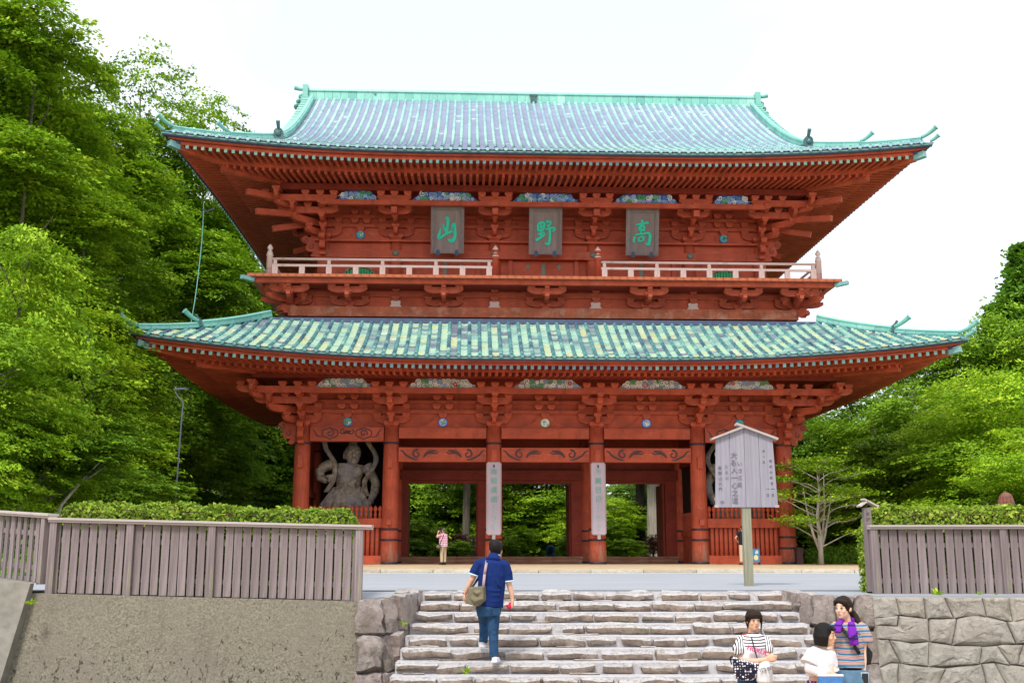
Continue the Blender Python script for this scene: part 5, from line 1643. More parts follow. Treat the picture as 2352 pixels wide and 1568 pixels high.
# ---- the gabled notice board in front of the gate
nb_ = empty('notice_board', (4.21, 19.8, 0)); tag(nb_, 'tall gabled wooden notice board with faded black brush writing on a mossy post', 'notice board')
m_ = MB(); m_.box(-0.075, 0.075, -0.06, 0.06, -0.05, 1.42); m_.build('post', M['post_wood'], nb_, rot=(0, 0, 0))
zb, ze, za = 1.38, 2.62, 2.80
nbx = [(-0.565, -0.515), (-0.28, -0.262), (-0.01, 0.0), (0.26, 0.262), (0.565, 0.515)]
for i in range(4):
    (b0, t0), (b1, t1) = nbx[i], nbx[i+1]
    za0 = za - (za-ze)*abs(t0)/0.515; za1 = za - (za-ze)*abs(t1)/0.515
    cxm = (b0+b1)/2
    pr = [(b0+0.003-cxm, zb), (b1-0.003-cxm, zb), (t1-0.003-cxm, za1), (t0+0.003-cxm, za0)]
    m_ = MB(); m_.prism(pr, -0.075-0.002*i, -0.045); m_.build('plank', M['sign_wood'], nb_, loc=(cxm, 0, 0))
m_ = MB(); m_.prism([(-0.59, ze-0.04), (0.02, ze+0.19), (0.0, ze+0.225), (-0.60, ze-0.005)], -0.14, 0.05); m_.build('roof_board', M['rail_wood'], nb_)
m_ = MB(); m_.prism([(0.60, ze-0.04), (-0.14, ze+0.235), (-0.13, ze+0.275), (0.61, ze-0.003)], -0.145, 0.06); m_.build('roof_board', M['rail_wood'], nb_)
m_ = MB(); m_.box(-0.57, 0.57, -0.043, -0.02, 1.5, 1.56); m_.box(-0.53, 0.53, -0.043, -0.02, 2.3, 2.36); m_.build('batten', M['post_wood'], nb_)
m_ = MB(); m_.box(-0.58,-0.50,-0.085,-0.078,1.375,1.42); m_.box(0.50,0.58,-0.085,-0.078,1.375,1.42); m_.build('corner_fitting', M['rail_wood'], nb_)
rt_ = random.Random(2)
def column_text(s, x, z0, dz, size, parent=nb_, y=-0.086, mat='ink'):
    for i, c in enumerate(s):
        if c == ' ': continue
        text_mesh(c, size, mat, 'lettering', parent, (x + rt_.uniform(-0.008,0.008), y, z0-i*dz), (R(90), rt_.uniform(-0.08,0.08), 0), 0.0015)
column_text('大る人一心之道', -0.205, 2.30, 0.135, 0.125)
column_text('いさ三目', -0.105, 2.15, 0.125, 0.095)
column_text('高野山大門', -0.46, 2.08, 0.095, 0.07)
column_text('三之山', -0.345, 2.10, 0.10, 0.06)
column_text('年一月', 0.34, 2.38, 0.10, 0.05); column_text('一日', 0.38, 1.70, 0.11, 0.06)
column_text('昭和大師言一', 0.46, 2.20, 0.10, 0.055); column_text('一日', 0.48, 1.70, 0.11, 0.06)
column_text('中', -0.44, 1.46, 0.1, 0.08)
# ---- three name plaques on the upper storey
def stroke_char(strokes, parent, y, mat, w0, h0, width, name='character'):
    mb = MB()
    for i, (pts, wd) in enumerate(strokes):
        sp_ = smooth_poly([(p[0]*w0, -p[1]*h0) for p in pts], 5)
        n_ = len(sp_)
        if hasattr(wd, '__len__'):
            ws = [np.interp(k/(n_-1), np.linspace(0, 1, len(wd)), wd)*width for k in range(n_)]
        else: ws = [wd*width]*n_
        ribbon(mb, sp_, ws, y-0.03-0.0015*i, y)
    return mb.build(name, M[mat], parent)
YAMA = [([(-0.17,-0.83),(-0.06,-0.90),(0.03,-0.80),(0.0,-0.35),(-0.08,0.12)], (0.5,1.3,1.3,1.2,1.1)),
        ([(-0.42,-0.36),(-0.34,-0.40),(-0.2,-0.12),(-0.1,0.12)], (0.5,0.9,0.8,0.8)),
        ([(-0.55,-0.18),(-0.62,0.1),(-0.72,0.42),(-0.60,0.46),(-0.2,0.22),(0.2,0.06),(0.42,-0.02)], (0.5,1.0,1.3,1.2,1.1,1.2,0.8)),
        ([(0.33,-0.10),(0.42,-0.44),(0.56,-0.48),(0.60,-0.1),(0.60,0.3),(0.48,0.58),(0.3,0.66),(0.02,0.56)], (0.5,0.8,1.2,1.2,1.4,1.6,1.5,0.6))]
NO = [([(-0.62,-0.55),(-0.60,-0.2),(-0.52,-0.08)], (0.9,1.0,0.7)), ([(-0.6,-0.55),(-0.35,-0.68),(-0.12,-0.62),(-0.14,-0.3),(-0.2,-0.1)], (0.9,0.9,1.1,1.0,0.7)),
      ([(-0.55,-0.36),(-0.15,-0.4)], 0.75), ([(-0.52,-0.12),(-0.15,-0.16)], 0.75), ([(-0.36,-0.62),(-0.36,0.2),(-0.40,0.34)], (0.9,0.9,0.8)),
      ([(-0.62,0.14),(-0.34,0.08),(-0.05,0.0)], (0.9,0.8,0.7)), ([(-0.78,0.56),(-0.5,0.42),(-0.2,0.24),(0.0,0.1)], (1.2,1.2,1.0,0.5)),
      ([(0.05,-0.66),(0.3,-0.74),(0.42,-0.66),(0.24,-0.46)], (0.8,0.9,1.0,0.7)), ([(0.10,-0.52),(0.26,-0.40),(0.34,-0.30)], (0.6,1.0,0.8)),
      ([(0.0,-0.18),(0.3,-0.26),(0.66,-0.30),(0.72,-0.2),(0.5,-0.04)], (0.8,0.9,1.0,1.0,0.5)),
      ([(0.34,-0.24),(0.36,0.2),(0.32,0.62),(0.22,0.8),(-0.06,0.74)], (1.0,1.1,1.2,1.3,0.5)), ([(0.02,-0.84),(0.1,-0.76)], (0.6,1.0))]
TAKA = [([(-0.12,-0.92),(-0.04,-0.86),(0.02,-0.70)], (0.6,1.2,1.0)), ([(-0.52,-0.58),(-0.1,-0.66),(0.5,-0.76)], (0.7,0.9,1.0)),
        ([(-0.26,-0.50),(-0.26,-0.22)], 0.9), ([(-0.26,-0.46),(0.1,-0.52),(0.12,-0.24),(0.02,-0.16)], (0.7,0.9,1.0,0.7)), ([(-0.22,-0.22),(0.06,-0.26)], 0.8), ([(-0.08,-0.6),(-0.12,-0.1),(-0.14,0.06)], (0.9,0.8,0.7)),
        ([(-0.62,0.22),(-0.70,0.5),(-0.62,0.62)], (1.0,1.0,0.6)), ([(-0.60,0.10),(-0.1,0.04),(0.46,-0.04),(0.62,0.1),(0.60,0.4),(0.5,0.74),(0.24,0.66)], (0.7,0.8,1.0,1.3,1.3,1.4,0.5)),
        ([(-0.30,0.28),(-0.32,0.52)], 0.8), ([(-0.28,0.28),(0.04,0.22),(0.1,0.3),(0.04,0.5)], (0.7,0.8,1.0,0.7)), ([(-0.30,0.54),(0.0,0.5)], 0.8)]
def plaque(xc, strokes, label):
    # board leans forward at the top
    base = Vector((xc, -0.42, 13.86)); r = empty('name_plaque', (0,0,0)); tag(r, label, 'plaque')
    w, h = 1.50, 2.12
    Mw = Matrix.Translation(Vector((GX, GD, 0))) @ Matrix.Rotation(YAW, 4, 'Z') @ Matrix.Translation(base + Vector((0,-0.0,0))) @ Matrix.Rotation(R(15), 4, 'X')
    r.matrix_world = Mw
    m_ = MB(); m_.box(-w/2+0.1, w/2-0.1, -0.04, 0.04, 0.1, h-0.1); m_.build('panel', M['plaque'], r)
    for (x0, x1, z0, z1) in ((-w/2, -w/2+0.17, 0, h), (w/2-0.17, w/2, 0, h), (-w/2+0.17, w/2-0.17, 0, 0.17), (-w/2+0.17, w/2-0.17, h-0.17, h)):
        m_ = MB(); cx_, cz_ = (x0+x1)/2, (z0+z1)/2
        m_.box(x0-cx_, x1-cx_, -0.10, 0.05, z0-cz_, z1-cz_)
        lx_, lz_ = (x1-x0), (z1-z0)
        if lz_ > lx_: m_.box(-lx_/2*0.35, lx_/2*0.35, -0.125, -0.10, -lz_/2+0.06, lz_/2-0.06)
        else: m_.box(-lx_/2, lx_/2, -0.125, -0.10, -lz_/2*0.35, lz_/2*0.35)
        m_.build('frame', M['plaque_frame'], r, loc=(cx_, 0, cz_))
    for s_ in (-1, 1):
        m_ = MB(); m_.prism([(-0.14,-0.10),(0,-0.17),(0.14,-0.10),(0.07,-0.02),(0.08,0.06),(0,0.12),(-0.08,0.06),(-0.07,-0.02)], -0.15, -0.126)
        m_.build('bracket_fitting', M['navy'], r, loc=(s_*0.42, 0, 0.06))
    c = empty('character_anchor', (0, -0.045, h*0.46), 0, r)
    o = stroke_char(strokes, r, -0.045, 'green_ink', 0.56, 0.66, 0.105)
    o.location = (0, 0, h*0.47)
    bpy.data.objects.remove(c)
    return r
plaque(-4.42, YAMA, 'left name plaque, grey wood, bearing the green character for mountain')
plaque(0.02, NO, 'middle name plaque, grey wood, bearing the green character for field')
plaque(4.44, TAKA, 'right name plaque, grey wood, bearing the green character for high')
def couplet(xc, s, label, ztop=4.42):
    Mw = Matrix.Translation(Vector((GX, GD, 0))) @ Matrix.Rotation(YAW, 4, 'Z') @ Matrix.Translation(Vector((xc, -0.50, 0)))
    r = empty('hanging_board'); r.matrix_world = Mw; tag(r, label, 'sign board')
    z0 = 1.32
    w = 0.31
    pr = [(-w+0.06,z0),(w-0.06,z0),(w,z0+0.06),(w,ztop-0.06),(w-0.06,ztop),(-w+0.06,ztop),(-w,ztop-0.06),(-w,z0+0.06)]
    m_ = MB(); m_.prism(pr, -0.03, 0.05); m_.build('board', M['board_white'], r)
    m_ = MB(); p2 = [(a*1.0, b_) for a, b_ in pr]
    ribbon(m_, p2 + [p2[0]], 0.035, -0.045, -0.02); m_.build('rim', M['rail_wood'], r)
    m_ = MB(); m_.box(-0.07,0.07,-0.06,0.02,z0-0.2,z0-0.02); m_.build('peg', M['rail_wood'], r)
    m_ = MB(); m_.box(-0.03,0.03,-0.06,-0.03,ztop-0.22,ztop-0.1); m_.build('hook', M['dark'], r)
    for i, c in enumerate(s):
        text_mesh(c, 0.30, 'green_ink2' if i < 4 else 'pale_ink', 'character', r, (0, -0.045, ztop-0.42-i*0.395), ext=0.004)
    return r
M['pale_ink'] = simple('faded_letter', (0.44, 0.60, 0.58), 0.7, 0.2, 0.2)
couplet(-2.28-0.0, '檢知處處之遺跡', 'left of two long pale lilac hanging boards with faded green writing')
couplet(2.28, '不闕日日之影向', 'right of two long pale lilac hanging boards with faded green writing')
# ================================================================== trees
def spray_crown(seed, n_spray, per, R_, H, size, lobes=12, dip=0.25, flat=0.07, low=0.0, conic=False, airy=0.0):
    """foliage as many flat drooping leaf sprays gathered in lobes; base of crown at z=0"""
    rg = np.random.default_rng(seed)
    # lobes
    if conic:
        t = rg.uniform(0, 1, n_spray)**1.15
        rad = R_*(1-t)**1.1*(0.35+0.65*rg.uniform(0, 1, n_spray)**0.5)*(0.85+0.3*np.sin(t*40))
        ang = rg.uniform(0, 2*np.pi, n_spray)
        C = np.stack([rad*np.cos(ang), rad*np.sin(ang), t*H], 1)
        Ls = R_*0.28*(0.4+0.8*(1-t))
    else:
        lz = rg.uniform(low, 0.93, lobes); la = rg.uniform(0, 2*np.pi, lobes)
        prof = np.sqrt(np.clip(1-((lz-0.42)/0.6)**2, 0.05, 1))
        lr = R_*prof*rg.uniform(0.35, 0.72, lobes)
        LC = np.stack([lr*np.cos(la), lr*np.sin(la), lz*H], 1)
        LR = R_*rg.uniform(0.34, 0.58, lobes)*(0.55+0.45*prof)
        LC[0] = (0, 0, H*0.55); LR[0] = R_*0.6
        LC[1] = (R_*0.1, 0, H*0.86); LR[1] = R_*0.36
        k = rg.choice(lobes, n_spray, p=LR**2/np.sum(LR**2))
        d = rg.normal(size=(n_spray, 3)); d[:, 2] = np.abs(d[:, 2])*0.9 - 0.25; d /= np.linalg.norm(d, axis=1)[:, None]
        rr_ = rg.uniform(0.45, 1.0, n_spray)**0.5
        C = LC[k] + d*(LR[k]*rr_)[:, None]*np.array([1, 1, 0.80])
        Ls = np.full(n_spray, R_*0.21)*rg.uniform(0.6, 1.4, n_spray)
    out = C.copy(); out[:, 2] = 0; out += rg.normal(size=out.shape)*R_*0.25; out[:, 2] = 0
    out /= (np.linalg.norm(out, axis=1)[:, None]+1e-6)
    dp = rg.normal(dip, 0.18, n_spray)
    A = out*np.cos(dp)[:, None]; A[:, 2] -= np.sin(dp)
    S = np.cross(A, np.array([0, 0, 1.0])); S /= np.linalg.norm(S, axis=1)[:, None]
    U = np.cross(S, A)
    n = n_spray*per
    u = rg.uniform(-0.6, 1, (n_spray, per)); w = rg.normal(0, 0.38, (n_spray, per))*(1.1-0.7*np.clip(u, 0, 1))
    L = Ls[:, None]
    P = C[:, None, :] + A[:, None, :]*(u*L)[..., None] + S[:, None, :]*(w*L*1.3)[..., None] + U[:, None, :]*((rg.normal(0, flat, (n_spray, per)) - 0.25*w*w)*L*0.9)[..., None]
    P = P.reshape(-1, 3)
    nrm = (U[:, None, :] + rg.normal(0, 0.30, (n_spray, per, 3))).reshape(-1, 3)
    nrm /= np.linalg.norm(nrm, axis=1)[:, None]
    a = (A[:, None, :] + rg.normal(0, 0.5, (n_spray, per, 3))).reshape(-1, 3)
    a -= nrm*np.sum(a*nrm, axis=1)[:, None]; a /= np.linalg.norm(a, axis=1)[:, None]
    b_ = np.cross(nrm, a)
    s = (size*rg.uniform(0.55, 1.35, n))[:, None]
    V = np.empty((n, 4, 3))
    V[:, 0] = P - a*s*0.85; V[:, 1] = P + b_*s*0.5; V[:, 2] = P + a*s*0.85; V[:, 3] = P - b_*s*0.5
    base = rg.normal(0.46, 0.20, n_spray)
    vals = np.clip(np.repeat(base, per) + rg.normal(0, 0.13, n), 0, 1)
    return V.reshape(-1, 3), vals
def trunk_mesh(seed, h, r0, crown_z, R_, mat, limbs=9, name='trunk', straight=False):
    rr_ = random.Random(seed); m_ = MB()
    pts = []; p = Vector((0, 0, -0.6))
    for i in range(9):
        t = i/8
        pts.append(Vector((0 if straight else 0.05*h*math.sin(t*2.5+seed)*t, 0 if straight else 0.03*h*math.sin(t*3+seed*2)*t, -0.6 + (h*0.92+0.6)*t)))
    rads = [r0*(1.25 if i == 0 else 1)*(1-0.88*(i/8)) + 0.015 for i in range(9)]
    m_.tube(pts, rads, 9)
    for k in range(limbs):
        t = rr_.uniform(0.28, 0.85); i = int(t*8); a = pts[i].lerp(pts[min(8, i+1)], t*8-i)
        an = rr_.uniform(0, 6.28); L = R_*rr_.uniform(0.5, 0.95)*(1.15-t*0.7)
        q = [a, a+Vector((math.cos(an)*L*0.4, math.sin(an)*L*0.4, L*0.28)), a+Vector((math.cos(an+0.2)*L*0.75, math.sin(an+0.2)*L*0.75, L*0.42)), a+Vector((math.cos(an+0.1)*L, math.sin(an+0.1)*L, L*0.5))]
        rb = rads[i]*0.5
        m_.tube(q, [rb, rb*0.7, rb*0.45, 0.02], 6)
    return m_.mesh(name, M[mat], True)
CROWN = {}
def make_crowns():
    defs = {
     'maple1': ('leaf_a', dict(seed=1, n_spray=620, per=74, R_=4.6, H=9.0, size=0.115, lobes=15)),
     'maple2': ('leaf_c', dict(seed=2, n_spray=640, per=74, R_=4.6, H=8.0, size=0.105, lobes=16, dip=0.2)),
     'maple3': ('leaf_a', dict(seed=8, n_spray=620, per=74, R_=4.4, H=10.0, size=0.12, lobes=18, dip=0.32)),
     'dark1': ('leaf_b', dict(seed=3, n_spray=620, per=74, R_=4.8, H=9.5, size=0.13, lobes=17, dip=0.3)),
     'dark2': ('leaf_b', dict(seed=4, n_spray=640, per=74, R_=4.4, H=11.0, size=0.12, lobes=19, dip=0.35)),
     'tall1': ('leaf_b', dict(seed=14, n_spray=1250, per=74, R_=4.8, H=19.0, size=0.13, lobes=34, dip=0.35)),
     'tall2': ('leaf_a', dict(seed=15, n_spray=1250, per=74, R_=4.6, H=18.0, size=0.13, lobes=32, dip=0.28)),
     'airy': ('leaf_a', dict(seed=5, n_spray=420, per=48, R_=4.4, H=14.0, size=0.13, lobes=24, dip=0.15)),
     'cone': ('leaf_con', dict(seed=6, n_spray=1000, per=52, R_=3.4, H=15.0, size=0.13, conic=True, dip=0.75, flat=0.25)),
     'shrub': ('leaf_c', dict(seed=7, n_spray=170, per=64, R_=1.5, H=1.9, size=0.07, lobes=9)),
    }
    for k, (mat, kw) in defs.items():
        V, vals = spray_crown(**kw)
        CROWN[k] = (quads_mesh('crown', V, mat, vals), kw['R_'], kw['H'])
make_crowns()
TRUNK = {k: None for k in CROWN}
tree_n = 0
TKINDS = {}
def tree(kind, x, y, ztop, R_, label, hfrac=0.72, group=None, trunk_mat='bark', mat=None, name=None, lean=0.0):
    """one tree: crown mesh shared by kind, scaled; crown covers the upper hfrac of the height"""
    global tree_n
    tree_n += 1
    zb = terrain_z(x, y); h = ztop - zb
    me, r0, h0 = CROWN[kind]
    root = empty(name or {'cone': 'conifer_tree', 'shrub': 'shrub'}.get(kind, 'broadleaf_tree'), (x, y, zb), (tree_n*2.399) % 6.283)
    tag(root, label, 'shrub' if kind == 'shrub' else 'tree', group)
    c = obj('crown', me, root, (0, 0, h*(1-hfrac)))
    c.scale = (R_/r0, R_/r0, h*hfrac/h0*1.0)
    if mat:
        c.data = mat_variant(me, mat)
    key = (kind, trunk_mat)
    if key not in TKINDS: TKINDS[key] = trunk_mesh(len(TKINDS)+3, 10.0, 0.24 if kind != 'shrub' else 0.5, 3, 4.0 if kind != 'cone' else 1.6, trunk_mat)
    t = obj('trunk', TKINDS[key], root); t.scale = (R_/4.5, R_/4.5, h/10.0) if kind != 'shrub' else (R_/5, R_/5, h/10.0)
    return root
_mv = {}
def mat_variant(me, mat):
    k = (me.name, mat)
    if k not in _mv:
        m2 = me.copy(); m2.materials.clear(); m2.materials.append(M[mat]); _mv[k] = m2
    return _mv[k]
def pix(u, v, Y):
    """turns a place in the photograph and a distance into metres (only used to measure where each tree stands)"""
    th = R(PITCH); a = (u-1176)/2500.0; b_ = (784-v)/2500.0
    ry = math.cos(th) - b_*math.sin(th); rz = math.sin(th) + b_*math.cos(th)
    return a*Y/ry, 0.6 + rz*Y/ry
LEFT = [ # kind, u, v of the top, distance, radius, label
 ('tall2', 95, 22, 46, 4.7, 'tallest dark green tree, its top highest at the left edge of the photo'),
 ('tall2', -70, 30, 44, 4.6, 'tall green tree cut by the left edge, left of the tallest tree'),
 ('tall2', 215, 215, 56, 4.4, 'dark green tree stepping down right of the tallest tree'),
 ('airy', 330, 135, 72, 4.8, 'airy light green tree with sky showing through, left of the two'),
 ('airy', 470, 210, 80, 5.4, 'airy light green tree nearest the upper roof corner'),
 ('tall2', 400, 300, 76, 5.6, 'light green tree under the airy tops, left of the upper roof tip'),
 ('tall2', 575, 440, 84, 5.6, 'green tree crown partly hidden behind the upper eave'),
 ('tall2', 275, 350, 66, 4.8, 'mid green tree halfway up the left wood'),
 ('tall2', 60, 330, 40, 3.8, 'leafy green tree low under the tallest tree at the left'),
 ('tall2', 450, 520, 68, 5.0, 'dark green tree beside the hanging cable'),
 ('maple1', 610, 620, 84, 5.4, 'green tree behind the left end of the balcony'),
 ('tall2', 180, 470, 42, 3.6, 'layered green tree in the middle of the left wood'),
 ('maple1', 50, 540, 33, 2.7, 'bright yellow-green maple, the brightest crown at the left edge'),
 ('maple1', 340, 620, 62, 4.8, 'green tree left of the lower roof tip'),
 ('maple3', -40, 740, 29, 2.4, 'yellow-green maple low at the left edge'),
 ('maple3', 190, 720, 38, 3.3, 'layered green tree below the bright maple'),
 ('maple3', 540, 740, 82, 5.2, 'green tree directly behind the lower roof corner'),
 ('dark1', 330, 850, 52, 3.9, 'dark layered tree behind the lamp pole'),
 ('maple1', 80, 880, 32, 2.6, 'drooping green tree above the left end of the hedge'),
 ('dark2', 450, 880, 70, 4.6, 'dark tree right of the lamp pole under the lower eave'),
 ('dark1', 600, 930, 84, 5.4, 'dark tree close to the gate at its left corner column'),
 ('dark2', 220, 980, 37, 2.7, 'low dark tree behind the left hedge'),
 ('dark2', 400, 1010, 60, 4.2, 'low dark tree at the foot of the lamp pole'),
 ('dark2', 660, 1010, 86, 4.5, 'dark tree glimpsed just left of the left corner column'),
]
for a in LEFT:
    x, zt_ = pix(a[1], a[2], a[3])
    tree(a[0], x, a[3], zt_+0.4, a[4], a[5], hfrac=0.86 if zt_ < 12 else 0.80, group='trees of the wood left of the gate')
RIGHT = [
 ('dark1', 1960, 905, 80, 6.0, 'far green tree under the right end of the lower roof'),
 ('dark1', 2080, 860, 84, 6.0, 'far dark tree on the skyline right of the gate'),
 ('tall2', 1830, 960, 84, 6.0, 'far green tree directly behind the right corner column'),
 ('dark1', 1890, 985, 80, 5.4, 'green tree just right of the right corner column'),
 ('maple3', 2000, 950, 68, 4.8, 'green tree under the right end of the lower eave'),
 ('maple3', 2110, 880, 66, 5.0, 'dark green tree filling the middle of the right wood'),
 ('dark2', 2190, 800, 70, 5.0, 'dark tree below the lower roof tip at the right'),
 ('dark1', 2262, 742, 70, 4.6, 'dark green tree just right of the lower roof tip'),
 ('cone', 2345, 580, 72, 7.0, 'tall pointed conifer at the right edge of the photo'),
 ('cone', 2282, 715, 76, 5.5, 'shorter pointed conifer left of the tall one'),
 ('maple1', 2400, 740, 66, 4.6, 'dark tree cut by the right edge under the conifer'),
 ('maple2', 2170, 930, 52, 4.3, 'bright green tree in front of the dark right wood'),
 ('maple2', 2340, 850, 48, 4.3, 'bright yellow-green tree at the right edge'),
 ('maple1', 2050, 1010, 55, 4.2, 'layered green tree behind the branching pale tree'),
 ('maple3', 1930, 1040, 78, 5.2, 'green tree behind the left part of the pale tree'),
 ('maple1', 2245, 1030, 45, 3.4, 'green tree behind the right hedge'),
 ('maple2', 2370, 1010, 40, 3.0, 'yellow-green tree behind the hedge at the right edge'),
 ('dark1', 2110, 1110, 54, 3.6, 'low dark tree right of the pale branching tree'),
 ('dark2', 1870, 1130, 80, 4.2, 'low dark tree beside the right corner column'),
]
for a in RIGHT:
    x, zt_ = pix(a[1], a[2], a[3])
    tree(a[0], x, a[3], zt_+0.4, a[4], a[5], hfrac=0.92, group='trees of the wood right of the gate')
# behind the gate, seen through the doorways
BACK = [
 ('maple1', 960, 1060, 92, 6.5, 'dark tree seen through the left doorway'),
 ('maple1', 1045, 1040, 96, 6.5, 'green tree far behind the stone pillar'),
 ('maple1', 1105, 1085, 88, 4.2, 'sunlit green crown behind the left hanging board'),
 ('maple1', 1215, 1050, 90, 5.4, 'green crown filling the top of the middle doorway'),
 ('maple3', 1290, 1060, 90, 6.5, 'dark tree at the right of the middle doorway'),
 ('maple3', 1180, 1050, 104, 7.5, 'far green tree behind the middle doorway'),
 ('maple2', 1415, 1165, 84, 3.6, 'bright green tree in the right doorway'),
 ('maple2', 1350, 1150, 84, 4.0, 'bright green crown behind the right hanging board'),
 ('dark2', 1440, 1118, 98, 4.2, 'dark crown against the sky in the right doorway'),
 ('dark1', 1560, 1060, 92, 6.0, 'dark tree behind the right jamb of the right doorway'),
 ('dark1', 820, 1000, 92, 7.0, 'dark tree hidden behind the left statue bay'),
 ('dark1', 1700, 1000, 92, 7.0, 'dark tree hidden behind the right statue bay'),
]
for a in BACK:
    x, zt_ = pix(a[1], a[2], a[3])
    tree(a[0], x, a[3], zt_+0.6, a[4], a[5], hfrac=0.98, group='trees behind the gate')
def big_trunk(u, w, Y, mat, label, h=22, u2=None):
    x, _ = pix(u, 1150, Y); r0 = w/2500*Y/2
    root = empty('cedar_tree', (x, Y, terrain_z(x, Y))); tag(root, label, 'tree')
    m_ = MB(); m_.tube([(0,0,-0.3),(0,0,0.4),(0,0,2),(0.05,0,6),(0.1,0,14),(0.1,0,h)], [r0*1.35, r0*1.12, r0, r0*0.95, r0*0.75, 0.08], 14)
    m_.build('trunk', M[mat], root, True)
    c = obj('crown', CROWN['cone'][0], root, (0.1, 0, h*0.42)); c.scale = (1.0, 1.0, h*0.6/15)
    return root
big_trunk(1501, 33, 82, 'bark_pale', 'thick pale cedar trunk in the right doorway')
big_trunk(1470, 22, 84, 'bark_dark', 'dark cedar trunk just left of the thick pale one')
big_trunk(1071, 17, 84, 'bark', 'slim brown trunk in the left doorway')
big_trunk(1272, 20, 92, 'bark_dark', 'dark trunk in the middle doorway, left of centre')
def shrub(u, v, Y, R_, label, mat='leaf_c', **kw):
    Y += 10; R_ *= 1.16
    x, zt_ = pix(u, v, Y)
    return tree('shrub', x, Y, zt_, R_, label, hfrac=0.95, mat=None if mat == 'leaf_c' else mat, **kw)
shrub(975, 1195, 62, 1.7, 'green shrub left of the man in pink', 'leaf_a')
shrub(955, 1240, 60.5, 1.2, 'low green shrub at the left door jamb', 'leaf_b')
shrub(1195, 1212, 62, 1.4, 'yellow-green shrub left in the middle doorway')
shrub(1172, 1240, 60.5, 0.9, 'small green shrub by the left jamb of the middle doorway', 'leaf_a')
shrub(1310, 1225, 63, 1.3, 'green shrub at the right of the middle doorway', 'leaf_a')
shrub(1405, 1200, 62, 1.6, 'bright green shrub left in the right doorway')
shrub(1440, 1240, 61, 1.4, 'bright green low shrub in front of the cedars')
shrub(1500, 1232, 63, 1.0, 'reddish-brown small maple before the pale cedar trunk', 'leaf_red')
shrub(1062, 1226, 64, 0.8, 'reddish shrub beside the slim trunk', 'leaf_red')
hy = shrub(1050, 1243, 60.6, 1.35, 'bright hydrangea bush with pale blue flower heads', 'leaf_c', name='hydrangea_bush')
mfl = simple('hydrangea_flower', (0.42, 0.46, 0.78), 0.7)
mb = MB(); mb.ell((0,0,0), (0.11,0.11,0.09), 8, 6); FLW = mb.mesh('flower_head', mfl, True)
for (u, v) in ((1057, 1272), (1040, 1262), (1092, 1268), (1096, 1272), (1068, 1252), (1047, 1275)):
    x, z_ = pix(u, v, 69.0)
    o = obj('flower_head', FLW, hy); o.matrix_world = Matrix.Translation((x, 69.0, z_))
# ---- the pale branching tree on the right lawn
def layered_tree():
    x, y = 12.8, 46.0
    root = empty('dogwood_tree', (x, y, 0.05)); tag(root, 'pale-barked tree with bare whitish branches and thin yellow-green leaves on the lawn', 'tree')
    rr_ = random.Random(31); m_ = MB(); V_ = []; vals_ = []
    tr = [Vector((0,0,-0.2)), Vector((0.02,0,1.0)), Vector((-0.05,0,2.0)), Vector((0.08,0,3.0)), Vector((0.0,0,4.3))]
    m_.tube(tr, [0.13,0.10,0.07,0.04,0.012], 8)
    for (dx_, h_) in ((-0.55, 3.2), (0.6, 2.9), (0.35, 3.8)):
        m_.tube([Vector((0,0,0.5)), Vector((dx_*0.4, 0.1, 1.2)), Vector((dx_*0.8, 0.1, 2.2)), Vector((dx_, 0.15, h_))], [0.07,0.055,0.035,0.01], 7)
    rg = np.random.default_rng(5)
    for k in range(26):
        z_ = 0.8 + 3.2*(k+rr_.uniform(-0.8,0.8))/26; an = k*2.4 + rr_.uniform(-0.7,0.7)
        L = (2.5 - 0.45*abs(z_-1.8))*rr_.uniform(0.7,1.0)
        dx, dy = math.cos(an), math.sin(an)
        b0 = Vector((0.03, 0, z_)); pts = [b0, b0+Vector((dx*L*0.35, dy*L*0.35, L*0.20)), b0+Vector((dx*L*0.7, dy*L*0.7, L*0.30+rr_.uniform(-0.1,0.1))), b0+Vector((dx*L, dy*L, L*0.36))]
        m_.tube(smooth_poly([tuple(p_+Vector((rr_.uniform(-.08,.08), rr_.uniform(-.08,.08), rr_.uniform(-.10,.10)))) if i_ else tuple(p_) for i_, p_ in enumerate(pts)], 3), [0.03-0.0027*i_ for i_ in range(10)], 5)
        for q in range(5):
            t = rr_.uniform(0.3, 1); p = pts[1].lerp(pts[3], t); sa = an + rr_.choice((-1,1))*rr_.uniform(0.5,1.1); l2 = L*0.35*rr_.uniform(0.5,1)
            e = p + Vector((math.cos(sa)*l2, math.sin(sa)*l2, l2*0.25))
            m_.tube([p, e], [0.014, 0.004], 4)
            if rr_.random() < 0.9:
                n = 60
                P = np.array(e) + rg.normal(0, 1, (n, 3))*np.array([0.36, 0.36, 0.06])
                V, _ = leaf_quads(n, lambda r_, n_, P=P: (P, np.tile([0, 0, 1.0], (n_, 1))), 0.085, k*9+q, tilt=0.35)
                V_.append(V); vals_.append(np.clip(rg.normal(0.62, 0.2, n), 0, 1))
    m_.build('trunk', M['bark_pale'], root, True)
    obj('crown', quads_mesh('crown', np.concatenate(V_), 'leaf_a', np.concatenate(vals_)), root)
layered_tree()
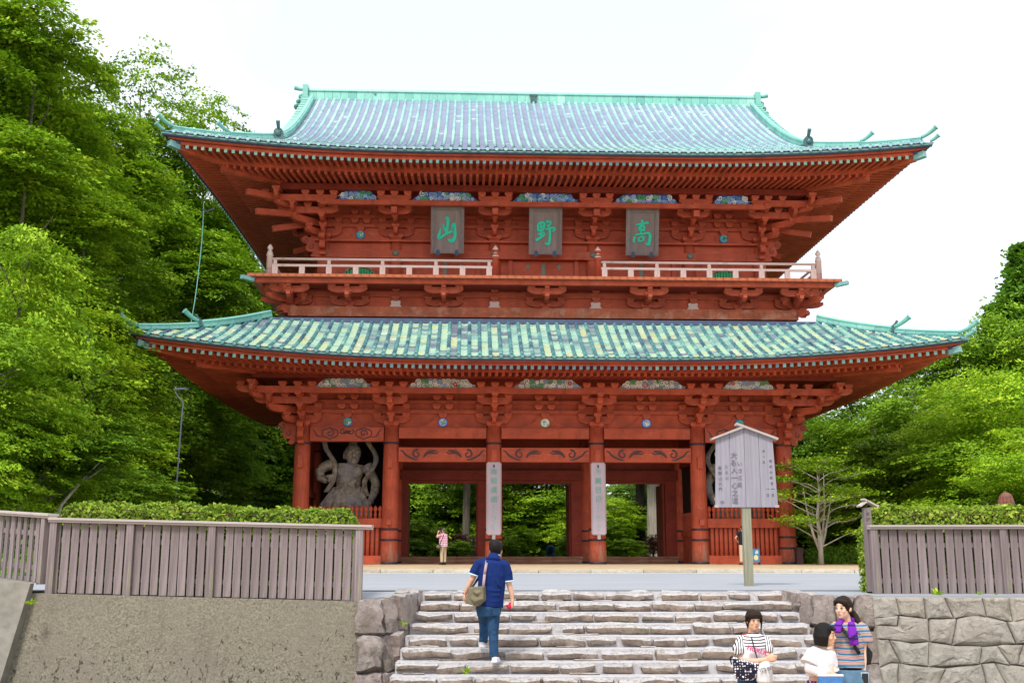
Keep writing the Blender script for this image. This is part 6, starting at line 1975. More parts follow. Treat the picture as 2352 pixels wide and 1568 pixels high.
# two leaning saplings in the dark at the lower left
for (u0, v0, u1, v1, lb) in ((45, 1168, 120, 1060, 'thin pale leaning sapling trunk left of the pair'), (140, 1160, 230, 1060, 'thin pale forked sapling trunk right of the pair')):
    x0, z0 = pix(u0, v0, 31); x1, z1 = pix(u1, v1, 31)
    root = empty('sapling', (x0, 31, z0)); tag(root, lb, 'sapling')
    m_ = MB(); e = Vector((x1-x0, 0, z1-z0)); m_.tube([Vector((-e.x*0.3,0,-z0-0.1)), Vector((0,0,0)), e*0.6+Vector((0,0,0.05)), e], [0.06,0.05,0.035,0.012], 6)
    m_.tube([e*0.5, e*0.8+Vector((0.35,0,0.1))], [0.03,0.01], 5); m_.build('trunk', M['bark_pale'], root, True)
    c = obj('crown', CROWN['shrub'][0], root, e - Vector((0,0,0.6))); c.data = mat_variant(CROWN['shrub'][0], 'leaf_b'); c.scale = (0.9,0.9,0.7)
# undergrowth on the slopes
def undergrowth(name, x0, x1, y0, y1, n, size, seed, mat='leaf_b', hgt=0.5):
    rg = np.random.default_rng(seed)
    X = rg.uniform(x0, x1, n); Y = rg.uniform(y0, y1, n)
    Z = np.array([terrain_z(a, b_) for a, b_ in zip(X, Y)]) + np.abs(rg.normal(0, hgt, n))*(0.6+0.4*np.sin(X*0.9)*np.sin(Y*0.7))
    P = np.stack([X, Y, Z], 1)
    V, _ = leaf_quads(n, lambda r_, n_: (P, np.tile([0, -0.3, 1.0], (n_, 1))), size, seed, tilt=0.6)
    o = obj(name, quads_mesh(name, V, mat, np.clip(rg.normal(0.4, 0.2, n), 0, 1)))
    tag(o, kind='stuff')
undergrowth('undergrowth', -34, -9.5, 24, 62, 42000, 0.16, 1)
undergrowth('undergrowth', 14.5, 42, 50.5, 80, 30000, 0.16, 2)
undergrowth('undergrowth', -12, 13, 69.6, 77, 14000, 0.10, 3, 'leaf_a', 0.25)
undergrowth('undergrowth', -45, 45, 84, 130, 30000, 0.34, 4, 'leaf_b', 1.2)
# ================================================================== guardian statues, people, small things
def remesh(o, vox, smooth=2):
    m = o.modifiers.new('join', 'REMESH'); m.mode = 'VOXEL'; m.voxel_size = vox; m.use_smooth_shade = True
    if smooth:
        s_ = o.modifiers.new('soften', 'SMOOTH'); s_.factor = 0.5; s_.iterations = smooth
    return o
# ---- wood statue
mst, nt, b = new_mat('weathered_carving', 0.8, 0.2)
n_ = noise(nt, coords(nt), 4.0, 7, 0.7); n2_ = noise(nt, coords(nt), 1.2, 4, 0.6)
c_ = mixc(nt, (0.11, 0.09, 0.07), (0.46, 0.38, 0.29), mrange(nt, n_, 0.35, 0.65)); c_ = mixc(nt, c_, (0.24, 0.225, 0.23), mrange(nt, n2_, 0.48, 0.66))
nt.links.new(c_, b.inputs['Base Color']); bump(nt, b, n_, 0.9, 0.06)
M['statue'] = mst
def statue(label, sx, xc):
    """guardian in gate coordinates mirrored by sx about xc"""
    r = empty('guardian_statue', (0,0,0))
    Mw = Matrix.Translation(Vector((GX, GD, 0))) @ Matrix.Rotation(YAW, 4, 'Z') @ Matrix.Translation(Vector((xc, 1.7, 0)))
    r.matrix_world = Mw; tag(r, label, 'statue', 'guardian statues in the side bays')
    def p(X, Y, y=0.0): return Vector((sx*((-10.26+(X-305)*0.00432)+8.75), y, 5.49-(Y-180)*0.00431))
    m_ = MB()
    m_.ell(p(680,300,-0.25), (0.38,0.40,0.46), 16, 12); m_.ell(p(690,370,-0.42), (0.28,0.24,0.24), 12, 8)
    m_.ell(p(680,200,-0.2), (0.2,0.22,0.16), 10, 8)
    m_.ell(p(706,325,-0.70), (0.08,0.12,0.13), 8, 6)            # nose
    m_.ell(p(668,285,-0.60), (0.15,0.10,0.05), 8, 6); m_.ell(p(735,290,-0.58), (0.12,0.10,0.05), 8, 6)   # brows
    m_.ell(p(590,320,-0.2), (0.06,0.12,0.2), 8, 6)
    m_.ell(p(700,372,-0.62), (0.15,0.07,0.05), 8, 6)
    m_.tube([p(680,400,-0.05), p(660,440,0)], [0.24,0.3], 12)
    m_.tube([p(655,410,0), p(650,470,0), p(640,560,-0.05), p(635,640,-0.05), p(635,740,0)], [0.42,0.47,0.42,0.40,0.48], 16, sx=1.38)
    m_.ell(p(590,490,-0.35), (0.30,0.16,0.24), 12, 8); m_.ell(p(720,490,-0.35), (0.30,0.16,0.24), 12, 8)     # chest
    for q in range(3):
        for s_ in (-1, 1): m_.ell(p(640+s_*48, 560+q*42, -0.42), (0.16,0.09,0.10), 10, 6)
    m_.ell(p(640,655,-0.42), (0.34,0.18,0.22), 12, 8)
    m_.tube([p(500,400,0), p(400,430,0.02), p(335,470,0)], [0.27,0.25,0.21], 12); m_.tube([p(335,465,0), p(350,560,-0.15), p(420,590,-0.3)], [0.22,0.20,0.14], 12)
    m_.ell(p(455,580,-0.36), (0.15,0.12,0.14), 10, 8)
    for q in range(4): m_.tube([p(455+q*3,575,-0.42), p(420+q*22,545-q*3,-0.5), p(415+q*24,530-q*4,-0.46)], [0.045,0.04,0.03], 6)
    m_.tube([p(455,590,-0.42), p(480,565,-0.5)], [0.05,0.035], 6)
    m_.tube([p(815,420,0), p(850,480,0), p(905,570,0.0), p(925,620,0)], [0.28,0.25,0.20,0.19], 12); m_.tube([p(925,610,0), p(915,700,-0.1), p(880,790,-0.2)], [0.21,0.20,0.14], 12)
    m_.ell(p(860,810,-0.24), (0.19,0.17,0.17), 10, 8)
    for q in range(4): m_.tube([p(830+q*18,800,-0.36), p(830+q*18,820,-0.42), p(835+q*18,838,-0.36)], 0.045, 6)
    m_.tube([p(905,815,-0.2), p(885,800,-0.4)], [0.05,0.04], 6)
    for s_ in (-1, 1): m_.tube([p(635+s_*60,740,0), p(635+s_*95,950,0), p(640+s_*105,1200,0)], [0.38,0.30,0.2], 12)
    for k in range(26):
        a = random.Random(k); m_.ell(p(a.uniform(520,760), a.uniform(440,640), -0.44), (0.05,0.04,0.04), 6, 4)
    remesh(m_.build('figure', M['statue'], r), 0.032, 0)
    m_ = MB()
    m_.ell(p(668,300,-0.68), (0.075,0.04,0.03), 8, 6); m_.ell(p(735,303,-0.66), (0.06,0.04,0.03), 8, 6); m_.build('eyes', M['pad_stone'], r, True)
    # skirt folds
    m_ = MB()
    for q in range(22):
        t = q/21; X0 = 500+270*t; X1 = 380+470*t
        dpt = -0.30-0.28*math.sin(PI*t)
        m_.tube([p(X0,660,dpt+0.05), p(X0*0.6+X1*0.4,740,dpt-0.08), p(X1,840+20*math.sin(q*2.1),dpt-0.05+0.08*math.sin(q*1.7)), p(X1,1000,dpt+0.1)], [0.07,0.10,0.12,0.14], 8)
    for q in range(6):
        m_.tube(smooth_poly([tuple(p(520,660+q*22,-0.45)), tuple(p(580,730+q*20,-0.68)), tuple(p(650,750+q*20,-0.74)), tuple(p(720,725+q*18,-0.66)), tuple(p(770,650+q*22,-0.45))], 4), 0.05, 6)
    m_.ell(p(630,690,-0.62), (0.30,0.14,0.20), 12, 8); m_.ell(p(630,650,-0.62), (0.13,0.1,0.16), 10, 8)
    m_.tube([p(640,720,0.05), p(640,1100,0.1)], [0.5,0.62], 14, sx=1.25)
    remesh(m_.build('skirt', M['statue'], r), 0.035, 1)
    # flying scarf bands
    m_ = MB()
    for pts in ([(380,150),(392,240),(440,320),(492,400),(500,500),(488,590),(450,650),(410,705)], [(820,150),(850,210),(905,290),(925,370),(900,450),(850,530),(812,600),(815,680),(845,745)]):
        c = smooth_poly([tuple(p(X, Y, -0.30+0.15*math.sin(i))) for i, (X, Y) in enumerate(pts)], 5)
        for dx in (-0.07, 0.0, 0.07):
            m_.tube([Vector(q)+Vector((dx,0.03*abs(dx)/0.07,0)) for q in c], 0.05, 8)
    remesh(m_.build('scarf', M['statue'], r), 0.028, 0)
    m_ = MB(); m_.lathe([(1.15,0),(1.1,0.2),(0.95,0.35),(0.8,0.6)], n=10); m_.build('rock_base', M['statue'], r, loc=(0,0,1.1))
    return r
statue('muscular carved guardian statue in the left bay, bare chested with flying scarf bands', 1, -8.745)
statue('carved guardian statue in the right bay, mostly hidden behind the notice board', -1, 8.745)

# ---- people
SKIN = {}
def skinmat(name, c):
    m, nt, b = new_mat(name, 0.55, 0.3)
    b.inputs['Base Color'].default_value = (*c, 1)
    b.inputs['Subsurface Weight'].default_value = 0.08
    b.inputs['Subsurface Radius'].default_value = (0.02, 0.008, 0.004)
    return m
M['skin'] = skinmat('skin', (0.56, 0.32, 0.22)); M['skin_f'] = skinmat('skin_fair', (0.66, 0.42, 0.31))
def cloth(name, c, var=0.12, scale=14):
    m, nt, b = new_mat(name, 0.9, 0.1)
    v = coords(nt); n = noise(nt, v, scale, 4, 0.6)
    nt.links.new(mixc(nt, tuple(x*(1-var) for x in c), tuple(min(1, x*(1+var)) for x in c), n), b.inputs['Base Color'])
    bump(nt, b, noise(nt, v, 7, 3, 0.5, 1.0), 0.7, 0.03)
    return m
def stripes(name, cols, freq, axis='Z'):
    m, nt, b = new_mat(name, 0.9, 0.1)
    v = coords(nt); sep = nt.nodes.new('ShaderNodeSeparateXYZ'); nt.links.new(v, sep.inputs[0])
    d = addv(nt, sep.outputs[axis], addv(nt, noise(nt, v, 6, 2), 0.02, 'MULTIPLY'))
    fr = addv(nt, addv(nt, d, freq, 'MULTIPLY'), 0, 'ADD')
    fm = nt.nodes.new('ShaderNodeMath'); fm.operation = 'FRACT'; nt.links.new(fr, fm.inputs[0])
    cr = ramp(nt, cols, 'CONSTANT'); nt.links.new(fm.outputs[0], cr.inputs['Fac'])
    nt.links.new(cr.outputs['Color'], b.inputs['Base Color'])
    return m
W = lambda u, v, Y: (lambda r: Vector((r[0], Y, r[1])))(pix(u, v, Y))
def person(label, origin, name='person'):
    r = empty(name, origin); tag(r, label, 'person'); r['_'] = 0; del r['_']
    return r
class Fig:
    """collects world-space limbs and writes them as local meshes under the person"""
    def __init__(s, root, vox): s.r = root; s.o = Vector(root.location); s.vox = vox
    def part(s, name, mat, fn, vox=None, parent=None, sm=2, smooth=True):
        m_ = MB(); m_.M = Matrix.Translation(-s.o); fn(m_)
        o = m_.build(name, mat if not isinstance(mat, str) else M[mat], parent or s.r, smooth)
        if vox != 0: remesh(o, vox or s.vox, sm)
        return o
def hand(m_, wrist, d, side, s=1.0, curl=0.5, up=(0,0,1)):
    """palm, four unequal bent fingers and a thumb leaving the palm's side"""
    d = Vector(d).normalized(); sd = Vector(side).normalized(); pn = d.cross(sd).normalized()
    w = Vector(wrist); pc = w + d*0.045*s
    m_.beam(w, w + d*0.085*s, 0.072*s, 0.03*s, up=pn)
    m_.ell(pc, (0.03*s, 0.03*s, 0.042*s), 8, 6)
    for k, (off, L) in enumerate(((-0.028,0.062),(-0.0095,0.070),(0.0095,0.066),(0.028,0.052))):
        b0 = w + d*0.075*s + sd*off*s
        b1 = b0 + (d*math.cos(curl*0.6) + pn*math.sin(curl*0.6))*L*0.45*s
        b2 = b1 + (d*math.cos(curl*1.6) + pn*math.sin(curl*1.6))*L*0.35*s
        b3 = b2 + (d*math.cos(curl*2.4) + pn*math.sin(curl*2.4))*L*0.25*s
        m_.tube([b0, b1, b2, b3], [0.0095*s,0.009*s,0.0085*s,0.0065*s], 6)
    t0 = w + d*0.02*s - sd*0.03*s
    m_.tube([t0, t0 + (d*0.7 - sd*0.6 + pn*0.3)*0.035*s, t0 + (d*1.3 - sd*0.7 + pn*0.6)*0.045*s], [0.013*s,0.011*s,0.008*s], 6)
def head(m_, c, s, look):
    """skull, jaw, nose, ears; look = direction the face points"""
    L = Vector(look).normalized(); sd = L.cross(Vector((0,0,1))).normalized(); up = sd.cross(L)
    q = L.to_track_quat('Y', 'Z'); c = Vector(c)
    m_.ell(c + up*0.02*s, (0.074*s, 0.094*s, 0.10*s), 16, 12, rot=q)
    m_.ell(c + L*0.022*s - up*0.045*s, (0.058*s, 0.066*s, 0.072*s), 14, 10, rot=q)
    m_.ell(c + L*0.075*s - up*0.087*s, (0.022*s, 0.016*s, 0.016*s), 8, 6, rot=q)     # chin
    m_.tube([c + L*0.088*s + up*0.012*s, c + L*0.104*s - up*0.022*s, c + L*0.098*s - up*0.034*s], [0.008*s,0.013*s,0.012*s], 8)
    m_.ell(c + L*0.086*s - up*0.058*s, (0.024*s, 0.010*s, 0.009*s), 8, 6, rot=q)
    for e in (-1, 1):
        m_.ell(c + sd*e*0.078*s - up*0.01*s - L*0.01*s, (0.010*s, 0.022*s, 0.030*s), 8, 6, rot=q)
        m_.ell(c + sd*e*0.035*s + L*0.068*s - up*0.025*s, (0.024*s, 0.018*s, 0.022*s), 8, 6, rot=q)   # cheeks
    return L, sd, up
def face(fig, c, s, look, brow='hair_black'):
    L = Vector(look).normalized(); sd = L.cross(Vector((0,0,1))).normalized(); up = sd.cross(L); c = Vector(c)
    q = L.to_track_quat('Y', 'Z')
    for e in (-1, 1):
        ec = c + sd*e*0.031*s + L*0.0885*s + up*0.006*s
        fig.part('eye', 'eye_white', lambda m_: m_.ell(ec, (0.0135*s,0.006*s,0.0065*s), 10, 6, rot=q), 0)
        fig.part('iris', 'eye_dark', lambda m_: m_.ell(ec + L*0.0035*s, (0.0068*s,0.004*s,0.0066*s), 8, 6, rot=q), 0)
        fig.part('eyelid', brow, lambda m_: m_.tube([ec - sd*0.015*s + L*0.004*s, ec + up*0.0085*s + L*0.006*s, ec + sd*0.015*s + L*0.003*s], 0.0022*s, 5), 0)
        fig.part('eyebrow', brow, lambda m_: m_.tube([ec - sd*0.02*s + up*0.022*s, ec + up*0.028*s + L*0.002*s, ec + sd*0.018*s + up*0.022*s - L*0.003*s], 0.003*s, 5), 0)
    mc = c + L*0.0945*s - up*0.056*s
    fig.part('lips', 'lips', lambda m_: (m_.ell(mc + up*0.003*s, (0.020*s,0.007*s,0.0042*s), 10, 6, rot=q), m_.ell(mc - up*0.005*s, (0.017*s,0.007*s,0.005*s), 10, 6, rot=q)), 0)
M['hair_black'] = simple('black_hair', (0.010, 0.008, 0.008), 0.55, 0.12, 0.4, 30)
M['hair_brown'] = simple('dark_brown_hair', (0.020, 0.011, 0.008), 0.55, 0.12, 0.4, 30)
M['hair_red'] = simple('reddish_hair', (0.16, 0.05, 0.03), 0.5, 0.4, 0.4, 30)
M['hair_grey'] = simple('grey_hair', (0.10, 0.09, 0.08), 0.6, 0.3, 0.4, 30)
for _h in ('hair_black', 'hair_brown', 'hair_red', 'hair_grey'):
    _nt = M[_h].node_tree; _b = _nt.nodes['Principled BSDF']
    bump(_nt, _b, noise(_nt, coords(_nt, (120, 120, 14)), 1.0, 3, 0.6), 0.7, 0.01)
M['eye_white'] = simple('eye_white', (0.65, 0.62, 0.60), 0.3, 0.5, 0.02); M['eye_dark'] = simple('eye_dark', (0.012, 0.008, 0.006), 0.2, 0.6, 0.1)
M['lips'] = simple('lips', (0.50, 0.16, 0.13), 0.5, 0.4, 0.05)
M['jeans'] = cloth('blue_jeans', (0.022, 0.058, 0.125), 0.7, 11); M['jeans_l'] = cloth('light_jeans', (0.09, 0.17, 0.25), 0.45, 10)
M['polo'] = cloth('navy_polo', (0.008, 0.022, 0.11), 0.3); M['trim'] = cloth('pale_trim', (0.50, 0.68, 0.76), 0.05)
M['shoe'] = cloth('white_shoe', (0.62, 0.60, 0.64), 0.2); M['shoe_d'] = cloth('dark_shoe', (0.03, 0.03, 0.035))
M['canvas'] = cloth('olive_canvas', (0.15, 0.13, 0.085), 0.4, 12); M['strap'] = cloth('mauve_strap', (0.34, 0.25, 0.26), 0.1)
M['camera_body'] = simple('camera_black', (0.02, 0.02, 0.022), 0.4); M['red_cloth'] = cloth('red_cloth', (0.50, 0.02, 0.05), 0.3)

# man climbing the steps, seen from behind
mo = W(1132, 1520, 14.95); mo.z = -0.846
man = person('man in a navy polo shirt and blue jeans climbing the steps, seen from behind', mo)
F = Fig(man, 0.010)
YB = 15.05
def man_body(m_):
    hc = W(1139, 1262, YB+0.12)
    m_.ell(hc, (0.076,0.095,0.115), 14, 10); m_.ell(hc+Vector((0.02,0.03,-0.06)), (0.055,0.07,0.06), 10, 8)
    m_.ell(hc+Vector((0.078,0.0,-0.02)), (0.012,0.022,0.03), 8, 6); m_.ell(hc+Vector((-0.078,0.0,-0.02)), (0.012,0.022,0.03), 8, 6)
    m_.tube([hc+Vector((0,0.02,0.02)), hc+Vector((0.02,0.105,-0.01)), hc+Vector((0.02,0.10,-0.04))], [0.02,0.014,0.012], 8)
    m_.tube([hc-Vector((0,0.01,0.06)), W(1133,1288,YB)], [0.052,0.06], 12)
    m_.tube([W(1131,1292,YB), W(1130,1330,YB), W(1125,1380,YB-0.02)], [0.12,0.125,0.12], 12, sx=1.3)
    m_.tube([W(1101,1296,YB), W(1090,1318,YB), W(1084,1331,YB)], [0.048,0.043,0.040], 10)
    m_.tube([W(1084,1329,YB), W(1076,1346,YB+0.02), W(1067,1364,YB+0.06)], [0.040,0.036,0.026], 10)
    hand(m_, W(1067,1364,YB+0.06), (-0.02,0.12,-1), (0,1,0), 1.0, 0.5)
    m_.tube([W(1160,1300,YB), W(1166,1328,YB), W(1171,1348,YB)], [0.048,0.043,0.038], 10)
    m_.tube([W(1171,1346,YB), W(1175,1362,YB), W(1177,1379,YB)], [0.039,0.035,0.026], 10)
    hand(m_, W(1177,1379,YB), (-0.12,0.0,-1), (0,-1,0), 1.0, 0.9)
    m_.tube([W(1133,1395,YB-0.02), W(1133,1447,YB-0.02), W(1134,1510,YB-0.05)], [0.075,0.055,0.04], 10)
    m_.tube([W(1112,1395,YB+0.02), W(1112,1425,YB+0.30), W(1110,1470,YB+0.24)], [0.075,0.055,0.04], 10)
F.part('body', 'skin', man_body)
def man_hair(m_):
    hc = W(1139, 1258, YB+0.11)
    m_.ell(hc+Vector((-0.002,-0.018,0.01)), (0.093,0.105,0.108), 16, 12); m_.ell(hc+Vector((-0.005,-0.045,-0.055)), (0.076,0.055,0.06), 12, 8)
    m_.ell(hc+Vector((-0.03,-0.02,0.05)), (0.07,0.08,0.065), 10, 8)
F.part('hair', 'hair_black', man_hair, 0.009)
def man_shirt(m_):
    m_.tube([W(1133,1284,YB+0.03), W(1132,1296,YB), W(1131,1320,YB-0.01), W(1129,1345,YB-0.01), W(1126,1372,YB-0.02), W(1124,1392,YB-0.02)], [0.085,0.142,0.150,0.148,0.146,0.150], 18, sx=1.26)
    m_.tube([W(1118,1291,YB), W(1101,1295,YB), W(1093,1308,YB), W(1088,1319,YB)], [0.07,0.078,0.074,0.072], 12)
    m_.tube([W(1146,1292,YB), W(1160,1299,YB), W(1165,1316,YB), W(1167,1334,YB)], [0.07,0.076,0.073,0.070], 12)
    for q, (u0, v0, u1, v1) in enumerate(((1112,1350,1150,1356),(1115,1362,1149,1366),(1140,1330,1154,1352),(1105,1325,1118,1350),(1118,1376,1146,1380))):
        m_.tube([W(u0,v0,YB-0.150), W((u0+u1)/2,(v0+v1)/2+3,YB-0.162), W(u1,v1,YB-0.14)], [0.008,0.014,0.008], 6)
sh = F.part('polo_shirt', 'polo', man_shirt)
F.part('sleeve_trim', 'trim', lambda m_: (m_.tube([W(1088.6,1317.5,YB), W(1087.6,1320.5,YB)], 0.0765, 14), m_.tube([W(1166.9,1332.5,YB), W(1167.2,1335.5,YB)], 0.0745, 14)), 0)
F.part('collar', 'polo', lambda m_: m_.tube([W(1136,1274.5,YB+0.05), W(1134.5,1281,YB+0.03), W(1133,1290,YB+0.01)], [0.076,0.088,0.125], 16), 0)
F.part('collar_trim', 'trim', lambda m_: m_.tube([W(1136.3,1273.8,YB+0.052), W(1136,1276,YB+0.048)], [0.076,0.080], 16), 0)
def man_jeans(m_):
    m_.tube([W(1124,1382,YB-0.02), W(1122,1396,YB-0.02), W(1123,1412,YB-0.01)], [0.135,0.148,0.135], 16, sx=1.18)
    m_.tube([W(1132,1398,YB-0.02), W(1133,1425,YB-0.02), W(1133,1450,YB-0.03), W(1134,1480,YB-0.04), W(1135,1508,YB-0.05)], [0.098,0.088,0.072,0.062,0.062], 14)
    m_.tube([W(1112,1398,YB+0.03), W(1112,1412,YB+0.16), W(1112,1424,YB+0.30), W(1112,1440,YB+0.30), W(1111,1462,YB+0.25), W(1110,1474,YB+0.22)], [0.098,0.09,0.078,0.068,0.062,0.062], 14)
    for k in range(5): m_.tube([W(1126,1440+k*14,YB-0.075), W(1134,1442+k*14,YB-0.105), W(1141,1438+k*14,YB-0.07)], [0.006,0.011,0.006], 6)
F.part('jeans', 'jeans', man_jeans)
F.part('back_pocket', 'jeans', lambda m_: (m_.beam(W(1140,1396,YB-0.175), W(1141,1412,YB-0.165), 0.10, 0.012, up=(0,-1,0)),), 0, smooth=False)
def shoe(m_, p, d, s=1.0):
    d = Vector(d).normalized(); p = Vector(p)
    m_.ell(p + d*0.02*s + Vector((0,0,0.045)), (0.045*s,0.06*s,0.05*s), 10, 8); 
    m_.ell(p + d*0.10*s + Vector((0,0,0.035)), (0.046*s,0.085*s,0.035*s), 10, 8)
    m_.beam(p - d*0.05*s + Vector((0,0,0.012)), p + d*0.17*s + Vector((0,0,0.012)), 0.085*s, 0.024)
fr_ = W(1136, 1516, YB-0.08); fr_.z = -0.842
fl_ = W(1108, 1478, YB+0.30); fl_.z = -0.70
F.part('shoe', 'shoe', lambda m_: shoe(m_, fr_, (0.25,1,0)), 0.008); F.part('shoe', 'shoe', lambda m_: shoe(m_, fl_+Vector((0,-0.06,0.03)), (-0.1,1,0.1)), 0.008)
F.part('shoe_stripe', 'shoe_d', lambda m_: (m_.beam(fr_+Vector((-0.045,0.02,0.02)), fr_+Vector((0.0,0.0,0.08)), 0.012, 0.02), m_.beam(fl_+Vector((-0.04,-0.04,0.05)), fl_+Vector((0.03,-0.05,0.11)), 0.012, 0.02)), 0)
F.part('wristband', 'red_cloth', lambda m_: m_.tube([W(1068,1361,YB+0.055), W(1067.4,1363,YB+0.058)], 0.031, 10), 0)
# shoulder bag (a thing of its own)
bgo = W(1091, 1372, YB-0.16)
bag = empty('shoulder_bag', bgo); tag(bag, 'olive canvas shoulder bag hanging at the left hip of the man on the steps', 'bag')
FB = Fig(bag, 0.012)
def bagfn(m_):
    Mx = [W(1080,1347,YB-0.10), W(1113,1345,YB-0.20), W(1114,1378,YB-0.20), W(1098,1392,YB-0.18), W(1072,1384,YB-0.09)]
    d = Vector((0.05,0.14,0)); v = [p - d*0.4 for p in Mx] + [p + d*0.6 for p in Mx]
    m_.add(v, [(4,3,2,1,0),(5,6,7,8,9)] + [(i, (i+1)%5, (i+1)%5+5, i+5) for i in range(5)])
    m_.tube([W(1078,1368,YB-0.14), W(1092,1380,YB-0.24), W(1110,1374,YB-0.25)], [0.02,0.035,0.02], 8); m_.tube([W(1084,1355,YB-0.16), W(1096,1362,YB-0.24), W(1110,1356,YB-0.24)], [0.015,0.03,0.015], 8)
FB.part('bag_body', 'canvas', bagfn)
FB.part('strap', 'strap', lambda m_: [m_.beam(a, b_, 0.036, 0.006, up=(0,-1,0.2)) for a, b_ in ((W(1110,1348,YB-0.22), W(1113,1318,YB-0.175)), (W(1113,1318,YB-0.175), W(1117,1294,YB-0.14)), (W(1117,1294,YB-0.14), W(1119,1284,YB-0.04)))], 0)
FB.part('strap', 'shoe_d', lambda m_: m_.beam(W(1083,1350,YB-0.08), W(1100,1325,YB+0.04), 0.03, 0.006, up=(0,-1,0)), 0)
rc = W(1170, 1392, YB-0.02); rcl = empty('red_cloth', rc); tag(rcl, 'small crumpled red cloth held in the right hand of the man on the steps', 'cloth')
m_ = MB(); m_.ell((0,0,0), (0.035,0.03,0.035), 8, 6); m_.ell((-0.03,0,0.01), (0.02,0.02,0.016), 6, 5); m_.ell((0.01,0,0.04), (0.018,0.018,0.02), 6, 5); m_.build('fold', M['red_cloth'], rcl, True)

def simple_legs(m_, hips, ky, feet, r=(0.075,0.055,0.04)):
    for i in (0, 1):
        h_, k_, f_ = Vector(hips[i]), Vector(ky[i]), Vector(feet[i]); m_.tube([h_, k_, f_], r, 10)
GZ = -1.44
# girl in the striped top, facing the camera
YG = 11.5
gi = person('girl with dark fringe in a striped white top, holding a patterned tote bag', (W(1728,1500,YG).x, YG, GZ))
F = Fig(gi, 0.0085)
ghc = W(1730, 1424, YG-0.03); glook = Vector((0.16,-1,-0.06))
M['g_skin'] = skinmat('skin_child', (0.62, 0.37, 0.25))
def girl_body(m_):
    head(m_, ghc, 0.87, glook)
    m_.tube([ghc-Vector((0,-0.03,0.05)), W(1728,1458,YG+0.03)], [0.042,0.048], 12)
    m_.tube([W(1728,1460,YG+0.02), W(1729,1500,YG), W(1729,1560,YG)], [0.085,0.09,0.095], 12, sx=1.3)
    m_.tube([W(1706,1468,YG+0.02), W(1702,1492,YG), W(1704,1516,YG-0.03)], [0.036,0.032,0.03], 10)
    m_.tube([W(1704,1516,YG-0.03), W(1730,1518,YG-0.17), W(1762,1513,YG-0.24)], [0.031,0.029,0.021], 10)
    hand(m_, W(1762,1513,YG-0.24), (1,-0.1,0.12), (0,0.2,-1), 0.85, 0.7)
    m_.tube([W(1752,1466,YG+0.02), W(1760,1490,YG-0.02), W(1764,1510,YG-0.07)], [0.036,0.032,0.03], 10)
    m_.tube([W(1764,1510,YG-0.07), W(1768,1512,YG-0.15), W(1770,1513,YG-0.22)], [0.030,0.027,0.021], 10)
    hand(m_, W(1770,1513,YG-0.21), (0.05,-0.8,0.2), (0,0.1,-1), 0.85, 0.9)
    c = F.o; simple_legs(m_, [(c.x-0.07,YG,GZ+0.72),(c.x+0.07,YG,GZ+0.72)], [(c.x-0.08,YG-0.01,GZ+0.38),(c.x+0.08,YG-0.01,GZ+0.38)], [(c.x-0.08,YG,GZ+0.06),(c.x+0.08,YG,GZ+0.06)], (0.065,0.045,0.032))
F.part('body', 'g_skin', girl_body)
face(F, ghc, 0.87, glook)
def bob(m_, c, s, look, back=0.0):
    L = Vector(look).normalized(); sd = L.cross(Vector((0,0,1))).normalized(); up = sd.cross(L); q = L.to_track_quat('Y','Z')
    m_.ell(c + up*0.03*s - L*0.016*s, (0.087*s,0.104*s,0.102*s), 18, 12, rot=q)
    return L, sd, up, q
def girl_hair(m_):
    s = 0.87; L, sd, up, q = bob(m_, ghc, s, glook)
    for k in range(13):   # fringe
        a = (k-6)/6*1.05
        p0 = ghc + up*0.105*s + L*0.05*s + sd*math.sin(a)*0.06*s
        p1 = ghc + up*0.07*s + L*(0.094*math.cos(a*0.75))*s + sd*math.sin(a)*0.082*s
        p2 = ghc + up*0.032*s + L*(0.103*math.cos(a*0.8))*s + sd*math.sin(a)*0.084*s
        m_.tube([p0, p1, p2], [0.016*s,0.014*s,0.006*s], 6)
    m_.tube([ghc - sd*0.085*s + up*0.06*s + L*0.03*s, ghc - sd*0.094*s - up*0.02*s + L*0.02*s, ghc - sd*0.088*s - up*0.13*s + L*0.01*s], [0.02*s,0.014*s,0.006*s], 6)
    m_.tube([ghc + sd*0.085*s + up*0.06*s + L*0.03*s, ghc + sd*0.092*s - up*0.0*s, ghc + sd*0.086*s - up*0.05*s], [0.02*s,0.012*s,0.005*s], 6)
    m_.ell(ghc - L*0.07*s - up*0.04*s, (0.06*s,0.05*s,0.09*s), 12, 8, rot=q)
F.part('hair', 'hair_brown', girl_hair, 0.0065, sm=1)
M['g_top'] = stripes('striped_top', [(0,(0.78,0.76,0.76)),(0.62,(0.02,0.02,0.035))], 34)
M['g_sleeve'] = stripes('striped_sleeve', [(0,(0.78,0.76,0.76)),(0.55,(0.02,0.02,0.035))], 44, 'X')
M['white_cloth'] = cloth('white_cloth', (0.60, 0.58, 0.60), 0.06); M['pink_print'] = simple('magenta_print', (0.62, 0.02, 0.20), 0.8)
F.part('striped_yoke', 'g_top', lambda m_: m_.tube([W(1728,1455,YG+0.01), W(1729,1463,YG), W(1730,1478,YG), W(1730,1488,YG)], [0.066,0.104,0.116,0.118], 18, sx=1.18))
F.part('shirt_front', 'white_cloth', lambda m_: m_.tube([W(1730,1484,YG), W(1730,1505,YG), W(1731,1535,YG), W(1731,1562,YG)], [0.115,0.116,0.122,0.135], 18, sx=1.20))
F.part('sleeve', 'g_sleeve', lambda m_: m_.tube([W(1712,1463,YG+0.02), W(1706,1474,YG+0.01), W(1700,1492,YG-0.01), W(1702,1502,YG-0.02)], [0.055,0.072,0.082,0.060], 14))
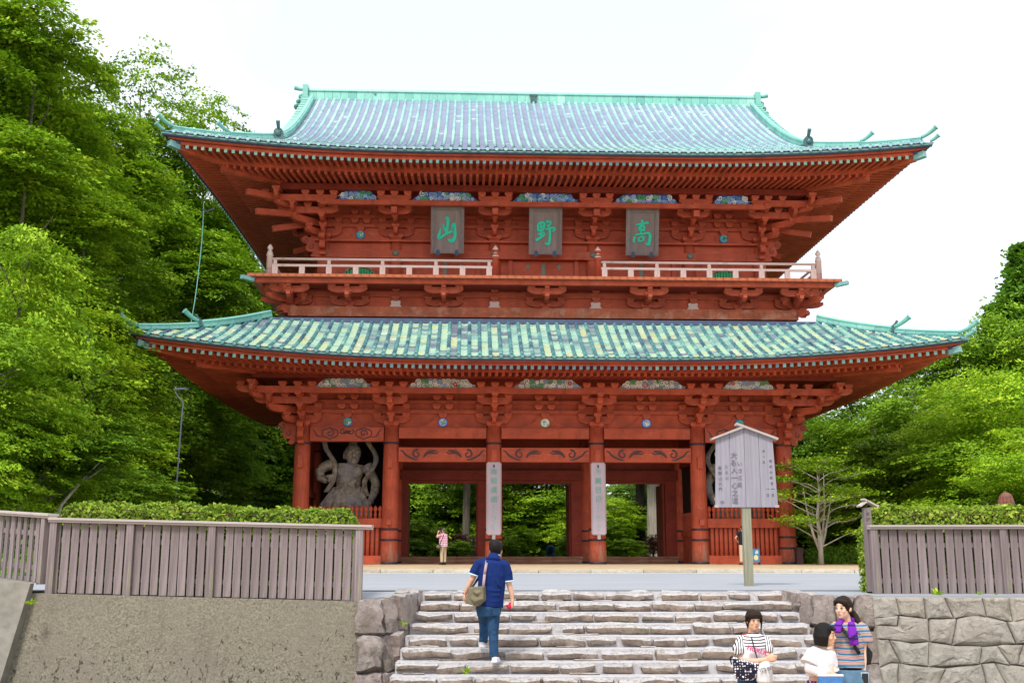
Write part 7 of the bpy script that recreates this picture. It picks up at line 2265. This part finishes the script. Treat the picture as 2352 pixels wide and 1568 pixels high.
F.part('sleeve', 'g_sleeve', lambda m_: m_.tube([W(1748,1463,YG+0.02), W(1756,1474,YG+0.01), W(1762,1490,YG-0.02), W(1763,1500,YG-0.04)], [0.055,0.066,0.068,0.055], 14))
F.part('neckline', 'red_cloth', lambda m_: m_.tube([W(1728,1455.5,YG+0.01), W(1728,1457,YG+0.01)], [0.075,0.08], 18, sx=1.2), 0)
tx = text_mesh('FIORUC', 0.066, 'pink_print', 'print', gi, W(1741,1494,YG-0.158)-F.o, (R(90),R(18),R(8)), 0.006)
M['check'] = None
F.part('shorts', 'jeans', lambda m_: (m_.tube([(F.o.x,YG,GZ+0.86),(F.o.x,YG,GZ+0.70)], [0.13,0.14], 14, sx=1.2), m_.tube([(F.o.x-0.07,YG,GZ+0.75),(F.o.x-0.08,YG,GZ+0.42)], [0.085,0.08], 12), m_.tube([(F.o.x+0.07,YG,GZ+0.75),(F.o.x+0.08,YG,GZ+0.42)], [0.085,0.08], 12)))
F.part('shoe', 'shoe', lambda m_: shoe(m_, (F.o.x-0.08,YG,GZ), (0,-1,0), 0.85)); F.part('shoe', 'shoe', lambda m_: shoe(m_, (F.o.x+0.08,YG,GZ), (0,-1,0), 0.85))
# patterned tote on her arm
mt, nt, b = new_mat('heart_pattern', 0.85, 0.15)
v_ = coords(nt, (34, 34, 34)); ck = nt.nodes.new('ShaderNodeTexChecker'); nt.links.new(v_, ck.inputs['Vector']); ck.inputs['Scale'].default_value = 1.0
vo = nt.nodes.new('ShaderNodeTexVoronoi'); vo.inputs['Scale'].default_value = 1.15; vo.inputs['Randomness'].default_value = 0.35; nt.links.new(v_, vo.inputs['Vector'])
nt.links.new(mixc(nt, (0.78,0.76,0.80), (0.015,0.013,0.03), mrange(nt, vo.outputs['Distance'], 0.42, 0.50)), b.inputs['Base Color'])
M['tote'] = mt
to = W(1714, 1535, YG-0.19); tote = empty('tote_bag', to); tag(tote, 'black and white patterned tote bag at the striped-top girl\'s hip', 'bag')
FB = Fig(tote, 0.009)
def totefn(m_):
    ou = [(1681,1505),(1683,1520),(1684,1545),(1690,1557),(1704,1562),(1728,1562),(1738,1556),(1744,1538),(1748,1520),(1730,1520),(1705,1514)]
    P = [W(u, v, YG-0.19) for u, v in ou]; n = len(P); d = Vector((0.02,0.06,0))
    c = sum(P, Vector())/n
    v = [c+(p-c)*0.9-d for p in P] + [p for p in P] + [c+(p-c)*0.9+d for p in P]
    f = [tuple(range(n-1,-1,-1)), tuple(range(2*n,3*n))] + [(k*n+i, k*n+(i+1)%n, (k+1)*n+(i+1)%n, (k+1)*n+i) for k in (0,1) for i in range(n)]
    m_.add(v, f)
FB.part('bag_body', 'tote', totefn)
FB.part('handle', 'shoe_d', lambda m_: m_.tube([W(1682,1506,YG-0.19), W(1677,1510,YG-0.16), W(1680,1524,YG-0.14)], 0.008, 6), 0)
FB.part('handle', 'shoe_d', lambda m_: (m_.tube([W(1742,1520,YG-0.2), W(1733,1490,YG-0.165), W(1727,1466,YG-0.13), W(1724,1458,YG-0.02)], 0.006, 6),), 0)
# white plastic bag
pb = W(1755, 1545, YG-0.20); pbag = empty('plastic_bag', pb); tag(pbag, 'white plastic carrier bag with black print hanging from the girl\'s hands', 'bag')
FB = Fig(pbag, 0.008)
FB.part('bag_body', 'white_cloth', lambda m_: (m_.tube([W(1764,1517,YG-0.24), W(1758,1528,YG-0.23), W(1756,1545,YG-0.22), W(1756,1566,YG-0.22)], [0.02,0.06,0.075,0.07], 12, sx=1.1), m_.ell(W(1756,1560,YG-0.22), (0.085,0.05,0.05), 10, 8)))
text_mesh('IT\'S BE', 0.045, 'ink', 'print', pbag, W(1759,1536,YG-0.31)-pb, (R(90),R(-12),0), 0.008)

# woman with a purple towel
YW = 10.4
wo = person('woman with a ponytail, purple towel round her neck and striped shirt, looking left', (W(1950,1500,YW).x, YW, GZ))
F = Fig(wo, 0.0085)
whc = W(1937, 1396, YW); wlook = Vector((-0.72,-0.70,-0.03))
def wbody(m_):
    head(m_, whc, 0.88, wlook)
    m_.tube([whc-Vector((-0.015,-0.02,0.06)), W(1945,1432,YW+0.04)], [0.045,0.052], 12)
    m_.tube([W(1948,1438,YW+0.03), W(1948,1480,YW), W(1950,1530,YW)], [0.09,0.10,0.11], 12, sx=1.3)
    m_.tube([W(1980,1446,YW+0.02), W(1982,1470,YW+0.02), W(1981,1496,YW+0.01)], [0.042,0.037,0.034], 10)
    m_.tube([W(1981,1494,YW+0.01), W(1983,1518,YW-0.03), W(1983,1541,YW-0.06)], [0.035,0.031,0.022], 10)
    hand(m_, W(1983,1541,YW-0.06), (-0.15,-0.1,-1), (0.2,-1,0), 0.95, 0.7)
    m_.tube([W(1916,1446,YW+0.02), W(1908,1470,YW), W(1906,1494,YW-0.02)], [0.042,0.037,0.034], 10)
    m_.tube([W(1906,1494,YW-0.02), W(1910,1520,YW-0.05), W(1914,1545,YW-0.08)], [0.035,0.031,0.022], 10); hand(m_, W(1914,1545,YW-0.08), (0.1,-0.1,-1), (0.2,1,0), 0.95, 0.6)
    c = F.o; simple_legs(m_, [(c.x-0.08,YW,GZ+0.86),(c.x+0.08,YW,GZ+0.86)], [(c.x-0.09,YW-0.01,GZ+0.46),(c.x+0.09,YW-0.01,GZ+0.46)], [(c.x-0.09,YW,GZ+0.08),(c.x+0.09,YW,GZ+0.08)])
F.part('body', 'skin_f', wbody); face(F, whc, 0.88, wlook)
def whair(m_):
    s = 0.88; L, sd, up, q = bob(m_, whc, s, wlook)
    for k in range(12):
        a = (k-5.5)/5.5*1.2
        p0 = whc + up*0.112*s + L*0.03*s + sd*0.02
        p1 = whc + up*(0.078-0.01*abs(a))*s + L*(0.090*math.cos(a*0.8))*s + sd*math.sin(a)*0.08*s
        p2 = whc + up*(0.066-0.035*abs(a))*s + L*(0.094*math.cos(a*0.85)-0.004)*s + sd*math.sin(a)*0.088*s
        m_.tube([p0, p1, p2], [0.014,0.011,0.005], 6)
    m_.ell(whc - L*0.066 - up*0.026, (0.054,0.044,0.066), 12, 8, rot=q)
    m_.tube([whc - L*0.085 - up*0.03, W(1958,1408,YW+0.07), W(1966,1418,YW+0.05), W(1974,1432,YW+0.0), W(1979,1440,YW-0.02)], [0.034,0.036,0.034,0.024,0.006], 10)
F.part('hair', 'hair_brown', whair, 0.007, sm=1)
M['w_shirt'] = stripes('striped_shirt', [(0,(0.42,0.38,0.30)),(0.14,(0.42,0.13,0.09)),(0.28,(0.44,0.38,0.40)),(0.42,(0.06,0.20,0.36)),(0.60,(0.05,0.06,0.16)),(0.70,(0.08,0.28,0.36)),(0.80,(0.38,0.30,0.33)),(0.90,(0.40,0.15,0.13))], 20)
F.part('striped_shirt', 'w_shirt', lambda m_: (m_.tube([W(1946,1430,YW+0.03), W(1947,1440,YW+0.02), W(1948,1470,YW), W(1950,1500,YW), W(1951,1530,YW)], [0.068,0.114,0.120,0.114,0.126], 18, sx=1.20),
    m_.tube([W(1966,1436,YW+0.02), W(1979,1445,YW+0.02), W(1985,1462,YW+0.02), W(1987,1474,YW+0.02)], [0.06,0.07,0.075,0.078], 12), m_.tube([W(1928,1436,YW+0.02), W(1917,1446,YW+0.02), W(1911,1462,YW+0.01), W(1908,1474,YW)], [0.06,0.068,0.07,0.072], 12)))
F.part('jeans', 'jeans_l', lambda m_: (m_.tube([(F.o.x,YW,GZ+0.98),(F.o.x,YW,GZ+0.88),(F.o.x,YW,GZ+0.78)], [0.125,0.145,0.14], 16, sx=1.24), m_.tube([(F.o.x-0.085,YW,GZ+0.85),(F.o.x-0.09,YW,GZ+0.46),(F.o.x-0.09,YW,GZ+0.1)], [0.098,0.072,0.065], 12), m_.tube([(F.o.x+0.085,YW,GZ+0.85),(F.o.x+0.09,YW,GZ+0.46),(F.o.x+0.09,YW,GZ+0.1)], [0.098,0.072,0.065], 12)))
F.part('shoe', 'shoe', lambda m_: shoe(m_, (F.o.x-0.09,YW,GZ), (-0.3,-1,0), 0.95)); F.part('shoe', 'shoe', lambda m_: shoe(m_, (F.o.x+0.09,YW,GZ), (0,-1,0), 0.95))
M['towel_p'] = stripes('towel_purple', [(0,(0.17,0.02,0.36)),(0.86,(0.02,0.015,0.07))], 9)
tw = empty('towel', W(1960,1460,YW-0.16)); tag(tw, 'purple and navy towel with lettering draped round the woman\'s neck', 'towel')
FB = Fig(tw, 0.009)
FB.part('towel_cloth', 'towel_p', lambda m_: (m_.tube([W(1924,1438,YW-0.11), W(1928,1430,YW-0.06), W(1937,1424,YW+0.03), W(1950,1418,YW+0.08), W(1958,1424,YW-0.0)], [0.020,0.025,0.026,0.028,0.026], 12),
    m_.tube([W(1927,1431,YW-0.10), W(1923,1440,YW-0.15), W(1922,1452,YW-0.165)], [0.024,0.028,0.026], 12, sx=1.5), m_.tube([W(1955,1430,YW-0.04), W(1957,1442,YW-0.155), W(1960,1462,YW-0.175), W(1962,1480,YW-0.17)], [0.020,0.024,0.026,0.026], 12, sx=1.7)))
M['towel_ink'] = simple('towel_ink', (0.02,0.015,0.07), 0.8)
text_mesh('LOVE', 0.05, 'towel_ink', 'print', tw, W(1963,1461,YW-0.205)-FB.o, (R(90),R(-35),0), 0.004)
hb = empty('shoulder_bag', W(1990,1500,YW+0.1)); tag(hb, 'dark backpack slung behind the woman, its strap across her chest', 'bag')
FB = Fig(hb, 0.012)
FB.part('bag_body', 'shoe_d', lambda m_: m_.tube([W(1976,1480,YW+0.12), W(1984,1500,YW+0.14), W(1985,1525,YW+0.12)], [0.05,0.085,0.06], 12))
FB.part('strap', 'shoe_d', lambda m_: [m_.beam(a, b_, 0.032, 0.008, up=(0,-1,0.1)) for a, b_ in ((W(1928,1436,YW-0.09), W(1942,1452,YW-0.158)), (W(1942,1452,YW-0.158), W(1956,1470,YW-0.165)), (W(1962,1482,YW-0.16), W(1974,1500,YW-0.10)))], 0)
ph = empty('phone', W(1987,1562,YW-0.12)); tag(ph, 'pale blue smartphone in the woman\'s lowered hand', 'phone')
m_ = MB(); m_.box(-0.034,0.034,-0.005,0.005,-0.07,0.07); m_.build('phone_case', M['trim'], ph); m_ = MB(); m_.box(-0.030,0.030,-0.007,-0.005,-0.065,0.065); m_.build('screen', M['camera_body'], ph)

# younger girl in white, facing right
YC = 10.05
ch = person('small girl with black bobbed hair and white ruffled blouse, facing right beside the woman', (W(1888,1520,YC).x, YC, GZ))
F = Fig(ch, 0.0085)
chc = W(1896, 1458, YC-0.02); clook = Vector((0.84,-0.54,-0.05))
def cbody(m_):
    head(m_, chc, 0.86, clook)
    m_.tube([chc-Vector((0.02,-0.01,0.06)), W(1887,1490,YC)], [0.040,0.045], 12)
    m_.tube([W(1886,1494,YC), W(1886,1530,YC), W(1888,1570,YC)], [0.08,0.085,0.095], 12, sx=1.25)
    m_.tube([W(1868,1500,YC-0.03), W(1862,1518,YC-0.06), W(1860,1534,YC-0.09)], [0.034,0.031,0.029], 10)
    m_.tube([W(1860,1534,YC-0.09), W(1880,1541,YC-0.20), W(1902,1547,YC-0.24)], [0.030,0.028,0.021], 10)
    hand(m_, W(1902,1547,YC-0.24), (1,0,-0.35), (0,0.2,-1), 0.82, 0.6)
    m_.tube([W(1904,1500,YC+0.03), W(1908,1518,YC-0.04), W(1908,1530,YC-0.08)], [0.034,0.031,0.029], 10); m_.tube([W(1908,1530,YC-0.08), W(1911,1548,YC-0.12)], [0.028,0.021], 10)
    hand(m_, W(1911,1546,YC-0.12), (0.2,-0.3,-1), (1,0,0), 0.82, 0.6)
    c = F.o; simple_legs(m_, [(c.x-0.06,YC,GZ+0.68),(c.x+0.06,YC,GZ+0.68)], [(c.x-0.07,YC-0.01,GZ+0.36),(c.x+0.07,YC-0.01,GZ+0.36)], [(c.x-0.07,YC,GZ+0.06),(c.x+0.07,YC,GZ+0.06)], (0.06,0.042,0.03))
F.part('body', 'g_skin', cbody); face(F, chc, 0.86, clook)
def chair_(m_):
    s = 0.86; L, sd, up, q = bob(m_, chc, s, clook)
    for k in range(16):
        a = -1.2 + 4.9*k/15     # sides and back down to the jaw
        dirv = L*math.cos(a+0.9) + sd*(-math.sin(a+0.9)) if False else None
    for k in range(18):
        a = 1.22 + (2*PI-2.44)*k/17
        rdir = L*math.cos(a) + sd*math.sin(a)
        p0 = chc + up*0.07*s + rdir*0.070*s; p1 = chc + rdir*0.100*s - up*0.01*s; p2 = chc + rdir*0.096*s - up*0.105*s
        m_.tube([p0, p1, p2], [0.024,0.025,0.016], 7)
    m_.ell(chc - L*0.03*s - up*0.03*s, (0.084*s,0.078*s,0.085*s), 14, 10, rot=q)
    for k in range(5):
        a = -0.5 + k*0.22; p = chc + up*0.10*s + L*0.06*s + sd*math.sin(a)*0.05
        m_.tube([p, p + L*0.035 - up*0.04*s + sd*math.sin(a)*0.03], [0.014,0.008], 6)
F.part('hair', 'hair_black', chair_, 0.007, sm=1)
F.part('white_blouse', 'white_cloth', lambda m_: (m_.tube([W(1887,1487,YC), W(1886,1495,YC), W(1886,1512,YC), W(1887,1532,YC), W(1890,1545,YC)], [0.060,0.112,0.120,0.122,0.130], 18, sx=1.18),
    m_.tube([W(1876,1492,YC-0.02), W(1867,1503,YC-0.04), W(1860,1516,YC-0.06), W(1857,1524,YC-0.07)], [0.05,0.062,0.070,0.082], 12), m_.tube([W(1900,1494,YC+0.02), W(1907,1506,YC), W(1912,1520,YC-0.03), W(1913,1532,YC-0.05)], [0.05,0.055,0.05,0.045], 12)))
F.part('knit_sleeve', 'strap', lambda m_: m_.tube([W(1860,1522,YC-0.07), W(1859,1536,YC-0.09), W(1880,1543,YC-0.20), W(1900,1548,YC-0.238)], [0.05,0.048,0.042,0.034], 12))
M['strap'] = cloth('mauve_strap', (0.34, 0.25, 0.26), 0.1)
M['knit'] = cloth('pale_knit', (0.60, 0.50, 0.52), 0.1)
for o in ch.children:
    if o.name.startswith('knit_sleeve'): o.data.materials[0] = M['knit']
M['plaid'] = stripes('plaid_skirt', [(0,(0.30,0.04,0.20)),(0.3,(0.05,0.03,0.10)),(0.6,(0.5,0.4,0.45)),(0.75,(0.08,0.02,0.10))], 20, 'X')
F.part('skirt', 'plaid', lambda m_: m_.tube([(F.o.x,YC,GZ+0.92),(F.o.x,YC,GZ+0.78),(F.o.x,YC,GZ+0.5)], [0.12,0.15,0.2], 16, sx=1.15))
F.part('shoe', 'shoe_d', lambda m_: shoe(m_, (F.o.x-0.07,YC,GZ), (0.6,-0.6,0), 0.8)); F.part('shoe', 'shoe_d', lambda m_: shoe(m_, (F.o.x+0.07,YC,GZ), (0.6,-0.6,0), 0.8))
M['blue_pouch'] = simple('blue_pouch', (0.06, 0.17, 0.40), 0.7, 0.2, 0.5, 40)
pp = W(1908,1569,YC-0.26); pu = empty('pouch', pp); tag(pu, 'blue patterned pouch held by the small girl in white', 'pouch')
m_ = MB(); m_.box(-0.105,0.105,-0.015,0.015,-0.07,0.065); m_.build('pouch_body', M['blue_pouch'], pu); m_ = MB(); m_.box(-0.11,0.11,-0.018,0.018,0.063,0.078); m_.build('zip', M['white_cloth'], pu)

# ---- people further off
def far_person(label, u, vfeet, vtop, Y, facing, top, bottom, hair, arms='down', sleeve_len=1.0, build=1.0, zfoot=None, extra=None):
    foot = W(u, vfeet, Y)
    if zfoot is not None: foot.z = zfoot
    ztop = W(u, vtop, Y).z; s = (ztop-foot.z)/1.70
    r = person(label, foot); F_ = Fig(r, 0.014)
    Rz = Matrix.Rotation(facing, 4, 'Z')
    def T(x, y, z): return foot + (Rz @ Vector((x*s, y*s, z*s)))
    A = {'down': ([(0.19,0,1.40),(0.25,0.0,1.13),(0.24,0.08,0.88)], [(-0.19,0,1.40),(-0.25,0.0,1.13),(-0.24,0.08,0.88)]),
         'camera': ([(0.19,0,1.40),(0.24,0.2,1.30),(0.06,0.30,1.54)], [(-0.19,0,1.40),(-0.24,0.2,1.30),(-0.06,0.30,1.54)]),
         'hip': ([(0.19,0,1.40),(0.40,0.02,1.36),(0.22,0.10,1.56)], [(-0.19,0,1.40),(-0.36,0.0,1.15),(-0.20,0.08,1.0)])}[arms]
    def body(m_):
        c = T(0,0,1.59); q = Euler((0,0,facing)).to_quaternion()
        m_.ell(c, (0.078*s,0.095*s,0.118*s), 12, 10, rot=q); m_.ell(T(0,0.095,1.57), (0.014*s,0.016*s,0.02*s), 6, 5); m_.tube([T(0,0,1.5), T(0,0,1.40)], 0.055*s, 10)
        for e in (-1,1): m_.ell(T(e*0.08,0,1.58), (0.012*s,0.02*s,0.03*s), 6, 5)
        m_.tube([T(0,0,1.38), T(0,0,1.15), T(0,0,0.92)], [0.11*s,0.11*s,0.11*s], 12, sx=1.35) if abs(math.cos(facing)) > 0.5 else m_.tube([T(0,0,1.38), T(0,0,1.15), T(0,0,0.92)], 0.13*s, 12)
        for arm in A:
            P = [T(*p) for p in arm]; m_.tube(P, [0.045*s,0.040*s,0.027*s], 8)
            d = (P[2]-P[1]).normalized(); hand(m_, P[2], d, Vector((0,0,1)).cross(d) if abs(d.z) < 0.9 else Vector((0,1,0)), s, 0.6)
        for e in (-1,1): m_.tube([T(e*0.09,0,0.9), T(e*0.10,0.01,0.48), T(e*0.10,0,0.07)], [0.08*s,0.058*s,0.04*s], 8)
    F_.part('body', 'skin', body, 0.016*s)
    F_.part('hair', hair, lambda m_: (m_.ell(T(0,-0.02,1.63), (0.085*s,0.1*s,0.09*s), 12, 10, rot=Euler((0,0,facing)).to_quaternion()), m_.ell(T(0,-0.05,1.57), (0.075*s,0.06*s,0.07*s), 10, 8)), 0)
    def shirt(m_):
        sx_ = 1.3 if abs(math.cos(facing)) > 0.5 else 0.85
        m_.tube([T(0,0,1.46), T(0,0,1.40), T(0,0,1.2), T(0,0,0.98), T(0,0,0.84)], [0.07*s,0.135*s*build,0.15*s*build,0.15*s*build,0.155*s*build], 14, sx=sx_)
        for arm in A:
            a, b_ = T(*arm[0]), T(*arm[1]); e = a.lerp(b_, min(1, sleeve_len)); m_.tube([T(arm[0][0]*0.6,0,1.39), a, e], [0.06*s,0.07*s,0.065*s], 10)
            if sleeve_len > 1: m_.tube([b_, b_.lerp(T(*arm[2]), 0.9)], [0.06*s,0.045*s], 10)
    F_.part('shirt', top, shirt, 0.016*s)
    F_.part('trousers', bottom, lambda m_: (m_.tube([T(0,0,0.98), T(0,0,0.82)], [0.135*s*build,0.145*s*build], 12, sx=1.2), [m_.tube([T(e*0.085,0,0.86), T(e*0.10,0.01,0.48), T(e*0.10,0,0.12)], [0.105*s,0.082*s,0.072*s], 10) for e in (-1,1)]), 0.016*s)
    for e in (-1,1): F_.part('shoe', 'shoe_d', lambda m_: shoe(m_, T(e*0.10,0,0), Rz @ Vector((0,1,0)), s), 0)
    if extra: extra(F_, T, s)
    return r
mp, nt, b = new_mat('pink_plaid', 0.9, 0.1)
v_ = coords(nt); sep = nt.nodes.new('ShaderNodeSeparateXYZ'); nt.links.new(v_, sep.inputs[0])
def fr_s(o_, f_):
    fm = nt.nodes.new('ShaderNodeMath'); fm.operation = 'FRACT'; nt.links.new(addv(nt, o_, f_, 'MULTIPLY'), fm.inputs[0]); return mrange(nt, fm.outputs[0], 0.6, 0.62)
c_ = mixc(nt, (0.62,0.12,0.26), (0.72,0.62,0.66), fr_s(sep.outputs['Z'], 14)); c_ = mixc(nt, c_, (0.75,0.66,0.70), addv(nt, fr_s(sep.outputs['X'], 14), 0.6, 'MULTIPLY'))
nt.links.new(c_, b.inputs['Base Color']); M['pink_plaid'] = mp
M['khaki'] = cloth('khaki', (0.52, 0.40, 0.26), 0.15); M['beige'] = cloth('beige', (0.56, 0.44, 0.32), 0.12); M['black_shirt'] = cloth('black_shirt', (0.02, 0.02, 0.03)); M['blue_jacket'] = cloth('blue_jacket', (0.02, 0.12, 0.24), 0.2)
def cam_extra(F_, T, s):
    F_.part('sock', 'jeans', lambda m_: [m_.tube([T(e*0.10,0,0.14), T(e*0.10,0,0.05)], 0.05*s, 8) for e in (-1,1)], 0)
p1_ = far_person('man in pink plaid shirt and khaki trousers photographing at the left doorway', 1018, 1299.5, 1213, 46.5, R(48), 'pink_plaid', 'khaki', 'hair_grey', 'camera', 1.0, 1.08, 0.06, cam_extra)
cm = W(1009, 1215, 46.3); cmo = empty('camera', cm); tag(cmo, 'small black camera raised by the man in pink', 'camera')
m_ = MB(); m_.box(-0.07,0.07,-0.04,0.04,-0.045,0.045); m_.build('camera_body', M['camera_body'], cmo, rot=(0,0,R(48))); m_ = MB(); m_.tube([(0,0,0),(-0.07,0.06,0.01)], 0.035, 10); m_.build('lens', M['camera_body'], cmo)
wb = W(1008, 1255, 46.3); wbo = empty('waist_bag', wb); tag(wbo, 'brown shoulder bag on the hip of the man in pink', 'bag')
FB = Fig(wbo, 0.015); FB.part('bag_body', 'canvas', lambda m_: m_.ell(wb, (0.12,0.08,0.09), 10, 8)); FB.part('strap', 'shoe_d', lambda m_: m_.tube([wb+Vector((0.03,-0.08,0.06)), W(1016,1236,46.25), W(1020,1225,46.3)], 0.018, 6), 0)
far_person('person in a blue jacket with a backpack walking away beyond the middle doorway', 1265, 1330, 1244, 68.8, 0.1, 'blue_jacket', 'black_shirt', 'hair_black', 'down', 1.2, 1.1, -0.5)
bk = W(1265, 1263, 68.45); bko = empty('backpack', bk); tag(bko, 'dark backpack on the person in the blue jacket', 'backpack')
FB = Fig(bko, 0.02); FB.part('bag_body', 'shoe_d', lambda m_: (m_.ell(bk, (0.16,0.09,0.24), 12, 8), m_.ell(bk+Vector((0,-0.06,-0.08)), (0.11,0.06,0.11), 10, 8)))
far_person('person in a black top, elbow raised, half hidden behind the notice board post', 1708, 1299, 1207, 46.6, R(20), 'black_shirt', 'beige', 'hair_black', 'hip', 0.55, 0.95, 0.06)
far_person('person with long reddish-brown hair, only the head showing over the right hedge', 2333, 1400, 1133, 19.4, R(-40), 'black_shirt', 'beige', 'hair_red', 'down', 1.0, 1.0, 0.0,
    lambda F_, T, s: F_.part('long_hair', 'hair_red', lambda m_: (m_.ell(T(0,-0.02,1.62), (0.105,0.11,0.10), 12, 10), [m_.tube([T(0.09*math.cos(a_*0.6),-0.02+0.08*math.sin(a_*0.6),1.66), T(0.125*math.cos(a_*0.6),-0.03+0.10*math.sin(a_*0.6),1.52+0.01*(a_%3)), T(0.14*math.cos(a_*0.6),-0.06+0.11*math.sin(a_*0.6),1.28)], [0.025,0.03,0.02], 6) for a_ in range(11) if math.sin(a_*0.6) < 0.75]), 0.012))

# ---- small things
bs = W(1735.5, 1299, 46.9); bs.z = 0.058
sb = empty('standing_sign', bs); tag(sb, 'small blue standing sign with a pale yellow disc in front of the right picket fence', 'sign')
m_ = MB(); m_.box(-0.19,0.19,-0.02,0.02,0.10,0.66); m_.build('panel', simple('blue_sign', (0.05,0.20,0.36), 0.6), sb)
m_ = MB(); m_.box(-0.20,0.20,-0.026,-0.0,0.655,0.675); m_.box(0.185,0.20,-0.026,0.026,0.08,0.66); m_.box(-0.2,-0.185,-0.026,0.026,0.08,0.66); m_.build('frame', M['navy'], sb)
m_ = MB(); m_.prism([(0.03+0.095*math.cos(a*PI/10), 0.29+0.11*math.sin(a*PI/10)) for a in range(20)], -0.03, -0.02); m_.build('yellow_disc', simple('pale_yellow', (0.66,0.58,0.26), 0.6), sb)
m_ = MB(); m_.prism([(0.0,0.45),(0.065,0.45),(0.065,0.60),(0.03,0.57)], -0.03, -0.02); m_.prism([(0.085,0.45),(0.125,0.45),(0.12,0.58),(0.09,0.61)], -0.03, -0.02); m_.build('pale_mark', simple('pale_mark', (0.72,0.70,0.55), 0.6), sb)
m_ = MB(); m_.box(-0.18,-0.15,-0.15,0.15,0,0.1); m_.box(0.15,0.18,-0.15,0.15,0,0.1); m_.build('foot', M['dark'], sb)
bn = empty('bin', (W(1836,1290,48.2).x, 48.2, 0.058)); tag(bn, 'dark brown box standing right of the right corner column', 'box')
m_ = MB(); m_.box(-0.13,0.13,-0.2,0.2,0,0.66); m_.build('body', simple('dark_brown_box', (0.06,0.025,0.03), 0.6), bn); m_ = MB(); m_.box(-0.15,0.15,-0.22,0.22,0.66,0.70); m_.build('lid', simple('dark_brown_box', (0.07,0.03,0.03), 0.6), bn)
sp_ = W(1088, 1290, 70.0); spx = empty('stone_pillar', (sp_.x, 70.0, -0.55)); tag(spx, 'slim pale stone pillar with a jewel finial seen through the left doorway', 'pillar')
m_ = MB(); m_.box(-0.16,0.16,-0.14,0.14,0,1.35); m_.build('shaft', M['concrete2'], spx); m_ = MB(); m_.lathe([(0.17,0),(0.19,0.05),(0.19,0.12),(0.15,0.16),(0.13,0.34),(0.17,0.40),(0.17,0.46),(0.10,0.52),(0.13,0.62),(0.12,0.70),(0.05,0.8),(0.01,0.86)], n=12); m_.build('finial', M['concrete2'], spx, True, loc=(0,0,1.35))
# lamp pole at the left
lp0 = Vector((-11.7, 38.0, 0)); lp = empty('lamp_pole', lp0); tag(lp, 'slender grey lamp pole with a bent top in front of the dark wood', 'lamp pole')
M['pole'] = simple('grey_pole', (0.10, 0.11, 0.15), 0.5, 0.4)
m_ = MB(); pts = [Vector((-11.72,38,0)), W(402,1160,38), W(418,950,38), W(421,925,38), W(404,903,38), W(403,888,38)]
m_.tube([p-lp0 for p in pts], 0.026, 8); m_.build('pole', M['pole'], lp, True)
m_ = MB(); hp = W(403,893,38)-lp0; m_.beam(hp, hp+Vector((0.35,0,0.02)), 0.12, 0.05); m_.beam(hp+Vector((0,0,-0.02)), hp+Vector((0.5,-0.2,-0.02)), 0.10, 0.04); m_.build('lamp_head', M['pole'], lp)
# hanging cable between the two roofs
ca = Vector((-14.95, -2.5, 15.45)); cbb = Vector((-15.25, -2.5, 9.75))
c0 = empty('hanging_cable', (0,0,0)); c0.matrix_world = Matrix.Translation((GX, GD, 0)) @ Matrix.Rotation(YAW, 4, 'Z'); tag(c0, 'thin teal cable hanging from the upper eave to the lower roof at the left', 'cable')
m_ = MB(); m_.tube(smooth_poly([tuple(ca), (-14.93,-2.5,14.0), (-15.0,-2.5,12.4), (-15.1,-2.5,11.0), tuple(cbb)], 4), 0.022, 6, rnd=0.6); m_.build('cable', M['ridge'], c0, True)
m_ = MB(); m_.tube([(-15.0,-2.5,15.15), (-14.8,-2.5,15.05), (-14.45,-2.5,15.2)], 0.035, 6); m_.build('cable_bracket', M['pole'], c0)
# small weeds
def weed(x, y, z, s, n, label, seed):
    r = empty('weed', (x, y, z)); tag(r, label, 'weed')
    rr_ = random.Random(seed)
    m_ = MB()
    for k in range(n):
        a = rr_.uniform(0, 6.28); L = s*rr_.uniform(0.6, 1.1); el = rr_.uniform(0.5, 1.3); w = s*0.12
        d = Vector((math.cos(a)*math.cos(el), math.sin(a)*math.cos(el), math.sin(el))); sd = Vector((-math.sin(a), math.cos(a), 0))
        p1, p2 = d*L*0.55, d*L + Vector((d.x*0.3*L, d.y*0.3*L, -0.15*L))
        m_.add([(0,0,0), tuple(p1+sd*w), tuple(p2), tuple(p1-sd*w)], [(0,1,2,3)], rr_.random())
    m_.build('leaves', M['leaf_c'], r)
we = W(1072, 1533, 14.62); weed(we.x, we.y, -0.96, 0.13, 16, 'yellow-green weed growing on the steps below the man', 1)
we = W(1795, 1330, 12); 
for i, (u, s_) in enumerate(((2153, 0.17), (2250, 0.09), (2290, 0.08))):
    p = W(u, 1364, 16.78); weed(p.x, 16.80, -0.06, s_, 14, ('leafy weed at the foot of the right fence', 'tiny weed right of the leafy one at the foot of the right fence', 'tiny weed nearest the right edge at the foot of the right fence')[i], 5+i)
p = W(72, 1388, 15.35); weed(p.x, 15.33, p.z, 0.11, 30, 'green fern tuft in the corner of the two concrete walls', 9)
p = W(1022, 1500, 16.0); weed(-1.52, 15.75, -0.42, 0.10, 12, 'small weed on the left side wall of the steps', 12)
